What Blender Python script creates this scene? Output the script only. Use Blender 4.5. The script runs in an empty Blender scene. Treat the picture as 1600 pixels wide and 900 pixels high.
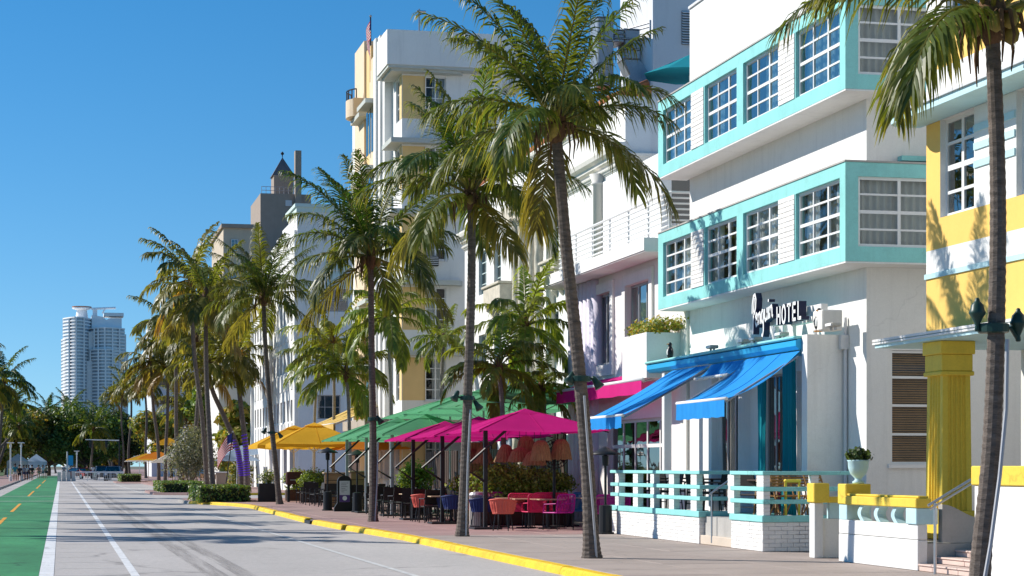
import bpy, bmesh, math, random
from mathutils import Vector, Matrix
random.seed(7)
R = math.radians
scene = bpy.context.scene
COL = scene.collection

# ---------------------------------------------------------------- camera, sky, sun, exposure
FOC, VX, VY, EYE = 3100.0, 95.0, 728.0, 1.55        # focal length in photo pixels, vanishing point, eye height
YAW = math.atan((800 - VX) / FOC)
SN, CS = math.sin(YAW), math.cos(YAW)
cam_d = bpy.data.cameras.new('camera')
cam = bpy.data.objects.new('camera', cam_d); COL.objects.link(cam)
cam.location = (0, 0, EYE)
cam.rotation_euler = (R(90), 0, -YAW)
cam_d.sensor_width = 36; cam_d.lens = FOC / 1600 * 36
cam_d.shift_y = (VY - 450) / 1600
cam_d.clip_start = 0.1; cam_d.clip_end = 9000
scene.camera = cam

SUN_EL, SUN_B = 35.0, 32.0                           # elevation; degrees the sun stands ahead of due left
to_sun = Vector((-math.cos(R(SUN_B)) * math.cos(R(SUN_EL)), math.sin(R(SUN_B)) * math.cos(R(SUN_EL)), math.sin(R(SUN_EL))))
w = bpy.data.worlds.new('World'); scene.world = w; w.use_nodes = True
nt = w.node_tree; nt.nodes.clear()
sky = nt.nodes.new('ShaderNodeTexSky'); sky.sky_type = 'NISHITA'; sky.sun_disc = False
sky.sun_elevation = R(SUN_EL); sky.sun_rotation = R(-(90 - SUN_B))
sky.air_density = 1.0; sky.dust_density = 0.0; sky.ozone_density = 3.0; sky.altitude = 0
tc = nt.nodes.new('ShaderNodeTexCoord'); va = nt.nodes.new('ShaderNodeVectorMath'); va.operation = 'ADD'; va.inputs[1].default_value = (0, 0, 0.08)
vn = nt.nodes.new('ShaderNodeVectorMath'); vn.operation = 'NORMALIZE'
nt.links.new(tc.outputs['Generated'], va.inputs[0]); nt.links.new(va.outputs[0], vn.inputs[0]); nt.links.new(vn.outputs[0], sky.inputs['Vector'])
hs = nt.nodes.new('ShaderNodeHueSaturation'); hs.inputs['Saturation'].default_value = 1.38; hs.inputs['Hue'].default_value = 0.498; hs.inputs['Value'].default_value = 0.97
bg = nt.nodes.new('ShaderNodeBackground'); bg.inputs['Strength'].default_value = 0.103
wo = nt.nodes.new('ShaderNodeOutputWorld')
nt.links.new(sky.outputs[0], hs.inputs['Color']); nt.links.new(hs.outputs[0], bg.inputs['Color']); nt.links.new(bg.outputs[0], wo.inputs['Surface'])
sd = bpy.data.lights.new('sun', 'SUN'); sd.energy = 4.8; sd.angle = R(0.53); sd.color = (1.0, 0.95, 0.87)
sun = bpy.data.objects.new('sun', sd); COL.objects.link(sun)
sun.rotation_euler = (-to_sun).to_track_quat('-Z', 'Y').to_euler()
sun.location = (-60, 40, 60)
scene.view_settings.view_transform = 'Standard'; scene.view_settings.look = 'None'
scene.view_settings.exposure = 0.36; scene.view_settings.gamma = 1.0
scene.render.engine = 'CYCLES'
scene.cycles.max_bounces = 6; scene.cycles.diffuse_bounces = 3; scene.cycles.glossy_bounces = 3
scene.cycles.transparent_max_bounces = 12; scene.cycles.transmission_bounces = 3
scene.cycles.use_denoising = True; scene.cycles.caustics_reflective = False; scene.cycles.caustics_refractive = False

# ---------------------------------------------------------------- measuring helpers (photo pixel -> point on a plane of the street)
def ray(px, py):
    u = px - 800.0
    return FOC * SN + u * CS, FOC * CS - u * SN, VY - py
def gx(px, py, X):
    r = ray(px, py); t = X / r[0]; return Vector((X, r[1] * t, EYE + r[2] * t))
def gy(px, py, Y):
    r = ray(px, py); t = Y / r[1]; return Vector((r[0] * t, Y, EYE + r[2] * t))
def gz(px, py, Z=0.0):
    r = ray(px, py); t = (Z - EYE) / r[2]; return Vector((r[0] * t, r[1] * t, Z))
def yx(px, X): return gx(px, 700, X).y
def xy(px, Y): return gy(px, 700, Y).x

# ---------------------------------------------------------------- mesh helpers
class MB:
    def __init__(s): s.v = []; s.f = []; s.m = []; s.c = None; s.smooth = False
    def add(s, vs, fs, mi=0):
        o = len(s.v); s.v += [tuple(p) for p in vs]
        for f in fs: s.f.append(tuple(i + o for i in f)); s.m.append(mi)
        return s
    def quad(s, a, b, c, d, mi=0): return s.add([a, b, c, d], [(0, 1, 2, 3)], mi)
    def box(s, x0, x1, y0, y1, z0, z1, mi=0):
        if x0 > x1: x0, x1 = x1, x0
        if y0 > y1: y0, y1 = y1, y0
        if z0 > z1: z0, z1 = z1, z0
        return s.add([(x0,y0,z0),(x1,y0,z0),(x1,y1,z0),(x0,y1,z0),(x0,y0,z1),(x1,y0,z1),(x1,y1,z1),(x0,y1,z1)],
                     [(0,3,2,1),(4,5,6,7),(0,1,5,4),(1,2,6,5),(2,3,7,6),(3,0,4,7)], mi)
    def cbox(s, x0, x1, y0, y1, z0, z1, c=0.012, mi=0):
        if x0 > x1: x0, x1 = x1, x0
        if y0 > y1: y0, y1 = y1, y0
        if z0 > z1: z0, z1 = z1, z0
        c = min(c, (x1-x0)*.4, (y1-y0)*.4, (z1-z0)*.4)
        vs = []; ix = {}
        for sx in (0, 1):
            for sy in (0, 1):
                for sz in (0, 1):
                    X = (x0, x1)[sx]; Y = (y0, y1)[sy]; Z = (z0, z1)[sz]
                    dx = c if sx == 0 else -c; dy = c if sy == 0 else -c; dz = c if sz == 0 else -c
                    for k, p in enumerate(((X, Y+dy, Z+dz), (X+dx, Y, Z+dz), (X+dx, Y+dy, Z))):
                        ix[(sx, sy, sz, k)] = len(vs); vs.append(p)
        fs = []
        def F(l):
            fs.append(tuple(ix[q] for q in l))
        for t in (0, 1):
            F([(t,0,0,0),(t,1,0,0),(t,1,1,0),(t,0,1,0)][::(-1 if t == 0 else 1)])
            F([(0,t,0,1),(1,t,0,1),(1,t,1,1),(0,t,1,1)][::(1 if t == 0 else -1)])
            F([(0,0,t,2),(1,0,t,2),(1,1,t,2),(0,1,t,2)][::(-1 if t == 0 else 1)])
        for a in (0, 1):
            for b in (0, 1):
                F([(0,a,b,1),(1,a,b,1),(1,a,b,2),(0,a,b,2)]); F([(a,0,b,0),(a,1,b,0),(a,1,b,2),(a,0,b,2)]); F([(a,b,0,0),(a,b,1,0),(a,b,1,1),(a,b,0,1)])
                for d in (0, 1): F([(a,b,d,0),(a,b,d,1),(a,b,d,2)])
        return s.add(vs, fs, mi)
    def prism(s, pts, axis, t0, t1, mi=0):
        """polygon pts (2D) extruded along axis ('x','y','z') from t0 to t1"""
        def P(p, t):
            return {'x': (t, p[0], p[1]), 'y': (p[0], t, p[1]), 'z': (p[0], p[1], t)}[axis]
        n = len(pts)
        vs = [P(p, t0) for p in pts] + [P(p, t1) for p in pts]
        fs = [tuple(range(n)), tuple(range(2*n-1, n-1, -1))] + [(i, i+n, (i+1) % n + n, (i+1) % n) for i in range(n)]
        return s.add(vs, fs, mi)
    def tube(s, pts, r, n=8, mi=0, cap=True):
        pts = [Vector(p) for p in pts]; k = len(pts)
        rs = r if isinstance(r, (list, tuple)) else [r] * k
        o = len(s.v); up = None
        for i, p in enumerate(pts):
            t = (pts[min(i+1, k-1)] - pts[max(i-1, 0)])
            if t.length < 1e-9: t = Vector((0, 0, 1))
            t.normalize()
            if up is None: up = Vector((0, 0, 1)) if abs(t.z) < .9 else Vector((1, 0, 0))
            a = t.cross(up)
            if a.length < 1e-6: a = t.cross(Vector((0, 1, 0)))
            a.normalize(); b = t.cross(a); up = a.cross(t)
            for j in range(n):
                q = p + (a * math.cos(2*math.pi*j/n) + b * math.sin(2*math.pi*j/n)) * rs[i]
                s.v.append(tuple(q))
        for i in range(k-1):
            for j in range(n):
                s.f.append((o+i*n+j, o+i*n+(j+1) % n, o+(i+1)*n+(j+1) % n, o+(i+1)*n+j)); s.m.append(mi)
        if cap:
            s.f.append(tuple(o+j for j in range(n))[::-1]); s.m.append(mi)
            s.f.append(tuple(o+(k-1)*n+j for j in range(n))); s.m.append(mi)
        return s
    def lathe(s, prof, c=(0, 0, 0), n=16, mi=0, sq=0):
        o = len(s.v)
        for (r, z) in prof:
            for j in range(n):
                a = 2*math.pi*j/n
                s.v.append((c[0]+r*math.cos(a), c[1]+r*math.sin(a), c[2]+z))
        for i in range(len(prof)-1):
            for j in range(n):
                s.f.append((o+i*n+j, o+i*n+(j+1) % n, o+(i+1)*n+(j+1) % n, o+(i+1)*n+j)); s.m.append(mi)
        s.f.append(tuple(o+j for j in range(n))[::-1]); s.m.append(mi)
        s.f.append(tuple(o+(len(prof)-1)*n+j for j in range(n))); s.m.append(mi)
        return s
    def mesh(s, name, mats):
        me = bpy.data.meshes.new(name)
        me.from_pydata(s.v, [], s.f)
        for mm in (mats if isinstance(mats, (list, tuple)) else [mats]): me.materials.append(mm)
        if any(s.m): me.polygons.foreach_set('material_index', s.m)
        if s.smooth: me.polygons.foreach_set('use_smooth', [True] * len(me.polygons))
        if s.c is not None:
            at = me.color_attributes.new('tint', 'FLOAT_COLOR', 'POINT')
            flat = [x for c in s.c for x in (c[0], c[1], c[2], 1.0)]
            at.data.foreach_set('color', flat)
        me.update()
        return me
    def obj(s, name, mats, parent=None):
        return link(name, s.mesh(name, mats), parent)

def link(name, me, parent=None, loc=None, rz=None):
    o = bpy.data.objects.new(name, me); COL.objects.link(o)
    if parent is not None: o.parent = parent
    if loc is not None: o.location = loc
    if rz is not None: o.rotation_euler = (0, 0, rz)
    return o
def tag(o, label=None, cat=None, group=None, kind=None):
    if label: o['label'] = label
    if cat: o['category'] = cat
    if group: o['group'] = group
    if kind: o['kind'] = kind
    return o
def thing(name, label, cat, loc=(0, 0, 0), rz=0.0, group=None):
    o = bpy.data.objects.new(name, None); COL.objects.link(o)
    o.empty_display_size = 0.2; o.location = loc; o.rotation_euler = (0, 0, rz)
    return tag(o, label, cat, group)
def dup(root, loc, rz=0.0, label=None, scale=None, group=None):
    r = root.copy(); COL.objects.link(r); r.location = loc; r.rotation_euler = (0, 0, rz)
    if scale: r.scale = (scale,) * 3 if not isinstance(scale, (tuple, list)) else scale
    if label: r['label'] = label
    if group: r['group'] = group
    for ch in root.children:
        c = ch.copy(); COL.objects.link(c); c.parent = r
        for g in ch.children:
            d = g.copy(); COL.objects.link(d); d.parent = c
    return r
def smooth(o, on=True):
    o.data.polygons.foreach_set('use_smooth', [on] * len(o.data.polygons)); return o

# ---------------------------------------------------------------- materials
def _n(t, kind, **kw):
    n = t.nodes.new(kind)
    for k, v in kw.items():
        if k in n.inputs: n.inputs[k].default_value = v
        else: setattr(n, k, v)
    return n
MATS = {}
def mat(name, col, rough=.8, var=.12, scale=1.5, fine=25., bump=.15, spec=.3, streak=0., orand=0., metal=0., stretch=None, coat=0.):
    m = bpy.data.materials.new(name); m.use_nodes = True; t = m.node_tree
    b = t.nodes['Principled BSDF']; L = t.links.new
    b.inputs['Roughness'].default_value = rough; b.inputs['Specular IOR Level'].default_value = spec
    b.inputs['Metallic'].default_value = metal; b.inputs['Coat Weight'].default_value = coat
    g = _n(t, 'ShaderNodeNewGeometry'); mp = _n(t, 'ShaderNodeMapping')
    if stretch: mp.inputs['Scale'].default_value = stretch
    L(g.outputs['Position'], mp.inputs['Vector'])
    n1 = _n(t, 'ShaderNodeTexNoise', Scale=scale, Detail=5., Roughness=.6); L(mp.outputs[0], n1.inputs['Vector'])
    n2 = _n(t, 'ShaderNodeTexNoise', Scale=fine, Detail=4., Roughness=.65); L(mp.outputs[0], n2.inputs['Vector'])
    mr = _n(t, 'ShaderNodeMapRange'); mr.inputs['From Min'].default_value = .3; mr.inputs['From Max'].default_value = .7
    mr.inputs['To Min'].default_value = 1 - var; mr.inputs['To Max'].default_value = 1 + var * .6
    L(n1.outputs['Fac'], mr.inputs['Value'])
    mr2 = _n(t, 'ShaderNodeMapRange'); mr2.inputs['From Min'].default_value = .3; mr2.inputs['From Max'].default_value = .7
    mr2.inputs['To Min'].default_value = 1 - var * .5; mr2.inputs['To Max'].default_value = 1 + var * .4
    L(n2.outputs['Fac'], mr2.inputs['Value'])
    mu = _n(t, 'ShaderNodeMath', operation='MULTIPLY'); L(mr.outputs[0], mu.inputs[0]); L(mr2.outputs[0], mu.inputs[1])
    last = mu
    if streak:
        mp3 = _n(t, 'ShaderNodeMapping'); mp3.inputs['Scale'].default_value = (3.5, 3.5, .22); L(g.outputs['Position'], mp3.inputs['Vector'])
        n3 = _n(t, 'ShaderNodeTexNoise', Scale=1.0, Detail=6., Roughness=.7); L(mp3.outputs[0], n3.inputs['Vector'])
        r3 = _n(t, 'ShaderNodeMapRange'); r3.inputs['From Min'].default_value = .52; r3.inputs['From Max'].default_value = .75
        r3.inputs['To Min'].default_value = 1.; r3.inputs['To Max'].default_value = 1 - streak; L(n3.outputs['Fac'], r3.inputs['Value'])
        m3 = _n(t, 'ShaderNodeMath', operation='MULTIPLY'); L(last.outputs[0], m3.inputs[0]); L(r3.outputs[0], m3.inputs[1]); last = m3
    if orand:
        oi = _n(t, 'ShaderNodeObjectInfo'); r4 = _n(t, 'ShaderNodeMapRange'); r4.inputs['To Min'].default_value = 1 - orand; r4.inputs['To Max'].default_value = 1 + orand
        L(oi.outputs['Random'], r4.inputs['Value'])
        m4 = _n(t, 'ShaderNodeMath', operation='MULTIPLY'); L(last.outputs[0], m4.inputs[0]); L(r4.outputs[0], m4.inputs[1]); last = m4
    vm = _n(t, 'ShaderNodeVectorMath', operation='SCALE'); vm.inputs[0].default_value = col[:3]; L(last.outputs[0], vm.inputs['Scale'])
    L(vm.outputs[0], b.inputs['Base Color'])
    if bump:
        bp = _n(t, 'ShaderNodeBump', Strength=bump, Distance=.01); L(n2.outputs['Fac'], bp.inputs['Height']); L(bp.outputs[0], b.inputs['Normal'])
    MATS[name] = m
    return m
def glass(name, tint=(.8, .9, .9), refl=1.0, ior=1.55, rough=.02):
    m = bpy.data.materials.new(name); m.use_nodes = True; t = m.node_tree; t.nodes.clear(); L = t.links.new
    out = _n(t, 'ShaderNodeOutputMaterial'); mx = _n(t, 'ShaderNodeMixShader')
    tr = _n(t, 'ShaderNodeBsdfTransparent'); tr.inputs['Color'].default_value = (*tint, 1)
    gl = _n(t, 'ShaderNodeBsdfGlossy'); gl.inputs['Roughness'].default_value = rough; gl.inputs['Color'].default_value = (refl, refl, refl, 1)
    f0 = ((ior - 1) / (ior + 1)) ** 2; lw = _n(t, 'ShaderNodeLayerWeight', Blend=.5); pw = _n(t, 'ShaderNodeMath', operation='POWER'); pw.inputs[1].default_value = 4.; L(lw.outputs['Facing'], pw.inputs[0])
    fr = _n(t, 'ShaderNodeMapRange'); fr.inputs['To Min'].default_value = f0; fr.inputs['To Max'].default_value = 1.; L(pw.outputs[0], fr.inputs['Value'])
    n = _n(t, 'ShaderNodeTexNoise', Scale=1.3, Detail=2.); g = _n(t, 'ShaderNodeNewGeometry'); L(g.outputs['Position'], n.inputs['Vector'])
    bp = _n(t, 'ShaderNodeBump', Strength=.06, Distance=.05); L(n.outputs['Fac'], bp.inputs['Height']); L(bp.outputs[0], gl.inputs['Normal'])
    L(fr.outputs[0], mx.inputs['Fac']); L(tr.outputs[0], mx.inputs[1]); L(gl.outputs[0], mx.inputs[2]); L(mx.outputs[0], out.inputs['Surface'])
    MATS[name] = m
    return m
def leafmat(name, sat=1.0, trans=.45, gain=1.0, rough=.42):
    """colour from the mesh's own leaf tint, light shining through the blade"""
    m = bpy.data.materials.new(name); m.use_nodes = True; t = m.node_tree; t.nodes.clear(); L = t.links.new
    out = _n(t, 'ShaderNodeOutputMaterial'); at = _n(t, 'ShaderNodeAttribute', attribute_name='tint')
    oi = _n(t, 'ShaderNodeObjectInfo'); r4 = _n(t, 'ShaderNodeMapRange'); r4.inputs['To Min'].default_value = .78 * gain; r4.inputs['To Max'].default_value = 1.2 * gain
    L(oi.outputs['Random'], r4.inputs['Value'])
    vm = _n(t, 'ShaderNodeVectorMath', operation='SCALE'); L(at.outputs['Color'], vm.inputs[0]); L(r4.outputs[0], vm.inputs['Scale'])
    pb = _n(t, 'ShaderNodeBsdfPrincipled'); pb.inputs['Roughness'].default_value = rough; pb.inputs['Specular IOR Level'].default_value = .45
    tl = _n(t, 'ShaderNodeBsdfTranslucent'); vs = _n(t, 'ShaderNodeVectorMath', operation='MULTIPLY'); vs.inputs[1].default_value = (1.5, 1.35, .55)
    L(vm.outputs[0], pb.inputs['Base Color']); L(vm.outputs[0], vs.inputs[0]); L(vs.outputs[0], tl.inputs['Color'])
    mx = _n(t, 'ShaderNodeMixShader'); mx.inputs['Fac'].default_value = trans
    L(pb.outputs[0], mx.inputs[1]); L(tl.outputs[0], mx.inputs[2]); L(mx.outputs[0], out.inputs['Surface'])
    MATS[name] = m
    return m
def cloth(name, col, trans=.35, rough=.85, orand=.04):
    m = mat(name, col, rough, var=.07, scale=2.2, fine=60, bump=.08, spec=.1, orand=orand)
    t = m.node_tree; L = t.links.new; b = t.nodes['Principled BSDF']; out = t.nodes['Material Output']
    src = b.inputs['Base Color'].links[0].from_socket
    tl = _n(t, 'ShaderNodeBsdfTranslucent'); L(src, tl.inputs['Color'])
    mx = _n(t, 'ShaderNodeMixShader'); mx.inputs['Fac'].default_value = trans
    L(b.outputs[0], mx.inputs[1]); L(tl.outputs[0], mx.inputs[2]); L(mx.outputs[0], out.inputs['Surface'])
    return m

WHITE = mat('white_stucco', (.80, .79, .76), .85, var=.045, scale=.8, fine=18, bump=.25, streak=.12)
WHITE2 = mat('cream_stucco', (.77, .74, .68), .85, var=.06, scale=.6, fine=14, bump=.25, streak=.1)
GREYW = mat('grey_white_stucco', (.66, .67, .69), .85, var=.05, scale=.5, fine=14, bump=.2, streak=.08)
BRICKW = mat('white_painted_brick', (.80, .78, .75), .75, var=.07, scale=6, fine=40, bump=.35, orand=.04)
MORTAR = mat('mortar', (.66, .64, .61), .9, var=.08)
TEAL = mat('turquoise_paint', (.28, .66, .63), .6, var=.09, scale=1.6, fine=20, bump=.12, streak=.1)
PALEBL = mat('pale_blue_paint', (.50, .72, .76), .6, var=.07, scale=2, fine=20, bump=.1, streak=.06)
YELL = mat('yellow_paint', (.88, .55, .14), .7, var=.04, scale=1.2, fine=18, bump=.15, streak=.05)
LEMON = mat('lemon_paint', (.82, .58, .07), .55, var=.06, scale=2.5, fine=20, bump=.1, streak=.07)
YELLF = mat('mustard_stucco', (.78, .55, .25), .8, var=.05, streak=.06)
PEACH = mat('peach_stucco', (.76, .60, .42), .8, var=.05, streak=.08)
PINKW = mat('pink_white_stucco', (.82, .78, .76), .85, var=.04, streak=.06)
LAV = mat('lavender_stucco', (.74, .69, .80), .85, var=.05, streak=.06)
STONE = mat('coral_stone', (.60, .54, .44), .85, var=.18, scale=5, fine=40, bump=.5)
TANW = mat('tan_stucco', (.36, .29, .24), .85, var=.07, streak=.1)
BEIGE = mat('beige_stucco', (.58, .48, .37), .85, var=.07, streak=.1)
CONC = mat('concrete_grey', (.45, .43, .40), .85, var=.12, bump=.3, streak=.15)
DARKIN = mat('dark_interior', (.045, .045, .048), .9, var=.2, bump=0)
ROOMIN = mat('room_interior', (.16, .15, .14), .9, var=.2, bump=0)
FRAMEW = mat('white_window_frame', (.78, .78, .77), .5, var=.04, bump=.05)
FRAMEG = mat('grey_aluminium', (.38, .38, .39), .4, var=.05, bump=.03, metal=.6)
BLACKM = mat('black_metal', (.018, .018, .02), .45, var=.15, bump=.05)
DARKG = mat('dark_green_iron', (.018, .055, .045), .4, var=.12, bump=.08)
STEEL = mat('brushed_steel', (.55, .55, .56), .3, var=.05, bump=.03, metal=.9)
GALV = mat('galvanised_duct', (.30, .33, .37), .45, var=.15, scale=3, bump=.08, metal=.45)
PIPE = mat('grey_conduit', (.42, .42, .44), .5, var=.08, bump=.05, metal=.3)
WOOD = mat('tan_wood', (.38, .22, .10), .6, var=.2, scale=3, fine=30, bump=.2, stretch=(1, 1, 6))
WOODB = mat('brown_blind_wood', (.40, .21, .095), .6, var=.2, scale=3, fine=30, bump=.1, orand=.08)
WOODD = mat('dark_brown_wood', (.07, .04, .028), .55, var=.2, bump=.1, orand=.15)
GLASS = glass('window_glass', (.8, .86, .88), 1.0, 1.42)
GLASSB = glass('blue_window_glass', (.5, .66, .7), 1.0, 2.6)
GLASST = glass('teal_window_glass', (.16, .34, .34), .9, 2.1)
def wear(m, scale=.35, width=.012, dark=.55, speck=.12, sscale=90., patch=.0):
    """hairline cracks in broken runs, speckle of aggregate and tone patches on a paved or plastered surface"""
    t = m.node_tree; L = t.links.new; b = t.nodes['Principled BSDF']; src = b.inputs['Base Color'].links[0].from_socket
    g = _n(t, 'ShaderNodeNewGeometry'); n0 = _n(t, 'ShaderNodeTexNoise', Scale=1.7, Detail=5.); L(g.outputs['Position'], n0.inputs['Vector'])
    ad = _n(t, 'ShaderNodeVectorMath', operation='MULTIPLY_ADD'); L(n0.outputs['Color'], ad.inputs[0]); ad.inputs[1].default_value = (.9, .9, .9); L(g.outputs['Position'], ad.inputs[2])
    v = _n(t, 'ShaderNodeTexVoronoi', feature='DISTANCE_TO_EDGE', Scale=scale); L(ad.outputs[0], v.inputs['Vector'])
    r1 = _n(t, 'ShaderNodeMapRange'); r1.inputs['From Max'].default_value = width; r1.inputs['To Min'].default_value = dark; r1.inputs['To Max'].default_value = 1.; L(v.outputs['Distance'], r1.inputs['Value'])
    nm = _n(t, 'ShaderNodeTexNoise', Scale=.45, Detail=2.); L(g.outputs['Position'], nm.inputs['Vector'])
    rm = _n(t, 'ShaderNodeMapRange'); rm.inputs['From Min'].default_value = .48; rm.inputs['From Max'].default_value = .6; L(nm.outputs['Fac'], rm.inputs['Value'])
    mx = _n(t, 'ShaderNodeMix'); mx.inputs[2].default_value = 1.; L(rm.outputs[0], mx.inputs[0]); L(r1.outputs[0], mx.inputs[3])
    ns = _n(t, 'ShaderNodeTexNoise', Scale=sscale, Detail=2.); L(g.outputs['Position'], ns.inputs['Vector'])
    rs = _n(t, 'ShaderNodeMapRange'); rs.inputs['From Min'].default_value = .3; rs.inputs['From Max'].default_value = .7; rs.inputs['To Min'].default_value = 1 - speck; rs.inputs['To Max'].default_value = 1 + speck; L(ns.outputs['Fac'], rs.inputs['Value'])
    m1 = _n(t, 'ShaderNodeMath', operation='MULTIPLY'); L(mx.outputs[0], m1.inputs[0]); L(rs.outputs[0], m1.inputs[1])
    np_ = _n(t, 'ShaderNodeTexNoise', Scale=.9, Detail=7., Roughness=.75); L(g.outputs['Position'], np_.inputs['Vector'])
    rp = _n(t, 'ShaderNodeMapRange'); rp.inputs['From Min'].default_value = .56; rp.inputs['From Max'].default_value = .66; rp.inputs['To Min'].default_value = 1.; rp.inputs['To Max'].default_value = 1 - patch; L(np_.outputs['Fac'], rp.inputs['Value'])
    m2 = _n(t, 'ShaderNodeMath', operation='MULTIPLY'); L(m1.outputs[0], m2.inputs[0]); L(rp.outputs[0], m2.inputs[1])
    vs = _n(t, 'ShaderNodeVectorMath', operation='SCALE'); L(src, vs.inputs[0]); L(m2.outputs[0], vs.inputs['Scale']); L(vs.outputs[0], b.inputs['Base Color'])
    return m
wear(WHITE, .25, .004, .9, .03, 60., .05); wear(TEAL, .4, .008, .75, .04, 50., .12); wear(LEMON, .6, .01, .7, .04, 50., .1)
CURT = cloth('white_curtain', (.72, .71, .68), .3)
CURTT = cloth('teal_curtain', (.02, .30, .36), .25)
# ================================================================ facade helpers
class Fr:
    """a wall plane: 'X' faces the street (-X), u runs along Y; 'Y' faces the camera end (-Y), u runs along X"""
    def __init__(s, k, pos): s.k = k; s.p = pos
    def P(s, u, v, d=0.0): return (s.p - d, u, v) if s.k == 'X' else (u, s.p - d, v)
    def box(s, mb, u0, u1, v0, v1, d0, d1, mi=0, c=0):
        f = (lambda *a: mb.cbox(*a, c, mi)) if c else (lambda *a: mb.box(*a, mi))
        if s.k == 'X': f(s.p - d1, s.p - d0, u0, u1, v0, v1)
        else: f(u0, u1, s.p - d1, s.p - d0, v0, v1)
        return mb
    def wall(s, mb, u0, u1, v0, v1, ops=(), depth=.15, mi=0):
        us = sorted({u0, u1} | {min(max(q, u0), u1) for o in ops for q in o[:2]}); vs = sorted({v0, v1} | {min(max(q, v0), v1) for o in ops for q in o[2:4]})
        for a, b in zip(us, us[1:]):
            for c, d in zip(vs, vs[1:]):
                mu, mv = (a + b) / 2, (c + d) / 2
                if any(o[0] < mu < o[1] and o[2] < mv < o[3] for o in ops): continue
                mb.quad(s.P(a, c), s.P(b, c), s.P(b, d), s.P(a, d), mi)
        for (a, b, c, d) in [o[:4] for o in ops]:
            for q in (((a, c), (b, c)), ((b, c), (b, d)), ((b, d), (a, d)), ((a, d), (a, c))):
                (p0, p1) = q
                mb.quad(s.P(*p0), s.P(*p1), s.P(*p1, -depth), s.P(*p0, -depth), mi)
        return mb

def curtain_mb(fr, u0, u1, v0, v1, d, amp=.03, wl=.14, pinch=None, n=None):
    mb = MB(); mb.smooth = True; n = n or max(8, int((u1 - u0) / wl * 6)); rows = [0, .25, .5, .75, 1.0]
    ph = random.random() * 6
    for r in rows:
        v = v0 + (v1 - v0) * r
        sc = 1.0
        if pinch: sc = 1 - .45 * math.exp(-((r - pinch) / .18) ** 2)
        um = (u0 + u1) / 2
        for i in range(n + 1):
            u = u0 + (u1 - u0) * i / n
            dd = amp * math.sin(2 * math.pi * (u - u0) / wl + ph + .5 * math.sin(3 * r)) + .3 * amp * math.sin(9 * u + 4 * r)
            mb.v.append(fr.P(um + (u - um) * sc, v, d + dd))
    for j in range(len(rows) - 1):
        for i in range(n):
            a = j * (n + 1) + i
            mb.f.append((a, a + 1, a + n + 2, a + n + 1)); mb.m.append(0)
    return mb

def window(b, fr, u0, u1, v0, v1, cols=3, rows=4, back=.09, fw=.05, mw=.028, fm=None, gm=None, curtain=None, room=None, deep=.9, sill=0., heavy=(), name='window', pane_objs=True, tilt=0.):
    """frame with muntins (part), every pane, the curtain and the room behind (sub-parts)"""
    fm = fm or FRAMEW; gm = gm or GLASS; room = room or ROOMIN
    us = [u0 + (u1 - u0) * k / cols for k in range(cols + 1)] if isinstance(cols, int) else [u0 + (u1 - u0) * k for k in cols]
    vs = [v0 + (v1 - v0) * k / rows for k in range(rows + 1)] if isinstance(rows, int) else [v0 + (v1 - v0) * k for k in rows]
    f = MB(); d1 = -back; d0 = -back - .05
    fr.box(f, u0, u0 + fw, v0, v1, d0, d1); fr.box(f, u1 - fw, u1, v0, v1, d0, d1)
    fr.box(f, u0 + fw, u1 - fw, v0, v0 + fw, d0, d1); fr.box(f, u0 + fw, u1 - fw, v1 - fw, v1, d0, d1)
    for k, u in enumerate(us[1:-1]):
        h = mw * (1.7 if ('u', k + 1) in heavy else 1) / 2
        fr.box(f, u - h, u + h, v0 + fw, v1 - fw, d0 + .003, d1 - .003)
    for k, v in enumerate(vs[1:-1]):
        h = mw * (1.7 if ('v', k + 1) in heavy else 1) / 2
        fr.box(f, u0 + fw, u1 - fw, v - h, v + h, d0 + .006, d1 - .006)
    if sill: fr.box(f, u0 - .04, u1 + .04, v0 - .05, v0 - .002, -back, sill)
    w = f.obj(name, fm, b)
    if pane_objs:
        for a, c in zip(us, us[1:]):
            for e, g in zip(vs, vs[1:]):
                p = MB(); dd = -back - .025 + random.uniform(-.002, .002); tl = random.uniform(-.004, .004)
                q0, q1 = a + .006, c - .006; r0, r1 = e + .006, g - .006
                pq = [fr.P(q0, r0, dd + tl), fr.P(q1, r0, dd - tl), fr.P(q1, r1, dd), fr.P(q0, r1, dd)]; p.quad(*(pq[::-1] if fr.k == 'X' else pq))
                p.obj('pane', gm, w)
    else:
        p = MB(); dd = -back - .025
        pq = [fr.P(u0, v0, dd), fr.P(u1, v0, dd), fr.P(u1, v1, dd), fr.P(u0, v1, dd)]; p.quad(*(pq[::-1] if fr.k == 'X' else pq)); p.obj('pane', gm, w)
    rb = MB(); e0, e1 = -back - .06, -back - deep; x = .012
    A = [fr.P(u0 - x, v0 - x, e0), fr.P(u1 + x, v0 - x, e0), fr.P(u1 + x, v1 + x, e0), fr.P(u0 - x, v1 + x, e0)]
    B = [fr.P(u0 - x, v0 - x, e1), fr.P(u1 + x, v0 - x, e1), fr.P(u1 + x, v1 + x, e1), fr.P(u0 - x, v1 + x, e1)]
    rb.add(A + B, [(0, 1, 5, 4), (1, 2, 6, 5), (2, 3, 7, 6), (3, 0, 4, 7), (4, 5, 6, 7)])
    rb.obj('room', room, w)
    if curtain:
        spans = {'full': [(0, 1)], 'sides': [(0, .3), (.7, 1)], 'left': [(0, .62)], 'right': [(.35, 1)]}[curtain]
        for s0, s1 in spans:
            curtain_mb(fr, u0 + (u1 - u0) * s0 + .02, u0 + (u1 - u0) * s1 - .02, v0 + .01, v1 - .01, -back - .16).obj('curtain', CURT, w)
    return w

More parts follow.
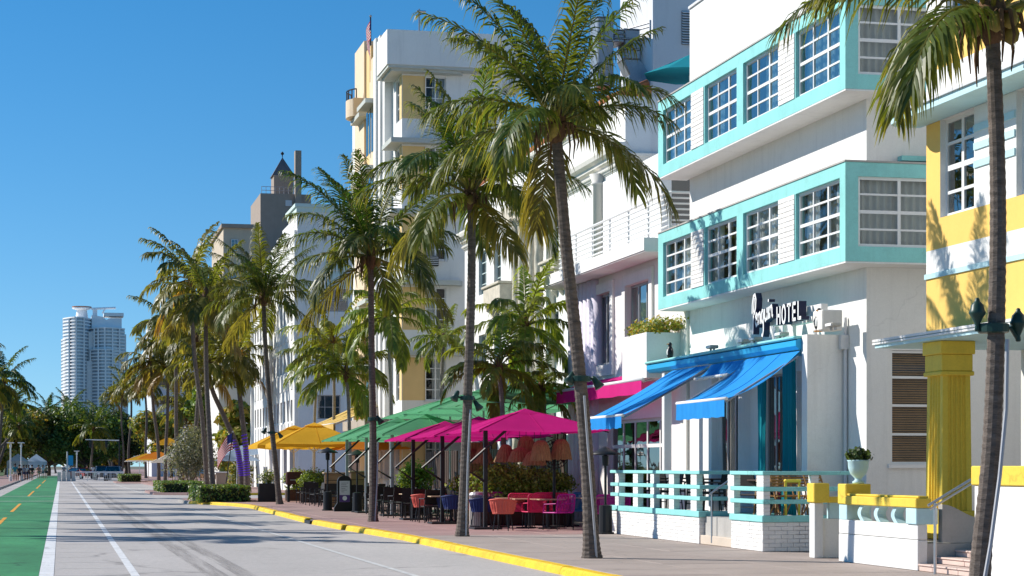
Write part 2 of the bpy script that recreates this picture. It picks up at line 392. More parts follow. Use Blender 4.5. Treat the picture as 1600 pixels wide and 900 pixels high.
# ================================================================ ground, road, pavement
ROADM = mat('pale_concrete_road', (.43, .40, .38), .85, var=.14, scale=.22, fine=9, bump=.22, stretch=(1, .35, 1))
GREENM = mat('green_lane_paint', (.04, .225, .085), .75, var=.28, scale=.5, fine=12, bump=.15, stretch=(1, .3, 1))
LINEM = mat('white_line_paint', (.68, .68, .68), .7, var=.16, scale=2.5, fine=22, bump=.1)
THINL = mat('worn_line_paint', (.55, .545, .53), .75, var=.2, scale=2.5, fine=22, bump=.1)
ORNGM = mat('orange_line_paint', (.72, .34, .035), .7, var=.25, scale=2.0, fine=20, bump=.1)
KERBY = mat('yellow_kerb_paint', (.80, .50, .012), .6, var=.2, scale=3, fine=18, bump=.35)
KERBG = mat('grey_kerb', (.30, .28, .26), .85, var=.2, bump=.3)
PAVT = mat('tan_paving', (.37, .305, .27), .85, var=.14, scale=.9, fine=14, bump=.25, orand=.05)
PAVP = mat('rose_paving', (.36, .235, .215), .85, var=.14, scale=.9, fine=14, bump=.25, orand=.05)
BEDM = mat('joint_sand', (.24, .19, .165), .95, var=.2)
GRASSG = mat('park_grass', (.07, .11, .03), .95, var=.35, scale=.6, fine=12, bump=.5)
wear(ROADM, .16, .02, .6, .14, 70., .1); wear(GREENM, .3, .02, .6, .15, 60., .3); wear(LINEM, .9, .03, .6, .12, 40., .25); wear(KERBY, .8, .02, .55, .1, 40., .22); wear(PAVT, .3, .012, .65, .1, 60., .14); wear(PAVP, .3, .012, .65, .1, 60., .14)
EARTH = mat('far_ground', (.16, .15, .11), .95, var=.3, scale=.01, fine=.3, bump=0)

g = MB().box(-4000, 4000, -400, 7000, -1.4, -.6).obj('ground', EARTH); tag(g, kind='structure')
road = MB().box(-4.2, 60, -30, 900, -.5, -.12).obj('road', ROADM); tag(road, kind='structure')
MB().box(-3.2, -.33, -30, 330, -.2, -.115).obj('bike_lane', GREENM, road)
ln = MB()
def wline(name, x0, x1, y0, y1, m, z=-.114):
    o = MB(); o.quad((x0, y0, z), (x1, y0, z), (x1, y1, z), (x0, y1, z)); return o.obj(name, m, road)
wline('lane_line', -.325, -.105, -30, 330, LINEM)
wline('lane_line', 1.04, 1.17, -30, 212, LINEM)
o = MB(); o.quad((5.22, 25, -.114), (5.33, 25, -.114), (4.95, 78, -.114), (4.84, 78, -.114)); o.obj('parking_line', THINL, road)
wline('parking_line', 4.75, 4.86, 112, 190, THINL)
for k in range(16): wline('hatch_line', -.09, 1.03, 31.0 + k * 2.05, 31.045 + k * 2.05, THINL, -.1145)
for ya, yb_ in ((48, 66), (74, 90), (112, 135), (150, 180), (196, 240)): wline('lane_dash', -1.80, -1.68, ya, yb_, ORNGM, -.111)
for yy in (96, 111.5): wline('stop_line', -3.2, 5.0, yy, yy + .5, THINL, -.110)
# tyre stains worn into the road
TYRE = bpy.data.materials.new('tyre_stain'); TYRE.use_nodes = True
_t = TYRE.node_tree; _b = _t.nodes['Principled BSDF']; _b.inputs['Base Color'].default_value = (.11, .095, .088, 1); _b.inputs['Roughness'].default_value = .9
_g = _n(_t, 'ShaderNodeNewGeometry'); _m = _n(_t, 'ShaderNodeMapping'); _m.inputs['Scale'].default_value = (4, .12, 1)
_x = _n(_t, 'ShaderNodeTexNoise', Scale=2.0, Detail=6., Roughness=.7); _r = _n(_t, 'ShaderNodeMapRange')
_r.inputs['From Min'].default_value = .35; _r.inputs['From Max'].default_value = .75; _r.inputs['To Min'].default_value = .0; _r.inputs['To Max'].default_value = .40
_t.links.new(_g.outputs['Position'], _m.inputs['Vector']); _t.links.new(_m.outputs[0], _x.inputs['Vector']); _t.links.new(_x.outputs['Fac'], _r.inputs['Value']); _t.links.new(_r.outputs[0], _b.inputs['Alpha'])
for dx, wd in ((0, .17), (.45, .15)):
    pts = [gz(*p, -.12) for p in ((121, 753), (140, 766), (178, 794), (212, 818), (246, 840), (290, 868), (333, 896), (372, 922))]
    o = MB()
    for p, q in zip(pts, pts[1:]): o.quad((p.x + dx - wd, p.y, -.113), (p.x + dx + wd, p.y, -.113), (q.x + dx + wd, q.y, -.113), (q.x + dx - wd, q.y, -.113))
    o.obj('tyre_stain', TYRE, road)

def kerb_run(name, pts, m, parent, wd=.2, h=.125):
    """sloped-face kerb following a line of points, built as kerb stones"""
    for (a, b) in zip(pts, pts[1:]):
        a = Vector((*a, 0)); b = Vector((*b, 0)); L = (b - a).length; n = max(1, round(L / 2.4))
        t = (b - a) / L; s = Vector((t.y, -t.x, 0))
        for k in range(n):
            p = a + t * (L * k / n + .006); q = a + t * (L * (k + 1) / n - .006); o = MB(); jt = random.uniform(-.006, .006)
            pr = [(-.03, -.14), (.0, -.03 + jt), (.035, .004 + jt), (wd, .006 + jt), (wd, -.14)]
            vs = [p + s * x + Vector((0, 0, z)) for x, z in pr] + [q + s * x + Vector((0, 0, z)) for x, z in pr]
            m5 = len(pr)
            o.add(vs, [tuple(range(m5)), tuple(range(2*m5-1, m5-1, -1))] + [(i, i+m5, (i+1) % m5+m5, (i+1) % m5) for i in range(m5)])
            o.obj(name, m, parent)
side = MB().prism([(7.6, -30), (7.6, 44), (7.25, 52), (7.1, 57), (7.15, 61), (7.4, 79), (7.0, 83), (6.2, 86.5), (5.6, 88.3), (5.4, 90), (5.4, 93.5), (9, 97), (40, 97), (40, -30)], 'z', -.3, -.012).obj('sidewalk', BEDM); tag(side, kind='structure')
kerb_run('kerb_stone', [(7.5, 8), (7.5, 44), (7.2, 51.0)], KERBY, side)
kerb_run('kerb_stone', [(7.16, 51.5), (7.02, 56.6)], KERBY, side)
kerb_run('kerb_stone', [(7.0, 58.0), (7.05, 61), (7.3, 79), (6.9, 83), (6.1, 86.5), (5.5, 88.3)], KERBY, side)
kerb_run('kerb_stone', [(5.5, 88.3), (5.3, 90), (5.3, 93.5)], KERBG, side)
o = MB().box(6.95, 7.1, 56.7, 57.9, -.115, -.03); o.obj('drain_inlet', BLACKM, side)
slabs = {}
for i in range(3):
    for k in range(54):
        y0 = 16.5 + k * 1.5; x0 = 7.74 + i * 1.52
        if y0 > 95: continue
        key = 1 if y0 > 42.5 else 0
        if key not in slabs: slabs[key] = MB().cbox(.004, 1.512, .004, 1.492, -.05, 0, .006).mesh('paving_slab', (PAVT, PAVP)[key])
        link('paving_slab', slabs[key], side, (x0, y0, random.uniform(-.002, .002)))
MB().box(12.31, 40, -30, 96.8, -.05, -.004).obj('frontage_paving', PAVT, side)
MB().add([(7.7, 44, -.006), (7.74, 44, -.006), (7.74, 96, -.006), (5.6, 96, -.006), (5.55, 90, -.006), (5.8, 88.4, -.006), (6.4, 86.7, -.006), (7.2, 83, -.006), (7.5, 79, -.006), (7.25, 61, -.006), (7.2, 57, -.006), (7.38, 51, -.006)], [tuple(range(12))]).obj('kerb_paving', PAVP, side)
side2 = MB().prism([(5.2, 116), (5.2, 128), (7.4, 134), (7.4, 190), (5.2, 194), (5.2, 206), (7.4, 212), (7.4, 900), (40, 900), (40, 114), (7, 114)], 'z', -.3, 0).obj('sidewalk', PAVP); tag(side2, kind='structure')
kerb_run('kerb_stone', [(9.5, 113.8), (13, 113.8)], KERBY, side2)
side3 = MB().box(-9, -4.25, -30, 900, -.3, 0).obj('sidewalk', PAVP); tag(side3, kind='structure')
kerb_run('kerb_stone', [(-4.2, 330), (-4.2, 100)], KERBG, side3)
park = MB().box(-400, -9, -60, 900, -.3, .02).obj('park_lawn', GRASSG); tag(park, kind='structure')

# ================================================================ the white and turquoise hotel
XW, XL = 14.4, 13.7                # wall plane, projecting window-band plane
Y0, Y1 = 34.02, 44.5
hotel = thing('hotel', 'white hotel with turquoise window bands and blue awnings over its terrace', 'building')
fw_, fs_ = Fr('X', XW), Fr('Y', Y0)
wb = MB()
door_z0, door_z1 = .55, 3.45
ops_front = [(35.9, 37.55, door_z0, door_z1), (37.75, 39.5, door_z0, door_z1), (41.1, 42.6, door_z0, 3.3)]
fw_.wall(wb, Y0, Y1, 0, 12.27, ops_front, .18)
blind = (gy(1391, 700, Y0).x, gy(1391, 700, Y0).x + 1.35, 1.58, 3.68)
fs_.wall(wb, XW, 24, 0, 12.27, [blind], .12)
wb.quad((XW, Y1, 0), (24, Y1, 0), (24, Y1, 12.27), (XW, Y1, 12.27)); wb.quad((24, Y0, 0), (24, Y1, 0), (24, Y1, 12.27), (24, Y0, 12.27))
wb.quad((XW, Y0, 12.27), (24, Y0, 12.27), (24, Y1, 12.27), (XW, Y1, 12.27))
wb.obj('wall', WHITE, hotel)
pc = MB(); pc.box(XW - .04, XW + .25, Y0 - .04, Y1, 12.272, 12.33); pc.obj('parapet_cap', GREYW, hotel)
# ---- the two projecting window bands
brick_long = None
def ledge(z0):
    z1 = z0 + 1.78; yn = 33.32; yf = 44.74; xe = 19.0
    wz0, wz1 = z0 + .27, z1 - .25
    fx, fy = Fr('X', XL), Fr('Y', yn)
    segs = [(yx(1080, XL), yx(1036, XL)), (yx(1151, XL), yx(1101, XL)), (yx(1216, XL), yx(1161, XL)), (yx(1312, XL), yx(1243, XL))]
    pil = [(yx(1100, XL), yx(1080.5, XL)), (yx(1242, XL), yx(1217, XL))]
    xs0 = xy(1341, yn); sidew = [(xs0, xs0 + 1.62), (xs0 + 1.75, xs0 + 3.3)]
    b = MB()
    fx.wall(b, yn, yf, z0, z1, [(a, c, wz0, wz1) for a, c in segs + pil], .16)
    fy.wall(b, XL, xe, z0, z1, [(a, c, wz0, wz1) for a, c in sidew], .1)
    b.quad((XL, yf, z0), (XW, yf, z0), (XW, yf, z1), (XL, yf, z1))
    b.quad((XL, yn, z1), (xe, yn, z1), (xe, Y0, z1), (XL, Y0, z1)); b.quad((XL, Y0, z1), (XW, Y0, z1), (XW, yf, z1), (XL, yf, z1))
    band = b.obj('window_band', TEAL, hotel)
    u = MB(); u.box(XL + .004, xe, yn + .004, Y0 - .002, z0 - .03, z0 - .002); u.box(XL + .004, XW - .002, Y0 - .002, yf - .004, z0 - .03, z0 - .002); u.obj('soffit', WHITE, hotel)
    cur = ['left', 'sides', 'full', 'sides'] if z0 < 6 else ['full', 'sides', 'left', 'full']
    for (a, c), cu in zip(segs, cur):
        window(hotel, fx, a, c, wz0, wz1, 3, 4, back=.07, fw=.055, mw=.036, curtain=cu, gm=GLASSB if z0 > 6 else GLASS, heavy=(('v', 2), ('u', 1)))
    for a, c in sidew:
        window(hotel, fy, a, c, wz0, wz1, 2, 4, back=.05, fw=.055, mw=.036, curtain='full', heavy=(('v', 2), ('u', 1)))
    # white brick piers between the windows, brick by brick
    for a, c in pil:
        pm = MB(); fx.box(pm, a + .002, c - .002, wz0 + .002, wz1 - .002, -.14, -.035); pier = pm.obj('brick_pier', MORTAR, hotel)
        n = 13; hh = (wz1 - wz0) / n; L = c - a
        cache = {}
        for r in range(n):
            cuts = [0, .5, 1] if r % 2 == 0 else [0, .25, .75, 1]
            for s0, s1 in zip(cuts, cuts[1:]):
                k = round(s1 - s0, 2)
                if k not in cache:
                    mm = MB(); mm.cbox(-.03, .012, .004, L * k - .004, .004, hh - .004, .005); cache[k] = mm.mesh('brick', BRICKW)
                link('brick', cache[k], pier, (XL + .01 + random.uniform(-.003, .003), a + L * s0, wz0 + hh * r))
    # thin flashing on top of the band
    t = MB(); t.box(XL - .02, XW - .003, yn - .02, yf, z1 + .003, z1 + .035); t.box(XW - .003, xe, yn - .02, Y0 - .003, z1 + .003, z1 + .035); t.obj('flashing', CONC, hotel)
    return z1
ledge(5.22); ledge(8.31)
for zz in (7.12,):
    q = MB(); q.box(15.0, 16.6, Y0 - .22, Y0 - .03, zz + .02, zz + .11); q.obj('flood_light_strip', TEAL, hotel)
# ---- side window with wooden blinds
w_ = MB(); u0, u1, v0, v1 = blind
for a in (u0, u1 - .05): fs_.box(w_, a, a + .05, v0, v1, -.09, -.03)
for v in (v0, v0 + .53, v0 + 1.06, v0 + 1.58, v1 - .05): fs_.box(w_, u0 + .05, u1 - .05, v, v + .045, -.088, -.032)
fs_.box(w_, u0 - .05, u1 + .05, v0 - .07, v0 - .003, -.05, .06)
ww = w_.obj('window', FRAMEW, hotel); ww['label'] = 'side window with brown wooden blinds'
slat_me = MB(); slat_me.add([(u0 + .05, 0, -.012), (u1 - .05, 0, -.012), (u1 - .05, .022, .014), (u0 + .05, .022, .014), (u0 + .05, .003, -.014), (u1 - .05, .003, -.014), (u1 - .05, .025, .012), (u0 + .05, .025, .012)], [(0, 1, 2, 3), (4, 5, 6, 7), (0, 1, 5, 4), (3, 2, 6, 7)])
slat_me = slat_me.mesh('slat', WOODB)
for k in range(47): link('slat', slat_me, ww, (0, Y0 + .115, v0 + .06 + k * .0435))
MB().quad((u0, Y0 + .16, v0), (u1, Y0 + .16, v0), (u1, Y0 + .16, v1), (u0, Y0 + .16, v1)).obj('room', DARKIN, ww)
p = MB(); p.quad((u0, Y0 + .075, v0), (u1, Y0 + .075, v0), (u1, Y0 + .075, v1), (u0, Y0 + .075, v1)); p.obj('pane', GLASS, ww)
# ---- ground floor: canopy slab, end pier, doors, curtains
slab_z = gx(1265, 523, 13.55).z
BLUE = mat('bright_blue_paint', (.02, .36, .66), .5, var=.06, scale=2, bump=.08)
sl = MB(); prof = [(13.56, slab_z - .24), (13.50, slab_z - .17), (13.50, slab_z - .07), (13.56, slab_z - .04), (XW - .002, slab_z - .04), (XW - .002, slab_z - .24)]
sl.prism(prof, 'y', 35.26, 45.0); sl.obj('canopy_slab', BLUE, hotel)
sl = MB(); sl.cbox(13.46, XW - .003, 35.262, 45.08, slab_z - .038, slab_z + .02, .02); sl.obj('canopy_edge', TEAL, hotel)
pr = MB(); pr.box(13.62, XW - .002, 34.98, 35.25, .55, slab_z + .03); pr.obj('end_pier', WHITE, hotel)
cv = MB(); cv.tube([(XW - .05, 34.9, .6), (XW - .05, 34.9, slab_z + .35)], .035, 8); cv.box(XW - .16, XW - .003, 34.83, 34.97, slab_z - .25, slab_z + .02); cv.obj('downpipe', GREYW, hotel)
fd = Fr('X', XW)
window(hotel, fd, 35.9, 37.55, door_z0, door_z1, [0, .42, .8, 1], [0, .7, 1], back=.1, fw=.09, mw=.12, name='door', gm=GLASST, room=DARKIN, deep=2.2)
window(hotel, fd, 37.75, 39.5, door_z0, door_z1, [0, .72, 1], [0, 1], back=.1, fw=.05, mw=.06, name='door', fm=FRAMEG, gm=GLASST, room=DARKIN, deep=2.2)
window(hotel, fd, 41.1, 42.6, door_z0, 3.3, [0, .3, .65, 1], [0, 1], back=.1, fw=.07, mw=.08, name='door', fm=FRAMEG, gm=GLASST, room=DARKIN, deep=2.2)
ft = Fr('X', 13.75)
for (ya, yb) in ((35.95, 36.2), (36.35, 36.62), (37.6, 37.95)):
    curtain_mb(ft, ya, yb, .6, slab_z - .26, 0, .05, .12, pinch=.35, n=16).obj('curtain', CURTT, hotel)
curtain_mb(ft, 40.25, 40.5, .6, slab_z - .26, 0, .05, .12, pinch=.35, n=16).obj('curtain', CURT, hotel)
for ya in (40.6, 44.0): cp = MB(); cp.cbox(13.62, 13.80, ya, ya + .19, .55, slab_z - .242, .01); cp.obj('porch_post', WHITE, hotel)
# ---- terrace
XT = 12.37
tf = MB(); tf.box(XT + .11, XW, 34.1, 37.55, 0, .545); tf.box(XT + .6, XW, 35.7, 37.6, 0, .543); tf.box(XT + .11, XW - .004, 37.62, 44.1, 0, .547); tf.obj('terrace_floor', CONC, hotel)
def bricks(parent, fr, u0, u1, z0, z1, hb=.0755, lb=.235, both=True):
    n = max(1, round((z1 - z0) / hb)); hh = (z1 - z0) / n; cache = {}
    m = MB(); fr.box(m, u0 + .004, u1 - .004, z0, z1, -.10, -.010); core = m.obj('brick_wall', MORTAR, parent)
    for r in range(n):
        u = u0 - (lb / 2 if r % 2 else 0)
        while u < u1 - .01:
            a, c = max(u, u0), min(u + lb, u1)
            if c - a > .03:
                k = (round(c - a, 3))
                if k not in cache:
                    mm = MB()
                    if fr.k == 'X': mm.cbox(-.003, .03, .003, k - .003, .003, hh - .003, .004)
                    else: mm.cbox(.003, k - .003, -.003, .03, .003, hh - .003, .004)
                    cache[k] = mm.mesh('brick', BRICKW)
                jj = random.uniform(-.003, .003)
                link('brick', cache[k], core, (fr.p + jj, a, z0 + r * hh) if fr.k == 'X' else (a, fr.p + jj, z0 + r * hh))
            u += lb
    return core
ter = hotel
bricks(ter, Fr('X', XT), 37.62, 44.1, 0, .53); bricks(ter, Fr('X', XT), 33.96, 35.68, 0, .53)
bricks(ter, Fr('Y', 33.96), XT, 13.75, 0, .53); bricks(ter, Fr('Y', 37.62), XT, 13.0, 0, .53)
MB().box(13.0, 13.9, 33.97, 34.1, 0, .53).obj('terrace_end_wall', WHITE, hotel)
def rail(name, seq, z0, z1, wd, m):
    for (a, b) in seq:
        o = MB(); o.cbox(min(a[0], b[0]) - (wd if a[0] == b[0] else 0), max(a[0], b[0]) + (wd if a[0] == b[0] else 0), min(a[1], b[1]) - (wd if a[1] == b[1] else 0), max(a[1], b[1]) + (wd if a[1] == b[1] else 0), z0, z1, .008)
        o.obj(name, m, hotel)
xm = XT + .055
for z0, z1, wd in ((.532, .65, .085), (.86, .94, .065), (1.09, 1.17, .065), (1.385, 1.455, .075)):
    s1 = [((xm, 37.56), (xm, 44.12)), ((xm, 33.9), (xm, 35.72)), ((xm + wd + .002, 33.96 + .06), (14.05, 33.96 + .06)), ((xm + wd + .002, 37.66), (13.2, 37.66)), ((xm + wd + .002, 35.62), (13.2, 35.62))]
    rail('rail', s1, z0, z1, wd, TEAL)
def post(y0, y1, x0=XT, x1=XT + .13):
    n = 10
    m = MB(); m.box(x0 + .006, x1 - .006, y0 + .006, y1 - .006, .65, 1.384); core = m.obj('brick_post', MORTAR, hotel)
    spans = [(.651, .859, 3), (.941, 1.089, 2), (1.171, 1.384, 3)]
    for a, b, k in spans:
        h = (b - a) / k; mm = MB(); mm.cbox(x0, x1, y0, y1, .002, h - .004, .005); me = mm.mesh('brick', BRICKW)
        for i in range(k): link('brick', me, core, (0, 0, a + h * i))
for xa, xb in ((961, 968), (989, 996.6), (1016, 1022), (1045, 1053), (1079, 1088.5)): post(yx(xb, XT) + .01, yx(xa, XT))
for xa, xb in ((1137, 1147), (1182, 1193)): post(yx(xb, XT) + .01, yx(xa, XT))
post(33.97, 34.1, 13.3, 13.45)
st = MB(); st.cbox(XT + .02, XT + .4, 35.7, 37.6, 0, .18, .01); st.cbox(XT + .3, XT + .62, 35.7, 37.6, .18, .36, .01)
st.obj('step', mat('cream_step_tile', (.62, .52, .42), .6, var=.08), hotel)
hr = MB(); hr.tube([(XT - .02, 36.9, 1.0), (XT + .5, 36.9, 1.35)], .018); hr.tube([(XT + .02, 36.9, 1.02), (XT + .02, 36.9, .05)], .018); hr.tube([(XT + .45, 36.9, 1.32), (XT + .45, 36.9, .4)], .018); hr.obj('handrail', STEEL, hotel)
WORLD_ROOTS = [hotel]
def wthing(name, label, cat, group=None):
    """a thing whose parts are modelled in street coordinates; its origin is moved to its base at the end"""
    o = thing(name, label, cat, group=group); WORLD_ROOTS.append(o); return o

# ================================================================ blue awnings
AWB = cloth('blue_awning_cloth', (.03, .31, .78), .25)
AWM = cloth('magenta_awning_cloth', (.72, .03, .25), .3)
AWY = cloth('cream_yellow_awning_cloth', (.80, .58, .20), .35)
def awning(label, x_in, x_out, y0, y1, z_in, z_out, val, m, cat='awning', group=None, arms=True, bar=FRAMEW, valm=None, sag=.05, barr=.035):
    r = wthing('awning', label, cat, group)
    c = MB(); c.smooth = True; n = 10; k = 6
    for j in range(n + 1):
        t = j / n; x = x_in + (x_out - x_in) * t; z = z_in + (z_out - z_in) * t - sag * math.sin(math.pi * t)
        for i in range(k + 1):
            s = i / k; c.v.append((x, y0 + (y1 - y0) * s, z - .012 * math.sin(math.pi * s * 3) * math.sin(math.pi * t)))
    for j in range(n):
        for i in range(k):
            a = j * (k + 1) + i; c.f.append((a, a + 1, a + k + 2, a + k + 1)); c.m.append(0)
    cn = c.obj('canopy', m, r)
    for s in ([1/3, 2/3] if y1 - y0 < 4 else [.2, .4, .6, .8]):
        e = MB(); e.tube([(x_in + (x_out - x_in) * j / n, y0 + (y1 - y0) * s, z_in + (z_out - z_in) * j / n - sag * math.sin(math.pi * j / n) + .004) for j in range(n + 1)], .008, 4); e.obj('seam', m, cn)
    b = MB(); b.tube([(x_out, y0 - .02, z_out), (x_out, y1 + .02, z_out)], barr, 10); smooth(b.obj('front_bar', bar, r))
    v = MB(); v.smooth = True; nv = 36
    for i in range(nv + 1):
        y = y0 + .02 + (y1 - y0 - .04) * i / nv; dx = .012 * math.sin(i * 1.9) + .008 * math.sin(i * .7)
        v.v += [(x_out - barr * .8, y, z_out - .01), (x_out - barr * .8 + dx, y, z_out - val + .008 * math.sin(i * .9))]
    for i in range(nv): v.f.append((2*i, 2*i+1, 2*i+3, 2*i+2)); v.m.append(0)
    v.obj('valance', valm or m, r)
    if arms:
        for yy in (y0 + .1, y1 - .1):
            a = MB(); a.tube([(x_in, yy, z_in - .1), (x_out + .02, yy, z_out - .06)], .022, 8); a.obj('arm', FRAMEG, r)
    return r
zi = slab_z - .27
zb = gx(1142, 622, 12.1).z
awning('wide blue awning with a deep valance over the hotel terrace beside the end pier', 13.56, 12.1, 35.2, 38.2, zi, zb, .34, AWB, group='blue terrace awnings', sag=.14)
awning('short half-rolled blue awning in the middle of the terrace', 13.56, 13.2, 38.3, 40.4, zi, gx(1120, 588, 13.2).z, .02, AWB, group='blue terrace awnings', arms=False)
awning('long blue awning stretched far out beside the magenta umbrella', 13.56, 11.62, 40.5, 43.2, zi, gx(972, 649, 11.62).z, .27, AWB, group='blue terrace awnings')

# ================================================================ hotel sign
NAVY = mat('navy_sign_metal', (.012, .018, .06), .45, var=.1, bump=.03)
SIGNW = mat('white_sign_face', (.82, .82, .80), .5, var=.03, bump=.02)
XS = 13.52
sign = wthing('hotel_sign', 'white and navy channel letter sign with script word and HOTEL above blue canopy', 'sign')
sz0 = gx(1215, 510, XS).z; sz1 = gx(1215, 480, XS).z - .02
def extrude2d(polys, holes_mode, x0, x1, toY, name):
    pass
def ribbon(name, strokes, toP, wd, depth, parent):
    """strokes: 2D polylines; each becomes a ribbon of the given width, extruded: white face, navy sides"""
    m = MB()
    for st in strokes:
        n = len(st); L = []; Rr = []
        for i, p in enumerate(st):
            a = st[max(i-1, 0)]; b = st[min(i+1, n-1)]; tx, ty = b[0]-a[0], b[1]-a[1]; l = math.hypot(tx, ty) or 1
            nx, ny = -ty/l, tx/l; L.append((p[0]+nx*wd/2, p[1]+ny*wd/2)); Rr.append((p[0]-nx*wd/2, p[1]-ny*wd/2))
        o = len(m.v)
        for q in L + Rr: m.v.append(toP(q, 0))
        for q in L + Rr: m.v.append(toP(q, depth))
        for i in range(n-1):
            m.f.append((o+i, o+i+1, o+n+i+1, o+n+i)); m.m.append(0)
            m.f.append((o+2*n+i, o+2*n+i+1, o+3*n+i+1, o+3*n+i)); m.m.append(1)
            m.f.append((o+i, o+i+1, o+2*n+i+1, o+2*n+i)); m.m.append(1); m.f.append((o+n+i, o+n+i+1, o+3*n+i+1, o+3*n+i)); m.m.append(1)
        m.f.append((o, o+n, o+3*n, o+2*n)); m.m.append(1); m.f.append((o+n-1, o+2*n-1, o+4*n-1, o+3*n-1)); m.m.append(1)
    return m.obj(name, [SIGNW, NAVY], parent)
def arc(cx, cy, rx, ry, a0, a1, n=12): return [(cx + rx*math.cos(R(a0+(a1-a0)*i/n)), cy + ry*math.sin(R(a0+(a1-a0)*i/n))) for i in range(n+1)]
# script word: letters in units of x-height = 1, slightly leaning
yA, yB = yx(1176, XS), yx(1208, XS)             # far end (start of the word), near end
sP = 5.6; sh = .14
hx = .27; zb0 = gx(1192, 512, XS).z
def toP(q, d, s=(yA - yB) / sP):
    x = q[0]; return (XS + d, yA - x * s, zb0 + q[1] * hx + x * .028)
Pst = [[(.0, -.35), (.15, .6), (.3, 1.5), (.45, 2.3)], [(-.15, 1.2), (-.1, 1.9), (.2, 2.45), (.65, 2.5), (.9, 2.1), (.8, 1.5), (.5, 1.15), (.25, 1.1)]]
word = [('letter', Pst),
        ('letter', [[(.75, .55), (1.15, .65), (1.2, .95), (.98, 1.05), (.8, .8), (.8, .4), (1.0, .12), (1.35, .25)]]),
        ('letter', [[(1.5, .95), (1.55, .1)], [(1.55, .5), (1.75, .9), (2.0, .95), (2.1, .7), (2.1, .1)]]),
        ('letter', [[(2.95, .9), (2.65, 1.0), (2.4, .75), (2.4, .35), (2.6, .12), (2.9, .3)], [(2.95, 1.0), (2.95, -.5), (2.75, -.85), (2.45, -.75)]]),
        ('letter', [[(3.3, 1.0), (3.3, .4), (3.5, .12), (3.8, .25), (3.95, .6)], [(3.95, 1.0), (3.97, .1)]]),
        ('letter', [[(4.3, 1.0), (4.32, .1)], [(4.3, 1.35), (4.33, 1.55)]]),
        ('letter', [[(4.65, .98), (4.68, .1)], [(4.68, .5), (4.88, .9), (5.15, .95), (5.27, .7), (5.3, .25), (5.5, .1)]])]
for nm, stx in word: ribbon(nm, stx, toP, .26, .13, sign)
# HOTEL, block capitals
hs0, hs1 = yx(1213, XS), yx(1254, XS); lw = (hs0 - hs1) / 5.0
caps = {'H': [[(.12, 0), (.12, 1)], [(.72, 0), (.72, 1)], [(.12, .5), (.72, .5)]], 'O': [arc(.42, .5, .32, .47, 90, 450, 20)],
        'T': [[(.42, 0), (.42, .93)], [(.06, .93), (.78, .93)]], 'E': [[(.14, 0), (.14, 1)], [(.14, .93), (.7, .93)], [(.14, .5), (.64, .5)], [(.14, .07), (.7, .07)]], 'L': [[(.14, 0), (.14, 1)], [(.14, .07), (.7, .07)]]}
Hh = sz1 - sz0
for i, ch in enumerate('HOTEL'):
    def tq(q, d, i=i): return (XS + d + .0004 * i, hs0 - (i + q[0]) * lw, sz0 + .03 + q[1] * Hh + i * .006)
    ribbon('letter', caps[ch], tq, .19, .16, sign)
bk = MB(); bk.box(XS + .27, XS + .4, hs1 - .25, hs0 + .02, sz0 + .02, sz1 - .03); bk.box(XS + .21, XS + .4, yB - .02, yA - .4, zb0 + .05, zb0 + .2)
for yy in (hs0 - .1, hs1 + .2, yA - .5, yB + .25): bk.box(XS + .3, XS + .36, yy - .03, yy + .03, slab_z + .02, sz0 + .06)
bk.obj('backing_box', WHITE, sign)
bx = MB(); bx.cbox(XS + .02, XS + .42, yx(1283, XS), yx(1259, XS) - .3, gx(1270, 518, XS).z, gx(1270, 486, XS).z, .02); bx.obj('end_box', WHITE2, sign)

# flood lights and a conduit along the canopy
FLOOD = mat('old_cream_fixture', (.52, .49, .43), .6, var=.15)
fl0 = wthing('flood_light', 'row of small cream flood lights', 'light')
def flood(px, label):
    y = yx(px, XS + .1); r = thing('flood_light', label, 'light', (XS + .1, y, slab_z + .02), group='flood lights on the canopy')
    m = MB(); m.cbox(-.09, .09, -.16, .16, .06, .13, .015); m.obj('housing', FLOOD, r)
    m = MB(); m.box(-.02, .02, -.12, -.09, 0, .07); m.box(-.02, .02, .09, .12, 0, .07); m.obj('bracket', FRAMEG, r)
    m = MB(); m.cbox(-.105, -.092, -.14, .14, .07, .12, .004); m.obj('lens', SIGNW, r)
bpy.data.objects.remove(fl0); WORLD_ROOTS.pop()
flood(1113, 'cream flood light at the far end of the blue canopy')
flood(1163, 'first cream flood light left of the sign letters')
flood(1181, 'cream flood light just below the tall letter P')
flood(1222, 'cream flood light below the block capitals')
flood(1302, 'long cream flood light over the end pier')

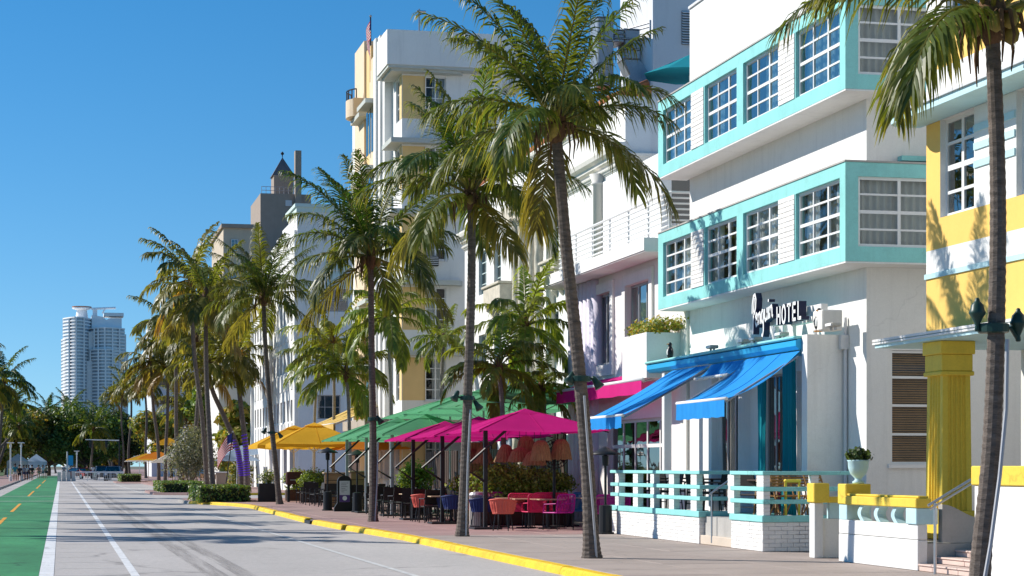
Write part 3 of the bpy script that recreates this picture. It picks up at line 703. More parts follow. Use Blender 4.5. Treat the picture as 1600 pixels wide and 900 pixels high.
# ================================================================ penguin figures
PENB = mat('penguin_black', (.012, .014, .02), .35, var=.1, bump=.05); PENW = mat('penguin_white', (.75, .74, .70), .5, var=.05, bump=.05); PENO = mat('penguin_orange', (.75, .3, .03), .5)
def penguin(label, loc, h, rz):
    r = thing('penguin_figure', label, 'figure', loc, rz, group='penguin figures of the hotel')
    m = MB(); m.smooth = True
    m.lathe([(.02, .03), (.13, .06), (.2, .2), (.22, .4), (.19, .58), (.12, .7), (.105, .76), (.125, .84), (.115, .92), (.06, .985), (.01, 1.0)], n=16); m.obj('body', PENB, r)
    m = MB(); m.smooth = True
    for j, (rr, z) in enumerate([(.10, .1), (.165, .25), (.18, .4), (.15, .56), (.08, .68)]):
        for i in range(7):
            a = R(-52 + 104 * i / 6); q = rr + .052
            m.v.append((-math.cos(a) * q * .98 - .0, math.sin(a) * q * .8, z))
    for j in range(4):
        for i in range(6): a = j * 7 + i; m.f.append((a, a+1, a+8, a+7)); m.m.append(0)
    m.obj('belly', PENW, r)
    for s in (-1, 1):
        m = MB(); m.smooth = True; m.tube([(0, s*.17, .64), (.02, s*.25, .45), (.05, s*.27, .25)], [.03, .045, .015], 8); m.obj('wing', PENB, r)
        m = MB(); m.cbox(-.2, .06, s*.09 - .05, s*.09 + .05, 0, .045, .015); m.obj('foot', PENO, r)
    m = MB(); m.tube([(-.09, 0, .89), (-.2, 0, .88), (-.26, 0, .86)], [.04, .022, .006], 8); m.obj('beak', PENO, r)
    r.scale = (h, h, h)
    return r
penguin('small penguin figure standing at the far tip of the blue canopy', (13.62, yx(1047, 13.62), slab_z + .02), .38, R(10))
penguin('penguin figure next to the end of the sign above the pier', (13.6, yx(1280, 13.6), slab_z + .03), .44, R(35))

# ================================================================ yellow and white building at the right
yb = wthing('deco_building', 'yellow and white deco building with pale blue eyebrows and a fluted yellow column', 'building')
XY, YF, YN = 13.9, 30.35, 16.0
fy = Fr('X', XY)
def yz(py): return gx(1449, py, XY).z
zc = 3.62; z_sill, z_head = yz(346), yz(196)
win = [(yx(1522, XY), yx(1469, XY)), (yx(1660, XY), yx(1588, XY))]
ops = [(a, c, z_sill, z_head) for a, c in win]
low = MB(); fy.wall(low, YN, YF, zc, yz(437)); low.obj('wall_band', YELL, yb)
m = MB(); m.quad((XY + .001, YF, zc), (24, YF, zc), (24, YF, 13), (XY + .001, YF, 13)); m.obj('end_wall', WHITE, yb)
m = MB(); fy.wall(m, YN, YF, yz(429), yz(393)); m.obj('wall_band', WHITE, yb)
m = MB(); fy.box(m, YN, YF + .02, yz(437), yz(429), -.1, .03); m.obj('stripe', PALEBL, yb)
m = MB(); fy.wall(m, YN, YF, yz(393), z_sill); m.obj('wall_band', YELL, yb)
m = MB(); fy.wall(m, win[0][1], YF, z_sill, z_head); m.obj('corner_pier', YELL, yb)
m = MB(); fy.wall(m, win[1][1], win[0][0], z_sill, z_head); fy.wall(m, YN, win[1][0], z_sill, z_head); m.obj('wall_band', WHITE, yb)
for k in range(3):
    zz = z_sill + .62 + k * .28
    m = MB(); fy.box(m, win[1][1] + .02, win[0][0] - .02, zz, zz + .11, 0, .025); m.obj('stripe', PALEBL, yb)
for a, c in win: window(yb, fy, a, c, z_sill, z_head, 2, 4, back=.1, fw=.06, mw=.05, gm=GLASSB, room=DARKIN, curtain=None, heavy=(('v', 2), ('u', 1)))
for a, c in win:
    m = MB(); q4 = [(a, z_sill), (c, z_sill), (c, z_head), (a, z_head)]
    for k in range(4): m.quad(fy.P(*q4[k]), fy.P(*q4[(k+1) % 4]), fy.P(*q4[(k+1) % 4], -.17), fy.P(*q4[k], -.17))
    m.obj('window_reveal', WHITE, yb)
def eyebrow(fr, u0, u1, z, out, th=.14, m_=None, parent=None, name='eyebrow', rnd=.35):
    """thin projecting slab with a rounded far corner"""
    pts = [(0, u0), (out, u0), (out, u1 - rnd)] + [(out - rnd + rnd * math.cos(R(a)), u1 - rnd + rnd * math.sin(R(a))) for a in (15, 30, 45, 60, 75, 90)] + [(0, u1)]
    o = MB()
    if fr.k == 'X': o.prism([(fr.p - d, u) for d, u in pts], 'z', z, z + th)
    else: o.prism([(u, fr.p - d) for d, u in pts], 'z', z, z + th)
    return o.obj(name, m_ or PALEBL, parent)
e1 = eyebrow(fy, YN, YF + .25, z_head + .004, .62, .11, PALEBL, yb, rnd=.3)
m = MB(); fy.box(m, YN, YF + .28, z_head + .117, z_head + .16, -.02, .66); m.obj('eyebrow_cap', GREYW, yb)
e2 = MB(); fy.box(e2, YN, YF + .25, zc - .13, zc - .004, -1.8, .8); e2.obj('porch_canopy', PALEBL, yb)
m = MB(); fy.box(m, YN, YF + .28, zc - .075, zc - .045, .802, .835); fy.box(m, YN, YF + .28, zc - .03, zc + .01, .802, .835); m.obj('canopy_trim', WHITE, yb)
m = MB(); fy.wall(m, YN, YF, z_head + .16, yz(116)); m.obj('wall_band', WHITE, yb)
m = MB(); fy.wall(m, YN, YF, yz(116), yz(52)); m.obj('wall_band', YELL, yb)
z3 = yz(52); w3 = [(yx(1555, XY), yx(1478, XY)), (yx(1660, XY), yx(1590, XY))]
m = MB(); fy.wall(m, YN, YF, z3, 13.0, [(a, c, z3, z3 + 1.6) for a, c in w3], .12); m.obj('wall_band', WHITE, yb)
for a, c in w3: window(yb, fy, a, c, z3, z3 + 1.6, 2, 4, back=.08, fw=.06, mw=.05, gm=GLASSB, room=DARKIN, heavy=(('v', 2), ('u', 1)))
m = MB(); m.box(15.6, 24, YN, YF, .41, zc - .14); m.obj('porch_wall', WHITE2, yb)
m = MB(); m.box(15.45, 15.6, 24.9, 25.1, .41, zc - .14); m.obj('door_frame', FRAMEW, yb)
m = MB(); m.quad((24, YN, 0), (24, YF, 0), (24, YF, 13), (24, YN, 13)); m.quad((XY, YN, 13), (24, YN, 13), (24, YF, 13), (XY, YF, 13)); m.obj('roof', CONC, yb)
# fluted column
def fluted(px0, px1, name='column'):
    xc0, xc1, yc0, yc1 = 13.28, 13.78, 28.42, 29.02
    c = MB()
    def ring(ins, fl):
        pts = []
        def side(a, b, nrm, n=6):
            for k in range(n):
                for q, d in ((0.0, 0), (.12, 0), (.3, 1), (.55, 1.25), (.8, 1), (.97, 0)):
                    t = (k + q) / n; x = a[0] + (b[0]-a[0])*t; y = a[1] + (b[1]-a[1])*t
                    edge = 0 if (k == 0 or k == n - 1) else 1
                    pts.append((x + nrm[0]*d*fl*edge, y + nrm[1]*d*fl*edge))
        x0, x1, y0, y1 = xc0 + ins, xc1 - ins, yc0 + ins, yc1 - ins
        side((x0, y0), (x1, y0), (0, 1)); side((x1, y0), (x1, y1), (-1, 0)); side((x1, y1), (x0, y1), (0, -1)); side((x0, y1), (x0, y0), (1, 0))
        return pts
    rs = [(ring(0, .03), .86), (ring(.02, .03), 2.95)]
    n = len(rs[0][0])
    for pts, z in rs: c.v += [(p[0], p[1], z) for p in pts]
    for i in range(n): c.f.append((i, (i+1) % n, n+(i+1) % n, n+i)); c.m.append(0)
    c.obj('column_shaft', LEMON, yb)
    k = MB(); k.cbox(xc0 - .03, xc1 + .03, yc0 - .03, yc1 + .03, 2.95, 3.02, .015); k.cbox(xc0 - .01, xc1 + .01, yc0 - .01, yc1 + .01, 3.021, 3.28, .01); k.cbox(xc0 - .04, xc1 + .04, yc0 - .04, yc1 + .04, 3.281, zc - .132, .012); k.obj('capital', LEMON, yb)
    k = MB(); k.cbox(xc0 - .04, xc1 + .04, yc0 - .04, yc1 + .04, .41, .858, .015); k.obj('column_base', LEMON, yb)
fluted(0, 0)
# porch: floor, steps, walls with curved blue grille blocks and yellow caps
PINKS = mat('pink_stone_step', (.66, .50, .43), .7, var=.1, scale=3, bump=.2)
XP = 12.35; pyN, pyF = 27.27, 30.32
m = MB(); m.box(13.35, 24, YN, YF - .05, 0, .41); m.box(XP + .16, 13.35, pyN + .002, pyF - .1, 0, .40); m.obj('porch_floor', CONC, yb)
for k in range(4):
    for j, (ya, yc) in enumerate(((25.42, 26.35), (26.36, 27.26)) if k % 2 else ((25.42, 25.95), (25.96, 26.8), (26.81, 27.26))):
        m = MB(); m.cbox(XP + .02 + k*.29, XP + .02 + (k+1)*.29 + .04, ya, yc, .1025*k, .1025*(k+1) - .028, .006); m.cbox(XP + k*.29, XP + .02 + (k+1)*.29 - .03, ya, yc, .1025*(k+1) - .027, .1025*(k+1), .008); m.obj('step', PINKS, yb)
fp = Fr('X', XP)
m = MB(); fp.box(m, pyN, pyF, 0, .45, -.16, 0, c=.008); fp.box(m, pyN + .002, pyF - .002, .458, .68, -.158, -.002, c=.008); m.obj('porch_wall', WHITE, yb)
m = MB(); fp.box(m, pyN - .05, pyF - .35, .93, 1.07, -.2, .05, c=.012); fp.box(m, pyN - .02, pyF - .35, 1.072, 1.105, -.17, .0, c=.01); m.obj('wall_cap', LEMON, yb)
m = MB(); fp.box(m, pyF - .34, pyF, .93, 1.26, -.42, .02, c=.015); m.obj('corner_post_cap', LEMON, yb)
m = MB(); fp.box(m, pyF - .33, pyF - .005, .682, .928, -.36, -.004, c=.008); m.obj('corner_post', PALEBL, yb)
m = MB(); fp.box(m, pyN - .02, pyN + .36, .682, .928, -.32, .03, c=.012); m.obj('grille_block', PALEBL, yb)
for yy in (28.05, 28.7, 29.35):
    blk = MB(); blk.smooth = False
    pts_o = [(yy - .06 + .13 * math.sin(math.pi * t / 8), .684 + .244 * t / 8) for t in range(9)]
    pts_i = [(y + .13, z) for y, z in pts_o][::-1]
    blk.prism(pts_o + pts_i, 'x', XP + .005, XP + .15); blk.obj('grille_block', PALEBL, yb)
m = MB(); m.cbox(XP, XP + .16, 31.38, 31.62, 0, .93, .008); m.cbox(XP + .162, 13.5, 31.44, 31.6, 0, .66, .006); m.obj('side_wall', WHITE, yb)
m = MB(); m.cbox(XP - .03, XP + .25, 31.33, 31.66, .932, 1.26, .015); m.cbox(XP + .252, 13.5, 31.42, 31.63, .93, 1.03, .01); m.obj('side_wall_cap', LEMON, yb)
m = MB(); m.box(XP + .3, 13.4, 31.46, 31.58, .662, .928); m.obj('side_wall_block', PALEBL, yb)
m = MB(); fp.box(m, 20.0, 25.4, 0, 1.28, -.3, 0, c=.012); m.obj('porch_wall', WHITE, yb)
m = MB(); fp.box(m, 20.0, 25.45, 1.282, 1.55, -.34, .03, c=.015); m.obj('wall_cap', LEMON, yb)
SCUR = MB(); pts = [(12.75, .41), (12.75, .98)] + [(12.75 + .6 * t / 6, .98 - .2 * (1 - math.cos(math.pi * t / 6)) / 2) for t in range(1, 7)] + [(13.35, .41)]
SCUR.prism(pts, 'y', 27.28, 27.42); SCUR.obj('scroll_wall', CONC, yb)
h = MB(); bp_ = gz(1461, 897, 0)
h.tube([(bp_.x, bp_.y, 0), (bp_.x, bp_.y, 1.02)], .022, 10); h.tube([(bp_.x - .1, bp_.y + .02, .98), (bp_.x + .55, bp_.y, 1.35), (bp_.x + .85, bp_.y, 1.37)], .02, 10); h.tube([(bp_.x - .1, bp_.y - .05, .93), (bp_.x + .55, bp_.y - .05, 1.3), (bp_.x + .85, bp_.y - .05, 1.32)], .016, 10)
h.tube([(bp_.x + .8, bp_.y, 1.36), (bp_.x + .8, bp_.y, .3)], .02, 10)
hrail = h.obj('handrail', STEEL, None); tag(hrail, 'steel pipe handrail beside the pink porch steps', 'handrail')
# ================================================================ pink-white building with the roof terrace
b3 = wthing('terrace_building', 'pinkish white building with a white railed roof terrace and magenta awning', 'building')
X3, Y3a, Y3b = 14.35, 45.0, 55.3
f3 = Fr('X', X3)
zs = gx(1006, 371, 13.55).z                      # terrace slab top
wa = (yx(956, X3), yx(904, X3)); za0, za1 = gx(930, 573, X3).z, gx(930, 463, X3).z
wbb = (yx(1017, X3), yx(980, X3))
gd = (46.0, 51.5, 0.0, 2.75)
m = MB(); f3.wall(m, Y3a, Y3b, 0, zs - .3, [(wa[0], wa[1], za0, za1), (wbb[0], wbb[1], za0, za1), gd], .16)
m.quad((X3, Y3b, 0), (26, Y3b, 0), (26, Y3b, zs), (X3, Y3b, zs)); m.quad((X3, Y3a, 0), (26, Y3a, 0), (26, Y3a, zs - .3), (X3, Y3a, zs - .3))
m.obj('wall', PINKW, b3)
for (a, c) in (wa, wbb):
    m = MB(); 
    for q in ((a - .28, a - .002), (c + .002, c + .28)): f3.box(m, q[0], q[1], za0 - .3, za1 + .28, .002, .07)
    f3.box(m, a - .002, c + .002, za1 + .002, za1 + .28, .002, .07); f3.box(m, a - .002, c + .002, za0 - .3, za0 - .002, .002, .07)
    m.obj('window_surround', WHITE, b3)
    window(b3, f3, a, c, za0, za1, 4 if a == wa[0] else 3, [0, 1], back=.1, fw=.07, mw=.07, fm=FRAMEG, gm=GLASSB, curtain='full' if a != wa[0] else 'right')
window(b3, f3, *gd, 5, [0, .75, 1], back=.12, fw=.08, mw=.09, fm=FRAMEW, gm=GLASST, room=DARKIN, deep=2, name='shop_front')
m = MB(); m.box(13.55, 20, 45.4, 56.0, zs - .3, zs); m.obj('terrace_slab', WHITE, b3)
m = MB(); m.box(13.58, 14.3, 45.42, 55.9, zs - .33, zs - .302); m.obj('terrace_soffit', PINKW, b3)
rl_x = 14.05; ynr = yx(1045, rl_x); zr = gx(1045, 300, rl_x).z
for k in range(8):
    zz = zs + .12 + (zr - zs - .12) * k / 7
    m = MB(); m.tube([(rl_x, 55.6, zz), (rl_x, ynr + .06, zz), (rl_x + .06, ynr, zz), (18, ynr, zz)], .024 if k < 7 else .034, 6); m.obj('rail', FRAMEW, b3)
for k in range(7):
    m = MB(); yy = ynr + .02 + k * 1.75; m.tube([(rl_x + .03, yy, zs), (rl_x + .03, yy, zr)], .028, 6); m.obj('rail_post', FRAMEW, b3)
gb = Fr('Y', 49.6); xg = xy(1047.5, 49.6)
m = MB(); gb.wall(m, xg - .25, 19, zs, zs + 2.75, [(xg, xg + 1.6, zs + .05, zs + 2.55)], .1); m.quad((xg - .25, 49.6, zs), (xg - .25, 55.3, zs), (xg - .25, 55.3, zs + 2.75), (xg - .25, 49.6, zs + 2.75)); m.quad((xg - .25, 49.6, zs + 2.75), (19, 49.6, zs + 2.75), (19, 55.3, zs + 2.75), (xg - .25, 55.3, zs + 2.75))
m.obj('stair_house', WHITE, b3)
window(b3, gb, xg, xg + 1.6, zs + .05, zs + 2.55, [0, 1], 3, back=.06, gm=GLASST, room=DARKIN)
# planter box on the front
xp0 = 13.5; zp0, zp1 = gy(1012, 590, 45.02).z, gy(1012, 519, 45.02).z
m = MB()
m.box(xp0, xp0 + .08, 45.02, 47.1, zp0, zp1); m.box(xp0 + .08, X3 - .003, 45.02, 45.1, zp0, zp1); m.box(xp0 + .08, X3 - .003, 47.02, 47.1, zp0, zp1); m.box(xp0 + .08, X3 - .003, 45.1, 47.02, zp0, zp1 - .12)
m.obj('planter_box', WHITE, b3)
m = MB(); m.box(X3 - .02, X3 + 1, 44.55, 45.0, 0, 6.4); m.obj('party_wall', WHITE2, b3)
# lavender fluted end pier
m = MB(); xl0 = 14.28
for k in range(7):
    yy = 52.6 + k * .42; m.lathe([(.2, 0), (.2, zs - .34)], (xl0 + .1, yy, 0), 10)
smooth(m.obj('fluted_pier', LAV, b3))
m = MB(); f3.box(m, 45.1, 55.6, gx(1010, 590, X3).z - .02, gx(1010, 590, X3).z + .1, .002, .16); m.obj('string_course', WHITE2, b3)
mz = gx(1005, 588, 13.45).z
awning('magenta awning with a white stripe on the pink-white building front', X3 - .17, 13.5, 45.3, 53.6, mz + .2, mz - .06, .34, AWM, sag=.02, barr=.05)

# ================================================================ mediterranean building with twisted columns
b4 = wthing('mediterranean_building', 'cream mediterranean building with twisted stone columns and heavy cornices', 'building')
X4, Y4a, Y4b = 16.0, 55.5, 79.0
f4, f4s = Fr('X', X4), Fr('Y', Y4a)
zc4 = gx(977, 232, X4).z; zt4 = gx(977, 150, X4).z
TEALW = mat('teal_window_frame', (.50, .60, .58), .5, var=.05)
wz1, wz0 = gx(778, 380, X4).z, gx(778, 450, X4).z
cols4 = [(748, 760), (772, 783), (799, 808), (822, 832), (863, 873), (949, 965)]
rows4 = [(wz0, wz1), (wz0 - 3.25, wz1 - 3.25)]
ops = []
for (a, c) in cols4:
    for (r0, r1) in rows4: ops.append((yx(c, X4), yx(a, X4), r0, r1))
ops.append((yx(964, X4), yx(950, X4), zc4 + .3, zt4 - .2)) if zt4 - zc4 > 1.6 else None
for k in range(4): ops.append((57.2 + k * 5.2, 60.2 + k * 5.2, .3, 3.0))
m = MB(); f4.wall(m, Y4a, Y4b, 0, zt4, ops, .2); f4s.wall(m, X4, 28, 0, zt4)
m.quad((X4, Y4b, 0), (28, Y4b, 0), (28, Y4b, zt4), (X4, Y4b, zt4)); m.quad((X4, Y4a, zt4), (28, Y4a, zt4), (28, Y4b, zt4), (X4, Y4b, zt4))
m.obj('wall', WHITE, b4)
for o in ops:
    if o[2] < .5: window(b4, f4, *o, 3, [0, .7, 1], back=.18, fm=WOODD, gm=GLASST, room=DARKIN, name='shop_front', deep=1.5)
    else: window(b4, f4, *o, 2, 4, back=.12, fw=.06, mw=.04, fm=TEALW, gm=GLASST if o[2] > 5 else GLASSB, room=DARKIN)
def moulding(fr, u0, u1, z, parent, s=1.0, m_=None, name='cornice'):
    pr_ = [(0, 0), (.06, 0), (.08, .08), (.18, .12), (.2, .2), (.32, .26), (.36, .36), (.36, .42), (0, .44)]
    o = MB()
    if fr.k == 'X': o.prism([(fr.p + .002 - d * s, z + h * s) for d, h in pr_], 'y', u0, u1)
    else: o.prism([(fr.p + .002 - d * s, z + h * s) for d, h in pr_], 'x', u0, u1)
    return o.obj(name, m_ or WHITE2, parent)
moulding(f4, Y4a - .3, Y4b, zc4 - .35, b4, 1.15, WHITE2); moulding(f4s, X4 - .0, 28, zc4 - .35, b4, .5, WHITE2)
moulding(f4, Y4a, Y4b, zt4 - .28, b4, .7, WHITE2, 'roof_moulding'); moulding(f4, Y4a, Y4b, wz1 + .35, b4, .4, WHITE2, 'string_course'); moulding(f4, Y4a, Y4b, wz1 + .75, b4, .3, WHITE2, 'string_course')
moulding(f4, Y4a, Y4b, 3.7, b4, .8, STONE, 'string_course')
def twisted(px, r=.15, top=None, bot=1.0):
    y = yx(px, X4 - .3); x = X4 - .28; top = top or gx(px, 352, X4 - .3).z
    c = MB(); c.smooth = True; n = 14; k = 90; o = 0
    for i in range(k + 1):
        z = bot + (top - bot) * i / k
        for j in range(n):
            a = 2 * math.pi * j / n; rr = r * (1 + .07 * math.cos(3 * (a - z * 2.6)))
            c.v.append((x + rr * math.cos(a), y + rr * math.sin(a), z))
    for i in range(k):
        for j in range(n): c.f.append((i*n+j, i*n+(j+1) % n, (i+1)*n+(j+1) % n, (i+1)*n+j)); c.m.append(0)
    col = c.obj('twisted_column', STONE, b4)
    q = MB(); q.lathe([(r*1.25, 0), (r*1.3, .06), (r*1.05, .08), (r*1.15, .25), (r*1.5, .5), (r*1.75, .62), (r*1.75, .72)], (x, y, top), 14)
    for j in range(8):
        a = 2*math.pi*j/8
        for hh in (.22, .45):
            ca, sa = math.cos(a + hh), math.sin(a + hh); e = r * (1.2 + hh * .5)
            q.tube([(x + ca*e*.95, y + sa*e*.95, top + hh - .15), (x + ca*(e+.05), y + sa*(e+.05), top + hh), (x + ca*(e+.1), y + sa*(e+.1), top + hh - .03)], [.05, .05, .02], 6)
    smooth(q.obj('capital', STONE, col))
for px in (806, 815, 831, 841): twisted(px)
m = MB(); f4.box(m, yx(847, X4), yx(800, X4), gx(822, 342, X4).z, gx(822, 320, X4).z, .003, .45); m.obj('stone_frieze', STONE, b4)
for px in (857, 931):
    m = MB(); y = yx(px, X4 - .2); m.lathe([(.17, 1.0), (.17, zc4 - .75), (.23, zc4 - .72), (.23, zc4 - .66), (.19, zc4 - .64), (.28, zc4 - .4)], (X4 - .12, y, 0), 14); smooth(m.obj('pilaster', WHITE2, b4))
for (pa, pb, py0, py1) in ((757, 783, 474, 448), (846, 868, 425, 411), (600, 601, 0, 0)):
    if py0 == 0: continue
    z0_, z1_ = gx((pa+pb)/2, py0, X4 - .5).z, gx((pa+pb)/2, py1, X4 - .5).z
    y0_, y1_ = yx(pb, X4 - .5), yx(pa, X4 - .5)
    m = MB(); f4.box(m, y0_, y1_, z0_, z1_, .003, .55, c=.02); f4.box(m, y0_ - .05, y1_ + .05, z1_ + .002, z1_ + .1, .003, .62, c=.02); bal = m.obj('balconette', STONE, b4)
    for k in range(3):
        yy = y0_ + .1 + (y1_ - y0_ - .35) * k / 2; q = MB()
        q.prism([(X4 - .01, z0_ - .003), (X4 - .5, z0_ - .003), (X4 - .46, z0_ - .2), (X4 - .25, z0_ - .3), (X4 - .2, z0_ - .55), (X4 - .01, z0_ - .75)], 'y', yy, yy + .16); q.obj('bracket', STONE, bal)
TERRA = mat('terracotta_tile', (.42, .15, .06), .8, var=.25, scale=4, bump=.3, orand=.12)
tl = MB(); tl.smooth = True
tl.tube([(X4 - .1, 0, zt4 + .18), (X4 + 1.2, 0, zt4 + .75)], .115, 8); tme = tl.mesh('roof_tile', TERRA)
rf = MB(); rf.prism([(X4 - .15, zt4 + .01), (X4 + 1.25, zt4 + .62), (X4 + 1.25, zt4 + .012)], 'y', 57.0, Y4b - .2); roof4 = rf.obj('roof', TERRA, b4)
for k in range(95): link('roof_tile', tme, roof4, (0, 57.2 + k * .225, 0))
# kitchen ducts and tank on its roof
duct = wthing('ventilation_duct', 'pair of grey sheet metal ducts on the roof behind the tall palm', 'duct')
def ductpart(pa, pb, py0, py1, Y, dep=.9):
    x0, x1 = xy(pa, Y), xy(pb, Y); z0_, z1_ = gy(pa, py0, Y).z, gy(pa, py1, Y).z
    o = MB(); n = 3
    for k in range(n):
        a, c = z0_ + (z1_ - z0_) * k / n, z0_ + (z1_ - z0_) * (k + 1) / n; o.cbox(x0, x1, Y, Y + dep, a + .01, c - .01, .03); o.box(x0 - .03, x1 + .03, Y - .03, Y + dep + .03, c - .012, c + .012)
    return o.obj('duct_section', GALV, duct)
ductpart(934, 959, 135, 26, 58.6); ductpart(976, 1000, 92, 45, 58.9); ductpart(959.5, 975.5, 66, 46, 58.8)
m = MB(); x0, x1 = xy(976, 58.9), xy(1000, 58.9); za, zb_ = gy(980, 150, 58.9).z, gy(980, 92.5, 58.9).z
m.prism([(x0, zb_), (x1, zb_), (x1 + .35, zb_ - .45), (x1 + .35, za), (x0 + .2, za), (x0 + .2, zb_ - .45)], 'y', 58.95, 59.7); m.obj('duct_bend', GALV, duct)
tk = MB(); xk = xy(1008, 59.3); tk.lathe([(.24, zt4), (.24, gy(1008, 62, 59.3).z), (.05, gy(1008, 58, 59.3).z)], (xk, 59.3, 0), 16); smooth(tk.obj('water_heater', GREYW)); tag(bpy.context.scene.objects['water_heater'], 'grey white round tank with a pipe frame on the roof beside the ducts', 'tank')
# ================================================================ tall plain block behind
b5 = wthing('tall_block', 'plain tall white block with a louvred vent rising behind the roof terrace', 'building')
Y5 = 61.0; x5 = xy(1020, Y5); y5b = yx(973, x5)
m = MB(); m.box(x5, x5 + 14, Y5, y5b + .3, 0, 19.5); m.obj('wall', GREYW, b5)
vx0, vx1 = xy(1065, Y5), xy(1065, Y5) + 1.3; vz0, vz1 = gy(1070, 70, Y5).z, gy(1070, 17, Y5).z
m = MB(); m.box(vx0, vx1, Y5 - .015, Y5 - .004, vz0, vz1); vent = m.obj('vent', BLACKM, b5)
for k in range(13):
    z = vz0 + (vz1 - vz0) * k / 13; q = MB(); q.prism([(Y5 - .09, z), (Y5 - .02, z + .055), (Y5 - .02, z + .075), (Y5 - .1, z + .018)], 'x', vx0, vx1); q.obj('louvre', GREYW, vent)
m = MB(); xa = xy(1016, Y5 - .4)
m.tube([(xa, Y5 - .4, gy(1016, 150, Y5).z), (xa, Y5 - .4, gy(1016, 36, Y5).z)], .035, 8); m.tube([(xa, Y5 - .4, gy(1016, 40, Y5).z), (x5 - .9, Y5 - .3 + 1.5, gy(1016, 40, Y5).z)], .03, 8); m.tube([(xa, Y5 - .4, gy(1016, 46, Y5).z), (x5 - .9, Y5 + 1.2, gy(1016, 46, Y5).z)], .03, 8); m.obj('pipe_frame', PIPE, b5)
# small teal parasol on the roof
tp = wthing('roof_parasol', 'small teal parasol on the roof terrace beside the turquoise hotel', 'parasol')
cxp, cyp = xy(1078, 57.5), 57.5; zz = gy(1050, 117, cyp).z
m = MB(); m.lathe([(1.45, zz), (.75, zz + .3), (.05, zz + .62)], (cxp, cyp, 0), 8); m.obj('canopy', CURTT, tp)
m = MB(); m.tube([(cxp, cyp, zt4 - .0), (cxp, cyp, zz + .6)], .03, 8); m.obj('pole', FRAMEW, tp)

# ================================================================ tall yellow and white deco tower
b6 = wthing('deco_tower', 'tall white deco hotel with yellow panels, rounded eyebrows and a flag', 'building')
X6, Y6 = 14.0, 82.45
f6, f6s = Fr('X', X6), Fr('Y', Y6)
st_ = (gy(650, 444, Y6).z - gy(650, 554, Y6).z); e0 = gy(650, 556, Y6).z
xr = xy(785, Y6); ztop = gy(640, 107, Y6).z
nfl = 5
yel = (X6 + .02, xy(663, Y6)); wnx = (xy(664.5, Y6), xy(697, Y6))
ops = []
for k in range(-1, nfl):
    zt = e0 + st_ * k - .02
    ops.append((wnx[0], wnx[1], zt - 1.85, zt - .05))
fops = [(Y6 + .6 , Y6 + 1.5, o[2], o[3]) for o in ops]
m = MB(); f6s.wall(m, X6, xr, 0, ztop, ops, .12); f6.wall(m, Y6, 97, 0, ztop, fops, .12)
m.quad((X6, 97, 0), (xr, 97, 0), (xr, 97, ztop), (X6, 97, ztop)); m.quad((X6, Y6, ztop), (xr, Y6, ztop), (xr, 97, ztop), (X6, 97, ztop)); m.quad((xr, Y6, 0), (xr, 97, 0), (xr, 97, ztop), (xr, Y6, ztop))
m.obj('wall', WHITE, b6)
for o in ops:
    window(b6, f6s, *o, 2, 4, back=.07, fw=.05, mw=.035, curtain=random.choice(['full', 'left', 'right']), heavy=(('u', 1),))
    q = MB(); f6s.box(q, yel[0], yel[1], o[2], o[3], -.05, .012); f6s.box(q, wnx[0] - .004, wnx[0] - .06, o[2], o[3], .0, .012); q.obj('yellow_panel', YELLF, b6)
    q = MB(); f6s.box(q, wnx[0] - .05, wnx[1] + .05, o[2] - .06, o[2] - .003, -.02, .05); q.obj('sill', GREYW, b6)
    q = MB(); f6.box(q, Y6 + .02, Y6 + .55, o[2], o[3], -.05, .012); q.obj('yellow_panel', YELLF, b6)
for o in fops: window(b6, f6, *o, 2, 3, back=.07, room=DARKIN, gm=GLASSB, pane_objs=False)
EYE6 = mat('grey_eyebrow', (.50, .52, .48), .8, var=.06)
for k in range(-1, nfl):
    z = e0 + st_ * k
    x0, x1 = X6 - .55, xy(722, Y6); rr = .5; pts = [(x0, Y6 + 1.9), (x0, Y6 - .55), (x1 - rr, Y6 - .55)] + [(x1 - rr + rr * math.sin(R(a)), Y6 - .55 + rr - rr * math.cos(R(a))) for a in range(15, 91, 15)] + [(x1, Y6 - .004), (X6 - .004, Y6 - .004), (X6 - .004, Y6 + 1.9)]
    q = MB(); q.prism(pts, 'z', z, z + .2); q.obj('eyebrow', EYE6, b6)
for z in (e0 + st_ * 1 + .95,): 
    q = MB(); xa, xb = xy(660, Y6), xy(684, Y6); zz_ = gy(670, 416, Y6).z
    f6s.box(q, xa, xb, zz_, zz_ + .42, .004, .25, c=.02); ac = q.obj('air_conditioner', BLACKM, b6)
    for k in range(5): q = MB(); f6s.box(q, xa + .02, xb - .02, zz_ + .05 + k * .075, zz_ + .075 + k * .075, .252, .27); q.obj('fin', GREYW, ac)
# top parapet box
q = MB(); q.box(X6 - .75, xr, Y6 - .75, Y6 + 2.0, ztop + .003, gy(640, 47, Y6 - .75).z); q.obj('parapet_box', WHITE, b6)
q = MB(); q.box(X6 - .7, xr, Y6 - .7, Y6 + 2.4, ztop - .12, ztop); q.obj('parapet_soffit', EYE6, b6)
tz = gx(605, 37, X6 - .5).z
q = MB()
for k, (dx, za) in enumerate(((.35, 0), (.45, .0), (.55, -.0), (.45, -.0))):
    q.box(X6 - dx, X6 + 3, Y6 + 2.42 + k * .62, Y6 + 2.42 + k * .62 + .6, 1, tz + za)
q.box(X6 + .0, X6 + 6, Y6 + 2.4, Y6 + 5, ztop, tz - .15); q.obj('fluted_tower', WHITE, b6)
q = MB(); 
for k in range(3): q.box(X6 - .4 + .1 * k, X6 + 3, Y6 + 5.0 + k * .9, Y6 + 5.88 + k * .9, 1, tz - .5 - .35 * k)
q.obj('cream_tower', PEACH, b6)
q = MB(); q.box(X6 - .12, X6 + 3, Y6 + 7.75, Y6 + 9.2, 1, gx(577, 80, X6).z); q.obj('yellow_wing', YELLF, b6)
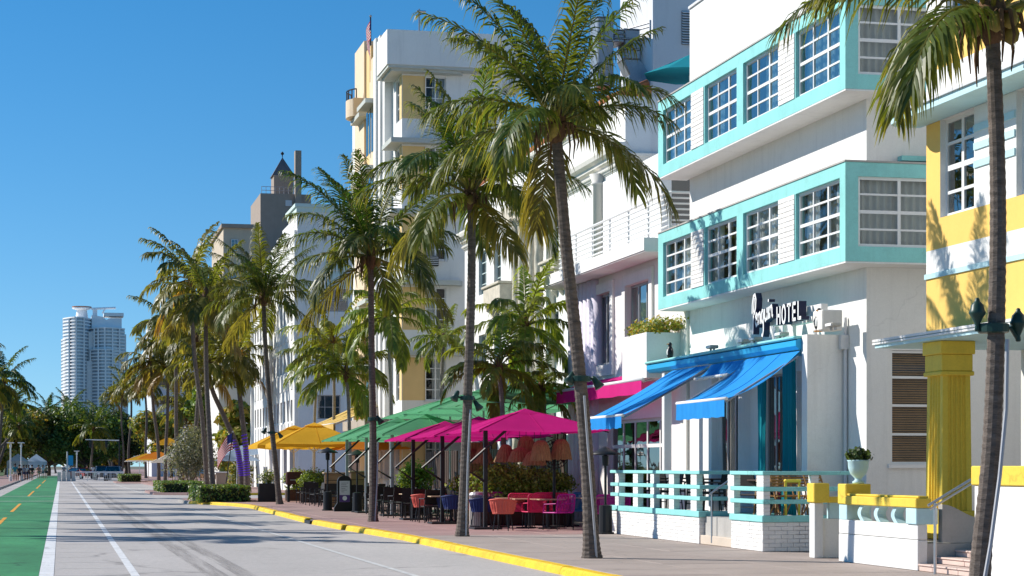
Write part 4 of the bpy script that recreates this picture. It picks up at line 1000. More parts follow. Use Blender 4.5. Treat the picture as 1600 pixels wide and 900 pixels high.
q = MB(); q.box(X6 - .22, X6 + 3, Y6 + 9.21, Y6 + 12.2, 1, gx(569, 74, X6).z); q.obj('peach_wing', PEACH, b6)
zbal = gx(561, 170, X6 - .5).z
for k in range(6):
    z = gx(590, 150, X6 - .5).z - st_ * k
    q = MB(); q.prism([(X6 - .8, Y6 + 5.0), (X6 - .2, Y6 + 5.0), (X6 - .2, Y6 + 7.6), (X6 - .8, Y6 + 7.6)], 'z', z, z + .2); q.prism([(X6 - .6, Y6 + 8.3), (X6 - .16, Y6 + 8.3), (X6 - .16, Y6 + 11), (X6 - .6, Y6 + 11)], 'z', zbal - .45 - st_ * k, zbal - .25 - st_ * k); q.obj('eyebrow', EYE6, b6)
    for j in range(3):
        q = MB(); q.box(X6 - .43, X6 - .405, Y6 + 5.2 + j * .75, Y6 + 5.7 + j * .75, z - 2.1, z - .1); q.obj('window', GLASST, b6)
    q = MB(); q.prism([(X6 - .7 , Y6 + 9.4)] + [(X6 - .2 - .7 * math.cos(R(a)), Y6 + 10.4 + 1.0 * math.sin(R(a))) for a in range(-60, 61, 15)] + [(X6 - .2, Y6 + 11.4), (X6 - .2, Y6 + 9.4)], 'z', zbal - .2, zbal + .6) if k == 0 else None
    if k == 0:
        q.obj('balcony', PEACH, b6); q = MB()
        for a in range(-60, 61, 20): q.tube([(X6 - .2 - .66 * math.cos(R(a)), Y6 + 10.4 + .96 * math.sin(R(a)), zbal + .6), (X6 - .2 - .66 * math.cos(R(a)), Y6 + 10.4 + .96 * math.sin(R(a)), zbal + 1.05)], .03, 5)
        q.tube([(X6 - .2 - .66 * math.cos(R(a)), Y6 + 10.4 + .96 * math.sin(R(a)), zbal + 1.05) for a in range(-60, 61, 10)], .035, 5); q.obj('balcony_rail', BLACKM, b6)
q = MB(); q.box(11.9, X6 - .003, Y6 - 3.5, 85.4, 3.05, 3.45); q.box(X6, 24, Y6 - 3.4, Y6 - .003, 3.05, 3.44); q.obj('porch_roof', mat('tan_fascia', (.42, .36, .29), .85, var=.12, streak=.2), b6)
for k in range(2): q = MB(); q.cbox(12.1, 12.5, Y6 - 3.2 + k * 5.2, Y6 - 2.8 + k * 5.2, 0, 3.048, .02); q.obj('porch_pier', WHITE2, b6)
q = MB(); ax = xy(655, Y6 + 1); q.tube([(ax, Y6 + 1, gy(655, 47, Y6).z - .4), (ax, Y6 + 1, gy(655, 14, Y6 + 1).z)], .04, 6); zz = gy(655, 18, Y6 + 1).z; q.tube([(ax - .1, Y6 + 1, zz), (ax + .28, Y6 + 1, zz)], .05, 6); q.obj('antenna', FRAMEG, b6)
# flags
FLR = cloth('flag_red', (.55, .02, .03), .4); FLW = cloth('flag_white', (.78, .77, .75), .4); FLB = cloth('flag_blue', (.02, .03, .14), .4)
def flag(label, base, pole_h, L, Hh, rz, droop=.55, lean=(0, 0), group='american flags'):
    r = thing('flag', label, 'flag', base, rz, group)
    top = Vector((lean[0], lean[1], pole_h))
    q = MB(); q.tube([(0, 0, 0), top], .035, 8); q.obj('pole', BLACKM, r)
    q = MB(); q.lathe([(.02, 0), (.06, .04), (.06, .08), (.01, .12)], top, 8); q.obj('finial', FRAMEG, r)
    c = MB(); n = 16; k = 13; c.smooth = True
    for i in range(n + 1):
        u = i / n
        for j in range(k + 1):
            v = j / k
            c.v.append((top.x + u * L * (1 - droop * .55), .10 * L * math.sin(u * 7 + v * 1.2) * u, top.z - .05 - v * Hh - u * u * L * droop))
    for i in range(n):
        for j in range(k):
            a = i * (k + 1) + j; c.f.append((a, a + 1, a + k + 2, a + k + 1)); c.m.append(2 if (i < 6 and j < 7) else (j % 2))
    c.obj('cloth', [FLR, FLW, FLB], r)
    return r
fb = gx(577, 90, X6 - .2)
flag('american flag hanging from a pole on the roof of the deco tower', (X6 - .1, yx(579, X6 - .1), tz - 2.6), gx(577, 30, X6 - .1).z - tz + 2.6, 1.5, .95, R(-110), .9)

# ================================================================ white stepped building
b7 = wthing('stepped_building', 'white four storey building with rows of narrow windows and a stepped mint parapet', 'building')
X7, Y7 = 14.0, 120.0; Y7b = 149
f7, f7s = Fr('X', X7), Fr('Y', Y7)
z7 = gx(465, 375, X7).z
rows = [(gx(440, b_, X7).z, gx(440, a_, X7).z) for a_, b_ in ((481, 512), (555, 586), (629, 661))]
colz = [120.9 + k * 2.0 for k in range(7)] + [136.5 + k * 2.0 for k in range(6)]
ops = [(y, y + .95, a, c) for y in colz for a, c in rows] + [(122, 124.5, .4, 3.0), (126, 128, .4, 3.0), (130, 132, .4, 3)]
m = MB(); f7.wall(m, Y7, Y7b, 0, z7, ops, .25)
sops = [(xy(502, Y7), xy(544, Y7), gy(520, 487, Y7).z, gy(520, 451, Y7).z), (xy(496, Y7), xy(532, Y7), gy(510, 655, Y7).z, gy(510, 617, Y7).z)]
f7s.wall(m, X7, 30, 0, z7, sops, .2); m.quad((X7, Y7b, 0), (30, Y7b, 0), (30, Y7b, z7), (X7, Y7b, z7)); m.quad((X7, Y7, z7), (30, Y7, z7), (30, Y7b, z7), (X7, Y7b, z7)); m.quad((30, Y7, 0), (30, Y7b, 0), (30, Y7b, z7), (30, Y7, z7)); m.obj('wall', WHITE, b7)
for o in ops: window(b7, f7, *o, 1, 2, back=.2, fw=.05, mw=.05, fm=FRAMEG, gm=GLASST, room=DARKIN, pane_objs=False, deep=.5)
for o in sops: window(b7, f7s, *o, 3, 2, back=.12, fw=.06, fm=FRAMEG, gm=GLASST, room=DARKIN, pane_objs=False)
for y in colz:
    for a, c in rows:
        q = MB(); f7.box(q, y + .05, y + .9, a - 1.15, a - .1, -.05, .06); q.obj('spandrel', WHITE, b7)
for yy in (Y7 + .15, 134.9, 148.2):
    q = MB(); f7.box(q, yy, yy + .5, 0, z7 + .6, -.1, .2); q.obj('fin', WHITE, b7)
MINT = mat('mint_stucco', (.60, .72, .68), .8, var=.05, streak=.08)
q = MB()
for k in range(7): q.box(X7 - .02 - .01 * k, X7 + 3 + (6 - k) * 1.4, Y7 - .02 - .006 * k, Y7b - 3 - k * 3.6, z7 + .003 + k * .24, z7 + k * .24 + .24)
q.obj('stepped_parapet', WHITE, b7)
ztz = z7 + 7 * .24
q = MB(); q.box(X7 - .1, X7 + 4, Y7 - .09, Y7 + 5, ztz + .003, ztz + .3); q.box(X7 - .2, X7 + 4.1, Y7 - .2, Y7 + 5.1, ztz + .3, ztz + .5); q.obj('parapet_crown', MINT, b7)
q = MB(); f7s.box(q, xy(509, Y7), xy(541, Y7), gy(520, 449, Y7).z, gy(520, 424, Y7).z, -.05, .03); f7s.box(q, xy(507, Y7), xy(543, Y7), gy(520, 422, Y7).z, gy(520, 410, Y7).z, -.05, .06); q.obj('mint_panel', MINT, b7)

# ================================================================ tan tower with a lantern, and the beige block
b8 = wthing('tan_tower', 'tan tower with pyramid roofed lantern and tall slim chimney', 'building'); Y8 = 190.0
def bxp(mb, pa, pb, py0, py1, Y, dep): return mb.box(xy(pa, Y), xy(pb, Y), Y, Y + dep, gy((pa+pb)/2, py0, Y).z if py0 else 0, gy((pa+pb)/2, py1, Y).z)
q = MB(); bxp(q, 407, 486, None, 303, Y8, 10); q.obj('wall', TANW, b8)
q = MB(); bxp(q, 428, 459, 303, 274, Y8 + 2, 2.6); q.obj('lantern', TANW, b8)
cx_, cy_ = xy(443.5, Y8 + 2), Y8 + 3.3; zl = gy(443, 274, Y8 + 2).z; za = gy(443, 245, Y8 + 3).z; hw = (xy(461, Y8 + 2) - xy(425, Y8 + 2)) / 2
q = MB(); q.add([(cx_-hw, cy_-hw, zl), (cx_+hw, cy_-hw, zl), (cx_+hw, cy_+hw, zl), (cx_-hw, cy_+hw, zl), (cx_, cy_, za)], [(0, 3, 2, 1), (0, 1, 4), (1, 2, 4), (2, 3, 4), (3, 0, 4)]); q.obj('lantern_roof', mat('grey_tile_roof', (.19, .17, .18), .8, var=.2), b8)
q = MB(); q.lathe([(.03, 0), (.05, .25), (.16, .34), (.16, .45), (.02, .6)], (cx_, cy_, za - .05), 8); q.obj('finial', BLACKM, b8)
q = MB(); bxp(q, 461.5, 471, None, 235, Y8 - .5, 1.0); q.obj('chimney', TANW, b8)
q = MB(); zr_ = gy(430, 303, Y8).z
for k in range(9): q.tube([(xy(409 + k * 7, Y8), Y8 + .2, zr_), (xy(409 + k * 7, Y8), Y8 + .2, zr_ + .7)], .025, 4)
for hh in (.35, .7): q.tube([(xy(409, Y8), Y8 + .2, zr_ + hh), (xy(465, Y8), Y8 + .2, zr_ + hh)], .025, 4)
q.obj('roof_rail', FRAMEG, b8)
q = MB(); wl = xy(452, Y8); q.box(xy(446, Y8), xy(456, Y8), Y8 - .06, Y8 - .004, gy(450, 322, Y8).z, gy(450, 313, Y8).z); q.obj('window', GREYW, b8)
b9 = wthing('beige_block', 'beige block with blue framed windows between the palms and tan tower', 'building'); Y9 = 180.0
q = MB(); bxp(q, 349, 405, None, 352, Y9, 14); q.obj('wall', BEIGE, b9)
q = MB(); bxp(q, 346, 406, 356, 350, Y9 - .3, 14.5); q.obj('roof_edge', TANW, b9)
for (pa, pb, a_, c_) in ((361, 372, 392, 374), (361, 372, 440, 420), (384, 394, 440, 420), (372, 380, 652, 628)):
    fr9 = Fr('Y', Y9 - .05); window(b9, fr9, xy(pa, Y9), xy(pb, Y9), gy(365, a_, Y9).z, gy(365, c_, Y9).z, 2, 3, back=-.08, fm=FRAMEW, gm=GLASSB, room=DARKIN, deep=.1, pane_objs=False)
b9b = wthing('white_house', 'low white house with dark windows beside the leaning lit palms', 'building'); Yh = 158.0
q = MB(); bxp(q, 342, 420, None, 560, Yh, 12); q.obj('wall', WHITE2, b9b)
for (pa, pb, a_, c_) in ((366, 380, 652, 626), (366, 380, 606, 585)): window(b9b, Fr('Y', Yh - .03), xy(pa, Yh), xy(pb, Yh), gy(370, a_, Yh).z, gy(370, c_, Yh).z, 2, 2, back=-.06, fm=WOODD, gm=GLASST, room=DARKIN, deep=.05, pane_objs=False)
b10 = wthing('blue_grey_block', 'blue grey apartment block glimpsed between the distant palms', 'building'); Ya = 290.0
q = MB(); bxp(q, 237, 330, None, 502, Ya, 20); q.obj('wall', GREYW, b10)
for k in range(7):
    q = MB(); z = gy(250, 520 + k * 28, Ya).z; q.box(xy(239, Ya), xy(320, Ya), Ya - .1, Ya - .01, z, z + 1.2); q.obj('window_strip', GLASST, b10)

# ================================================================ far high-rise
hr_ = wthing('high_rise', 'twin volume white residential high-rise with balconies far beyond the palms', 'building')
YH = 1900.0
HRW = mat('high_rise_white', (.92, .92, .92), .8, var=.04, scale=.05, fine=1, bump=0); HRG = mat('high_rise_glass', (.44, .48, .54), .15, var=.25, scale=.06, fine=.4, bump=0, spec=.8); HRS = mat('high_rise_shadow_wall', (.42, .43, .46), .8, var=.05, bump=0)
def hx_(px): return xy(px, YH)
def hz_(py): return gy(150, py, YH).z
def curved(pa, pb, bulge, dep, n=10):
    xa, xb = hx_(pa), hx_(pb)
    f = [(xa + (xb - xa) * i / n, YH - bulge * math.sin(math.pi * i / n)) for i in range(n + 1)]
    return f + [(xb, YH + dep), (xa, YH + dep)]
def tower(pa, pb, py, bulge, dep, y_off, floors=5.0, fin=()):
    zt = hz_(py); z = 0
    q = MB(); q.prism([(x, y + y_off) for x, y in curved(pa + 1, pb - .5, bulge, dep - 2)], 'z', 0, zt); q.obj('glass_wall', HRG, hr_)
    n = int(zt / 3.1); me = MB(); me.prism([(x, y + y_off - 1.6) for x, y in curved(pa, pb, bulge, dep)], 'z', 0, 1.15); me = me.mesh('floor_band', HRW)
    for k in range(n + 1): link('floor_band', me, hr_, (0, 0, zt - k * 3.1))
    for px in fin:
        t = (px - pa) / (pb - pa); q = MB(); x = hx_(px); yy = YH + y_off - bulge * math.sin(math.pi * t) - 2.3; q.box(x - .7, x + .7, yy, yy + 3, 0, zt); q.obj('column', HRW, hr_)
tower(98, 143, 500, 24, 26, 0, fin=(108, 119, 131)); tower(95.5, 112, 533, 9, 26, 3)
tower(139, 195, 515, 14, 30, -4, fin=(147, 153, 163, 175, 186))
tower(139, 188, 549, 14, 30, -8, fin=(141, 153, 164, 175, 187))
q = MB(); q.box(hx_(135), hx_(144), YH - 12, YH + 20, 0, hz_(565)); q.box(hx_(138), hx_(147), YH - 9, YH + 10, 0, hz_(520)); q.box(hx_(190), hx_(200), YH - 3, YH + 26, 0, hz_(552)); q.box(hx_(188), hx_(197), YH - 3, YH + 26, hz_(552), hz_(522)); q.obj('core_wall', HRW, hr_)
q = MB(); q.prism([(hx_(143), hz_(515)), (hx_(190), hz_(515)), (hx_(190), hz_(497)), (hx_(172), hz_(497)), (hx_(166), hz_(500)), (hx_(160), hz_(495)), (hx_(143), hz_(493))], 'y', YH - 4, YH + 22); q.box(hx_(162), hx_(193), YH - 6, YH + 20, hz_(494), hz_(489)); q.box(hx_(145), hx_(152), YH, YH + 10, hz_(493), hz_(484)); q.obj('crown', HRW, hr_)
q = MB(); q.lathe([(hx_(138) - hx_(128), hz_(497)), (hx_(136) - hx_(128), hz_(484)), (hx_(143) - hx_(128), hz_(482)), (hx_(143) - hx_(128), hz_(479))], (hx_(128), YH + 8, 0), 20); q.obj('crown_disc', HRW, hr_)
q = MB(); q.lathe([(hx_(143.4) - hx_(128), hz_(480.5)), (hx_(143.4) - hx_(128), hz_(479))], (hx_(128), YH + 8, .3), 20); q.obj('disc_rim', TERRA, hr_)
q = MB(); q.tube([(hx_(143), YH + 5, hz_(482)), (hx_(181), YH + 5, hz_(480))], 1.2, 6); q.tube([(hx_(160), YH + 5, hz_(489)), (hx_(165), YH + 5, hz_(481))], .8, 6); q.obj('crane_arm', HRW, hr_)
# ================================================================ palms
LEAF = leafmat('palm_leaf', trans=.5, gain=1.3); LEAF2 = leafmat('broad_leaf', trans=.35, rough=.5, gain=1.5); HEDGEL = leafmat('hedge_leaf', trans=.3, rough=.45, gain=1.4)
BARK = mat('palm_bark', (.155, .125, .105), .95, var=.45, scale=2.0, fine=9, bump=.9, stretch=(2.5, 2.5, 11))
BARK2 = mat('tree_bark', (.12, .09, .065), .95, var=.4, scale=3, fine=14, bump=.8, stretch=(3, 3, 1))
BOOT = mat('palm_fibre', (.15, .085, .045), .95, var=.5, scale=8, fine=40, bump=.9, stretch=(1, 1, .4))
STALK = mat('palm_stalk', (.24, .24, .06), .6, var=.2, scale=4)
NUT = mat('coconut_husk', (.28, .22, .05), .6, var=.25, scale=6)
GTRUNK = mat('smooth_palm_trunk', (.27, .25, .22), .9, var=.25, scale=2, fine=10, bump=.4, stretch=(2, 2, 8))
GREENST = mat('green_crownshaft', (.13, .20, .05), .5, var=.15)
def lerp(a, b, t): return tuple(x + (y - x) * t for x, y in zip(a, b))
def frond_mesh(rng, e0, L=2.75, age=0.0, n=58, wl=.025, lm=.72, bend=None, bright=None):
    mb = MB(); mb.c = []
    N = 16; pts = [Vector((.04, 0, 0))]; tans = []
    bend = bend if bend is not None else (62 + 34 * rng.random() if e0 > 0 else 38 + 20 * rng.random()) * (1 if e0 > -20 else .6)
    if e0 > 54: bend *= .55; L *= 1.12
    sway = rng.uniform(-.25, .25)
    for i in range(N):
        s = (i + .5) / N; th = R(e0 - bend * s ** 1.35); ya = sway * s * s
        t = Vector((math.cos(th) * math.cos(ya), math.cos(th) * math.sin(ya), math.sin(th))); tans.append(t)
        pts.append(pts[-1] + t * (L / N))
    tans.append(tans[-1])
    green = lerp((.028, .068, .012), (.075, .115, .016), rng.random()); old = lerp((.30, .22, .035), (.22, .125, .04), rng.random())
    base = lerp(green, old, age) if bright is None else lerp(bright, (.20, .20, .03), rng.random() * .5)
    def put(vs, fs, cs):
        o = len(mb.v); mb.v += [tuple(v) for v in vs]; mb.c += cs
        for f in fs: mb.f.append(tuple(i + o for i in f)); mb.m.append(0)
    o = len(mb.v); k0 = len(mb.v)
    mb.tube(pts, [.032 * (1 - .9 * i / N) + .003 for i in range(N + 1)], 5)
    stalk = lerp((.20, .20, .05), (.25, .15, .05), age)
    mb.c += [stalk] * (len(mb.v) - k0)
    for side in (-1, 1):
        for k in range(n):
            s = .13 + .86 * (k + rng.random() * .7) / n; q = s * N; i = min(int(q), N - 1); p = pts[i].lerp(pts[i + 1], q - i); t = tans[i]
            sd = Vector((-t.y, t.x, 0)); sd = Vector((0, 1, 0)) if sd.length < 1e-4 else sd.normalized(); sd = sd * side
            up = t.cross(sd) * -side; up = up if up.z >= 0 else -up
            a = R(30 + 32 * s + rng.uniform(-7, 7)); ll = lm * (max(.0, math.sin(math.pi * (.10 + .84 * s))) ** .7) * rng.uniform(.82, 1.1)
            if rng.random() < .04 + .1 * age: continue
            d = (sd * math.cos(a) + t * math.sin(a) + up * rng.uniform(-.05, .3)).normalized()
            dr = rng.uniform(.5, .95) + .25 * age
            g = Vector((0, 0, -1)); wv = (t - d * t.dot(d)).normalized() * wl * rng.uniform(.8, 1.15)
            c1 = p + d * ll * .4 + g * ll * .08 * dr; c2 = p + d * ll * .74 + g * ll * .42 * dr; c3 = p + d * ll * .93 + g * ll * .95 * dr
            v = .72 + .5 * rng.random(); cb = tuple(x * v for x in base); ct = lerp(cb, (.34, .27, .05), rng.uniform(.1, .6) if rng.random() < .55 + .4 * age else .05)
            put([p - wv * .5, p + wv * .5, c1 - wv, c1 + wv, c2 - wv * .75, c2 + wv * .75, c3], [(0, 1, 3, 2), (2, 3, 5, 4), (4, 5, 6)], [cb, cb, cb, cb, lerp(cb, ct, .6), lerp(cb, ct, .6), ct])
    return mb.mesh('frond', LEAF)
_r = random.Random(11)
ELEV = [84, 70, 58, 47, 37, 27, 16, 4, -10, -26, -44]
AGE = [.10, .0, .0, .0, .0, .02, .05, .1, .2, .34, .7]
POOL = {e: [frond_mesh(_r, e + _r.uniform(-4, 4), 2.75 * _r.uniform(.92, 1.08), max(0, a + _r.uniform(-.06, .1))) for _ in range(4)] for e, a in zip(ELEV, AGE)}
POOLF = {e: [frond_mesh(_r, e + _r.uniform(-4, 4), 2.75, min(1, max(0, a * 1.1 + .12 + _r.uniform(-.05, .15))), n=30, wl=.055) for _ in range(2)] for e, a in zip(ELEV, AGE)}
POOLG = {e: [frond_mesh(_r, e + _r.uniform(-4, 4), 2.6, 0, n=32, wl=.05, lm=.6, bend=80, bright=(.10, .17, .022)) for _ in range(2)] for e in (70, 45, 22, 2, -15)}
POOLG2 = {e: [frond_mesh(_r, e + _r.uniform(-4, 4), 2.75, a * .5, n=30, wl=.055) for _ in range(2)] for e, a in zip(ELEV, AGE)}
def crown(root, top, scale, rng, pool, seq, tiltv=0.0, twist=0.0):
    az = rng.random() * 6.28
    for e in seq:
        az += 2.39996 + rng.uniform(-.25, .25)
        me = rng.choice(pool[e]); o = link('frond', me, root, top + Vector((math.cos(az), math.sin(az), 0)) * .05 * scale + Vector((0, 0, (e + 40) / 130 * .3 * scale)))
        s = scale * rng.uniform(.9, 1.1); o.scale = (s, s, s); o.rotation_euler = (rng.uniform(-.12, .12), rng.uniform(-.06, .06), az)
SEQ = [84, 84, 70, 70, 70, 58, 58, 58, 58, 47, 47, 47, 47, 37, 37, 37, 27, 27, 16, 16, 4, 4, -10, -26]
SEQF = [84, 70, 58, 58, 47, 37, 37, 27, 16, 16, 4, 4, -10, -26, -44, 27, -10]
def trunk_mb(pts, r0, r1, ringy=.045, amp=.03, flare=.5, sides=12):
    """pts in the palm's own frame; ringed trunk"""
    P = [Vector(p) for p in pts]; cum = [0]
    for a, b in zip(P, P[1:]): cum.append(cum[-1] + (b - a).length)
    L = cum[-1]; n = max(12, int(L / ringy)); out = []; rad = []
    def cat(t):
        d = t * L
        for i in range(len(P) - 1):
            if d <= cum[i + 1] + 1e-6:
                u = (d - cum[i]) / (cum[i + 1] - cum[i]); p0 = P[max(i-1, 0)]; p1 = P[i]; p2 = P[i+1]; p3 = P[min(i+2, len(P)-1)]
                return .5 * ((2*p1) + (p2-p0)*u + (2*p0-5*p1+4*p2-p3)*u*u + (3*p1-p0-3*p2+p3)*u**3)
        return P[-1]
    for i in range(n + 1):
        t = i / n; out.append(cat(t)); h = t * L
        r = r0 + (r1 - r0) * t + r0 * flare * math.exp(-h / .35)
        rad.append(r * (1 + (amp if i % 2 else -amp) * random.uniform(.5, 1.5)))
    m = MB(); m.smooth = False; m.tube(out, rad, sides); return m
def palm(label, pxs, Y, scale=1.0, r=.15, pool=None, seq=None, group='coconut palms along the kerb', seed=0, name='palm_tree', ringy=.05, detail=True, base_z=0.0, bark=None):
    rng = random.Random(seed * 7 + 3); W = [gy(px, py, Y) for px, py in pxs]
    W[0].z = base_z; root = thing(name, label, 'palm', W[0].copy(), 0, group)
    loc = [w_ - W[0] for w_ in W]; top = loc[-1]
    trunk_mb(loc, r, r * .72, ringy).obj('trunk', bark or BARK, root)
    b = MB(); b.smooth = True; s = scale
    b.lathe([(r*.7, -.25*s), (r*1.15, -.12*s), (r*1.5, .05*s), (r*1.35, .25*s), (r*.8, .5*s), (.02, .62*s)], top, 12); b.obj('crown_base', BOOT, root)
    if detail:
        for k in range(9):
            a = rng.random() * 6.28; d = Vector((math.cos(a), math.sin(a), 0)); q = MB(); ln_ = rng.uniform(.35, .75) * s
            q.tube([top + d * r * 1.2 + Vector((0, 0, .12)), top + d * (r + .22 * s) + Vector((0, 0, .1)), top + d * (r + .3 * s) + Vector((0, 0, -ln_ * .5)), top + d * (r + .26 * s) + Vector((0, 0, -ln_))], [.03, .025, .018, .006], 5); q.obj('dead_stalk', BOOT, root)
        for k in range(5):
            a = rng.random() * 6.28; d = Vector((math.cos(a), math.sin(a), 0)); q = MB(); q.smooth = True
            q.lathe([(.01, -.11), (.07, -.07), (.085, 0), (.06, .08), (.01, .11)], top + d * (r + .1) + Vector((0, 0, rng.uniform(-.12, .05))), 10); q.obj('coconut', NUT, root)
    crown(root, top, scale, rng, pool or POOL, seq or SEQ)
    return root
palm('tall leaning palm in front of the turquoise hotel and magenta umbrellas', [(925, 873), (917, 720), (903, 560), (884, 380), (869, 205)], 32.24, .86, .128, seed=1)
palm('straight palm beside the middle magenta umbrella', [(722, 838), (727, 720), (733, 560), (737, 420), (736, 312)], 42.84, .96, .118, seed=2)
palm('palm standing among the black chairs by the menu board', [(583, 816), (583, 700), (581, 560), (579, 408)], 54.7, 1.02, .11, seed=5)
palm('slim palm at the bend of the yellow kerb before the white stepped building', [(437, 788), (424, 660), (415, 545), (412, 470)], 80.2, .95, .115, seed=4)
palm('nearest palm at the right edge beside the pink porch steps', [(1528, 960), (1534, 860), (1549, 700), (1557, 500), (1559, 280), (1550, 40)], 18.7, .82, .102, seq=[84, 70, 70, 58, 58, 47, 47, 37, 37, 27, 27, 16, 16, 4, -10], seed=9)
# the row further down the street
far = [(333, 8.9, 322, 470, 1.35, 'grey palm trunk right of a pair behind the clipped hedge'), (324, 9.4, 300, 440, 1.45, 'tallest palm of the far row rising over the beige block'), (298, 9.0, 310, 530, 1.2, 'palm just left of the grey bush by the hedge'),
       (282, 9.0, 272, 515, 1.35, 'palm with yellowing crown left of the grey bush'), (258, 9.3, 262, 575, 1.1, 'thin dark trunked palm before the far yellow umbrellas'), (248, 8.8, 236, 565, 1.2, 'gently bent palm left of the thin dark trunked one'),
       (203, 9.0, 205, 600, 1.15, 'palm behind the small far hedge'), (228, 10.5, 226, 600, 1.2, 'palm between far umbrellas and the bent palm'), (190, 9.6, 190, 610, 1.2, 'palm over the parked cars'), (178, 10.4, 176, 622, 1.1, 'leftmost palm of the right hand row'),
       (352, 14.0, 350, 545, 1.2, 'palm in front of the low white house'), (388, 15.5, 386, 520, 1.3, 'palm behind the slim kerb palm'), (300, 15.0, 345, 600, 1.0, 'low palm leaning right beside the flag'), (240, 15, 285, 590, 1.1, 'palm hidden behind the far row on the building side')]
for i, (px, X, tx, ty, sc, lab) in enumerate(far):
    Y = yx(px, X); palm(lab, [(px, 760), ((px * 2 + tx) / 3 + (i % 3 - 1) * 3, (760 * 2 + ty) / 3), (tx + (i % 2) * 3, (760 + ty * 2) / 3), (tx, ty)], Y, sc, .17, POOLF, SEQF + [58, 4, -26, 37], group='palms of the far row', seed=30 + i, ringy=.12, detail=False)
LIGHTP = mat('purple_light_band', (.10, .02, .42), .5, var=.2); LIGHTP.node_tree.nodes['Principled BSDF'].inputs['Emission Color'].default_value = (.08, .02, .6, 1); LIGHTP.node_tree.nodes['Principled BSDF'].inputs['Emission Strength'].default_value = .25
for i, (pts, X, lab) in enumerate([([(378, 745), (372, 705), (352, 655), (332, 610), (326, 575)], 12.0, 'left leaning palm wrapped in purple lights near the flag'), ([(386, 745), (384, 700), (377, 640), (372, 590), (371, 560)], 12.3, 'upright palm wrapped in purple lights beside the white stepped building'), ([(284, 745), (288, 720), (289, 680), (291, 640)], 11.5, 'short palm with purple lit trunk behind the grey bush')]):
    Y = yx(pts[0][0], X); p_ = palm(lab, pts, Y, 1.15, .2, POOLF, SEQF, group='palms wrapped in purple lights', seed=60 + i, ringy=.12, detail=False)
    W = [gy(px, py, Y) - Vector((gy(*pts[0], Y).x, Y, 0)) for px, py in pts]; W = [Vector((v.x, v.y, v.z)) for v in W]
    q = MB(); hp = []; nT = 16 if i < 2 else 12
    for k in range(nT * 12 + 1):
        t = k / (nT * 12) * (len(W) - 1) * (.34 if i < 2 else .8); j = int(t); c = W[j].lerp(W[j + 1], t - j); an = 2 * math.pi * k / 12; rr = .215 - .03 * k / (nT * 12)
        hp.append(c + Vector((math.cos(an) * rr, math.sin(an) * rr, 0)))
    q.tube(hp, .03, 5)
    q.obj('light_wrap', LIGHTP, p_)
# park side on the left, and palms that close the street
left = [(-7.2, 236, 6, 598, 1.5, 'palm at the left edge over the lamp posts'), (-8.5, 268, 22, 640, 1.3, 'lower palm at the left edge behind the lamp posts'), (-16, 300, 2, 640, 1.4, 'palm in the park at the far left'), (-12, 255, 30, 668, 1.1, 'low dark palm right of the left edge palms'), (4.6, 330, 146, 672, 1.5, 'palm with drooping pale fronds standing past the barrier'),
        (-1, 420, 75, 648, 1.6, 'palm crown poking over the trees left of the high-rise'), (3.5, 430, 107, 646, 1.9, 'palm crown below the high-rise'), (10, 400, 158, 655, 1.6, 'palm crown right of the high-rise foot')]
for i, (X, Y, tx, ty, sc, lab) in enumerate(left):
    b = Vector((X, Y, 0)); d = X * SN + Y * CS; px = 800 + FOC * (X * CS - Y * SN) / d
    palm(lab, [(px, 760), ((px + tx) / 2, (760 + ty) / 2), (tx, ty)], Y, sc, .2, POOLG2, SEQF + [58, 37, 4], group='palms closing the street', seed=80 + i, ringy=.2, detail=False)
for i, (X, Y, h) in enumerate([(-7, 52, 8.2), (-8.2, 59, 9.5), (-7, 66, 8.5), (-7.5, 76, 9.3), (-6.8, 84, 8.8), (-7.5, 96, 9.4), (-7, 110, 9), (-7.3, 127, 9), (-7, 146, 9.2), (-7.4, 168, 9), (-7, 195, 9)]):
    d = X * SN + Y * CS
    def pj(z, dx=0.0): return (800 + FOC * ((X + dx) * CS - Y * SN) / d, VY - FOC * (z - EYE) / d)
    palm(['nearest', 'second nearest', 'third nearest', 'fourth nearest', 'fifth nearest', 'sixth nearest', 'seventh nearest', 'eighth nearest', 'ninth nearest', 'tenth nearest', 'furthest'][i] + ' park side palm whose shadow crosses the road', [pj(0), pj(h * .5, .15), pj(h, .35 * (-1) ** i)], Y, 1.0, .16, POOLF, SEQF, group='park side palms', seed=100 + i, ringy=.2, detail=False)
# slender green palms in the cafe gardens
cafe = [([(612, 700), (610, 600), (606, 500)], 74.0, .92, 'slender grey palm before the deco tower'), ([(688, 640), (690, 600), (693, 535)], 78.0, .62, 'small palm before the ground floor window of the deco tower'), ([(833, 690), (826, 620), (821, 515)], 56.0, .82, 'slender green palm before the mediterranean building'),
        ([(790, 690), (785, 640), (779, 580)], 53.0, .72, 'low green palm rising behind the green umbrella'), ([(845, 690), (850, 640), (846, 610)], 54.0, .5, 'small palm left of the magenta awning'), ([(548, 690), (545, 640), (541, 588)], 78.0, .95, 'bushy palm above the yellow awning'), ([(520, 690), (522, 620), (520, 540)], 92.0, 1.0, 'palm with browning crown before the white stepped building'), ([(490, 700), (492, 640), (500, 570)], 96.0, .8, 'low palm beside the cream awning')]
for i, (pts, Y, sc, lab) in enumerate(cafe):
    root = palm(lab, pts, Y, sc, .085, POOLG, [70, 70, 45, 45, 45, 45, 22, 22, 22, 22, 2, 2, 2, -15, -15, 22, 45], group='slender palms in the cafe gardens', seed=140 + i, ringy=.1, detail=False, bark=GTRUNK)

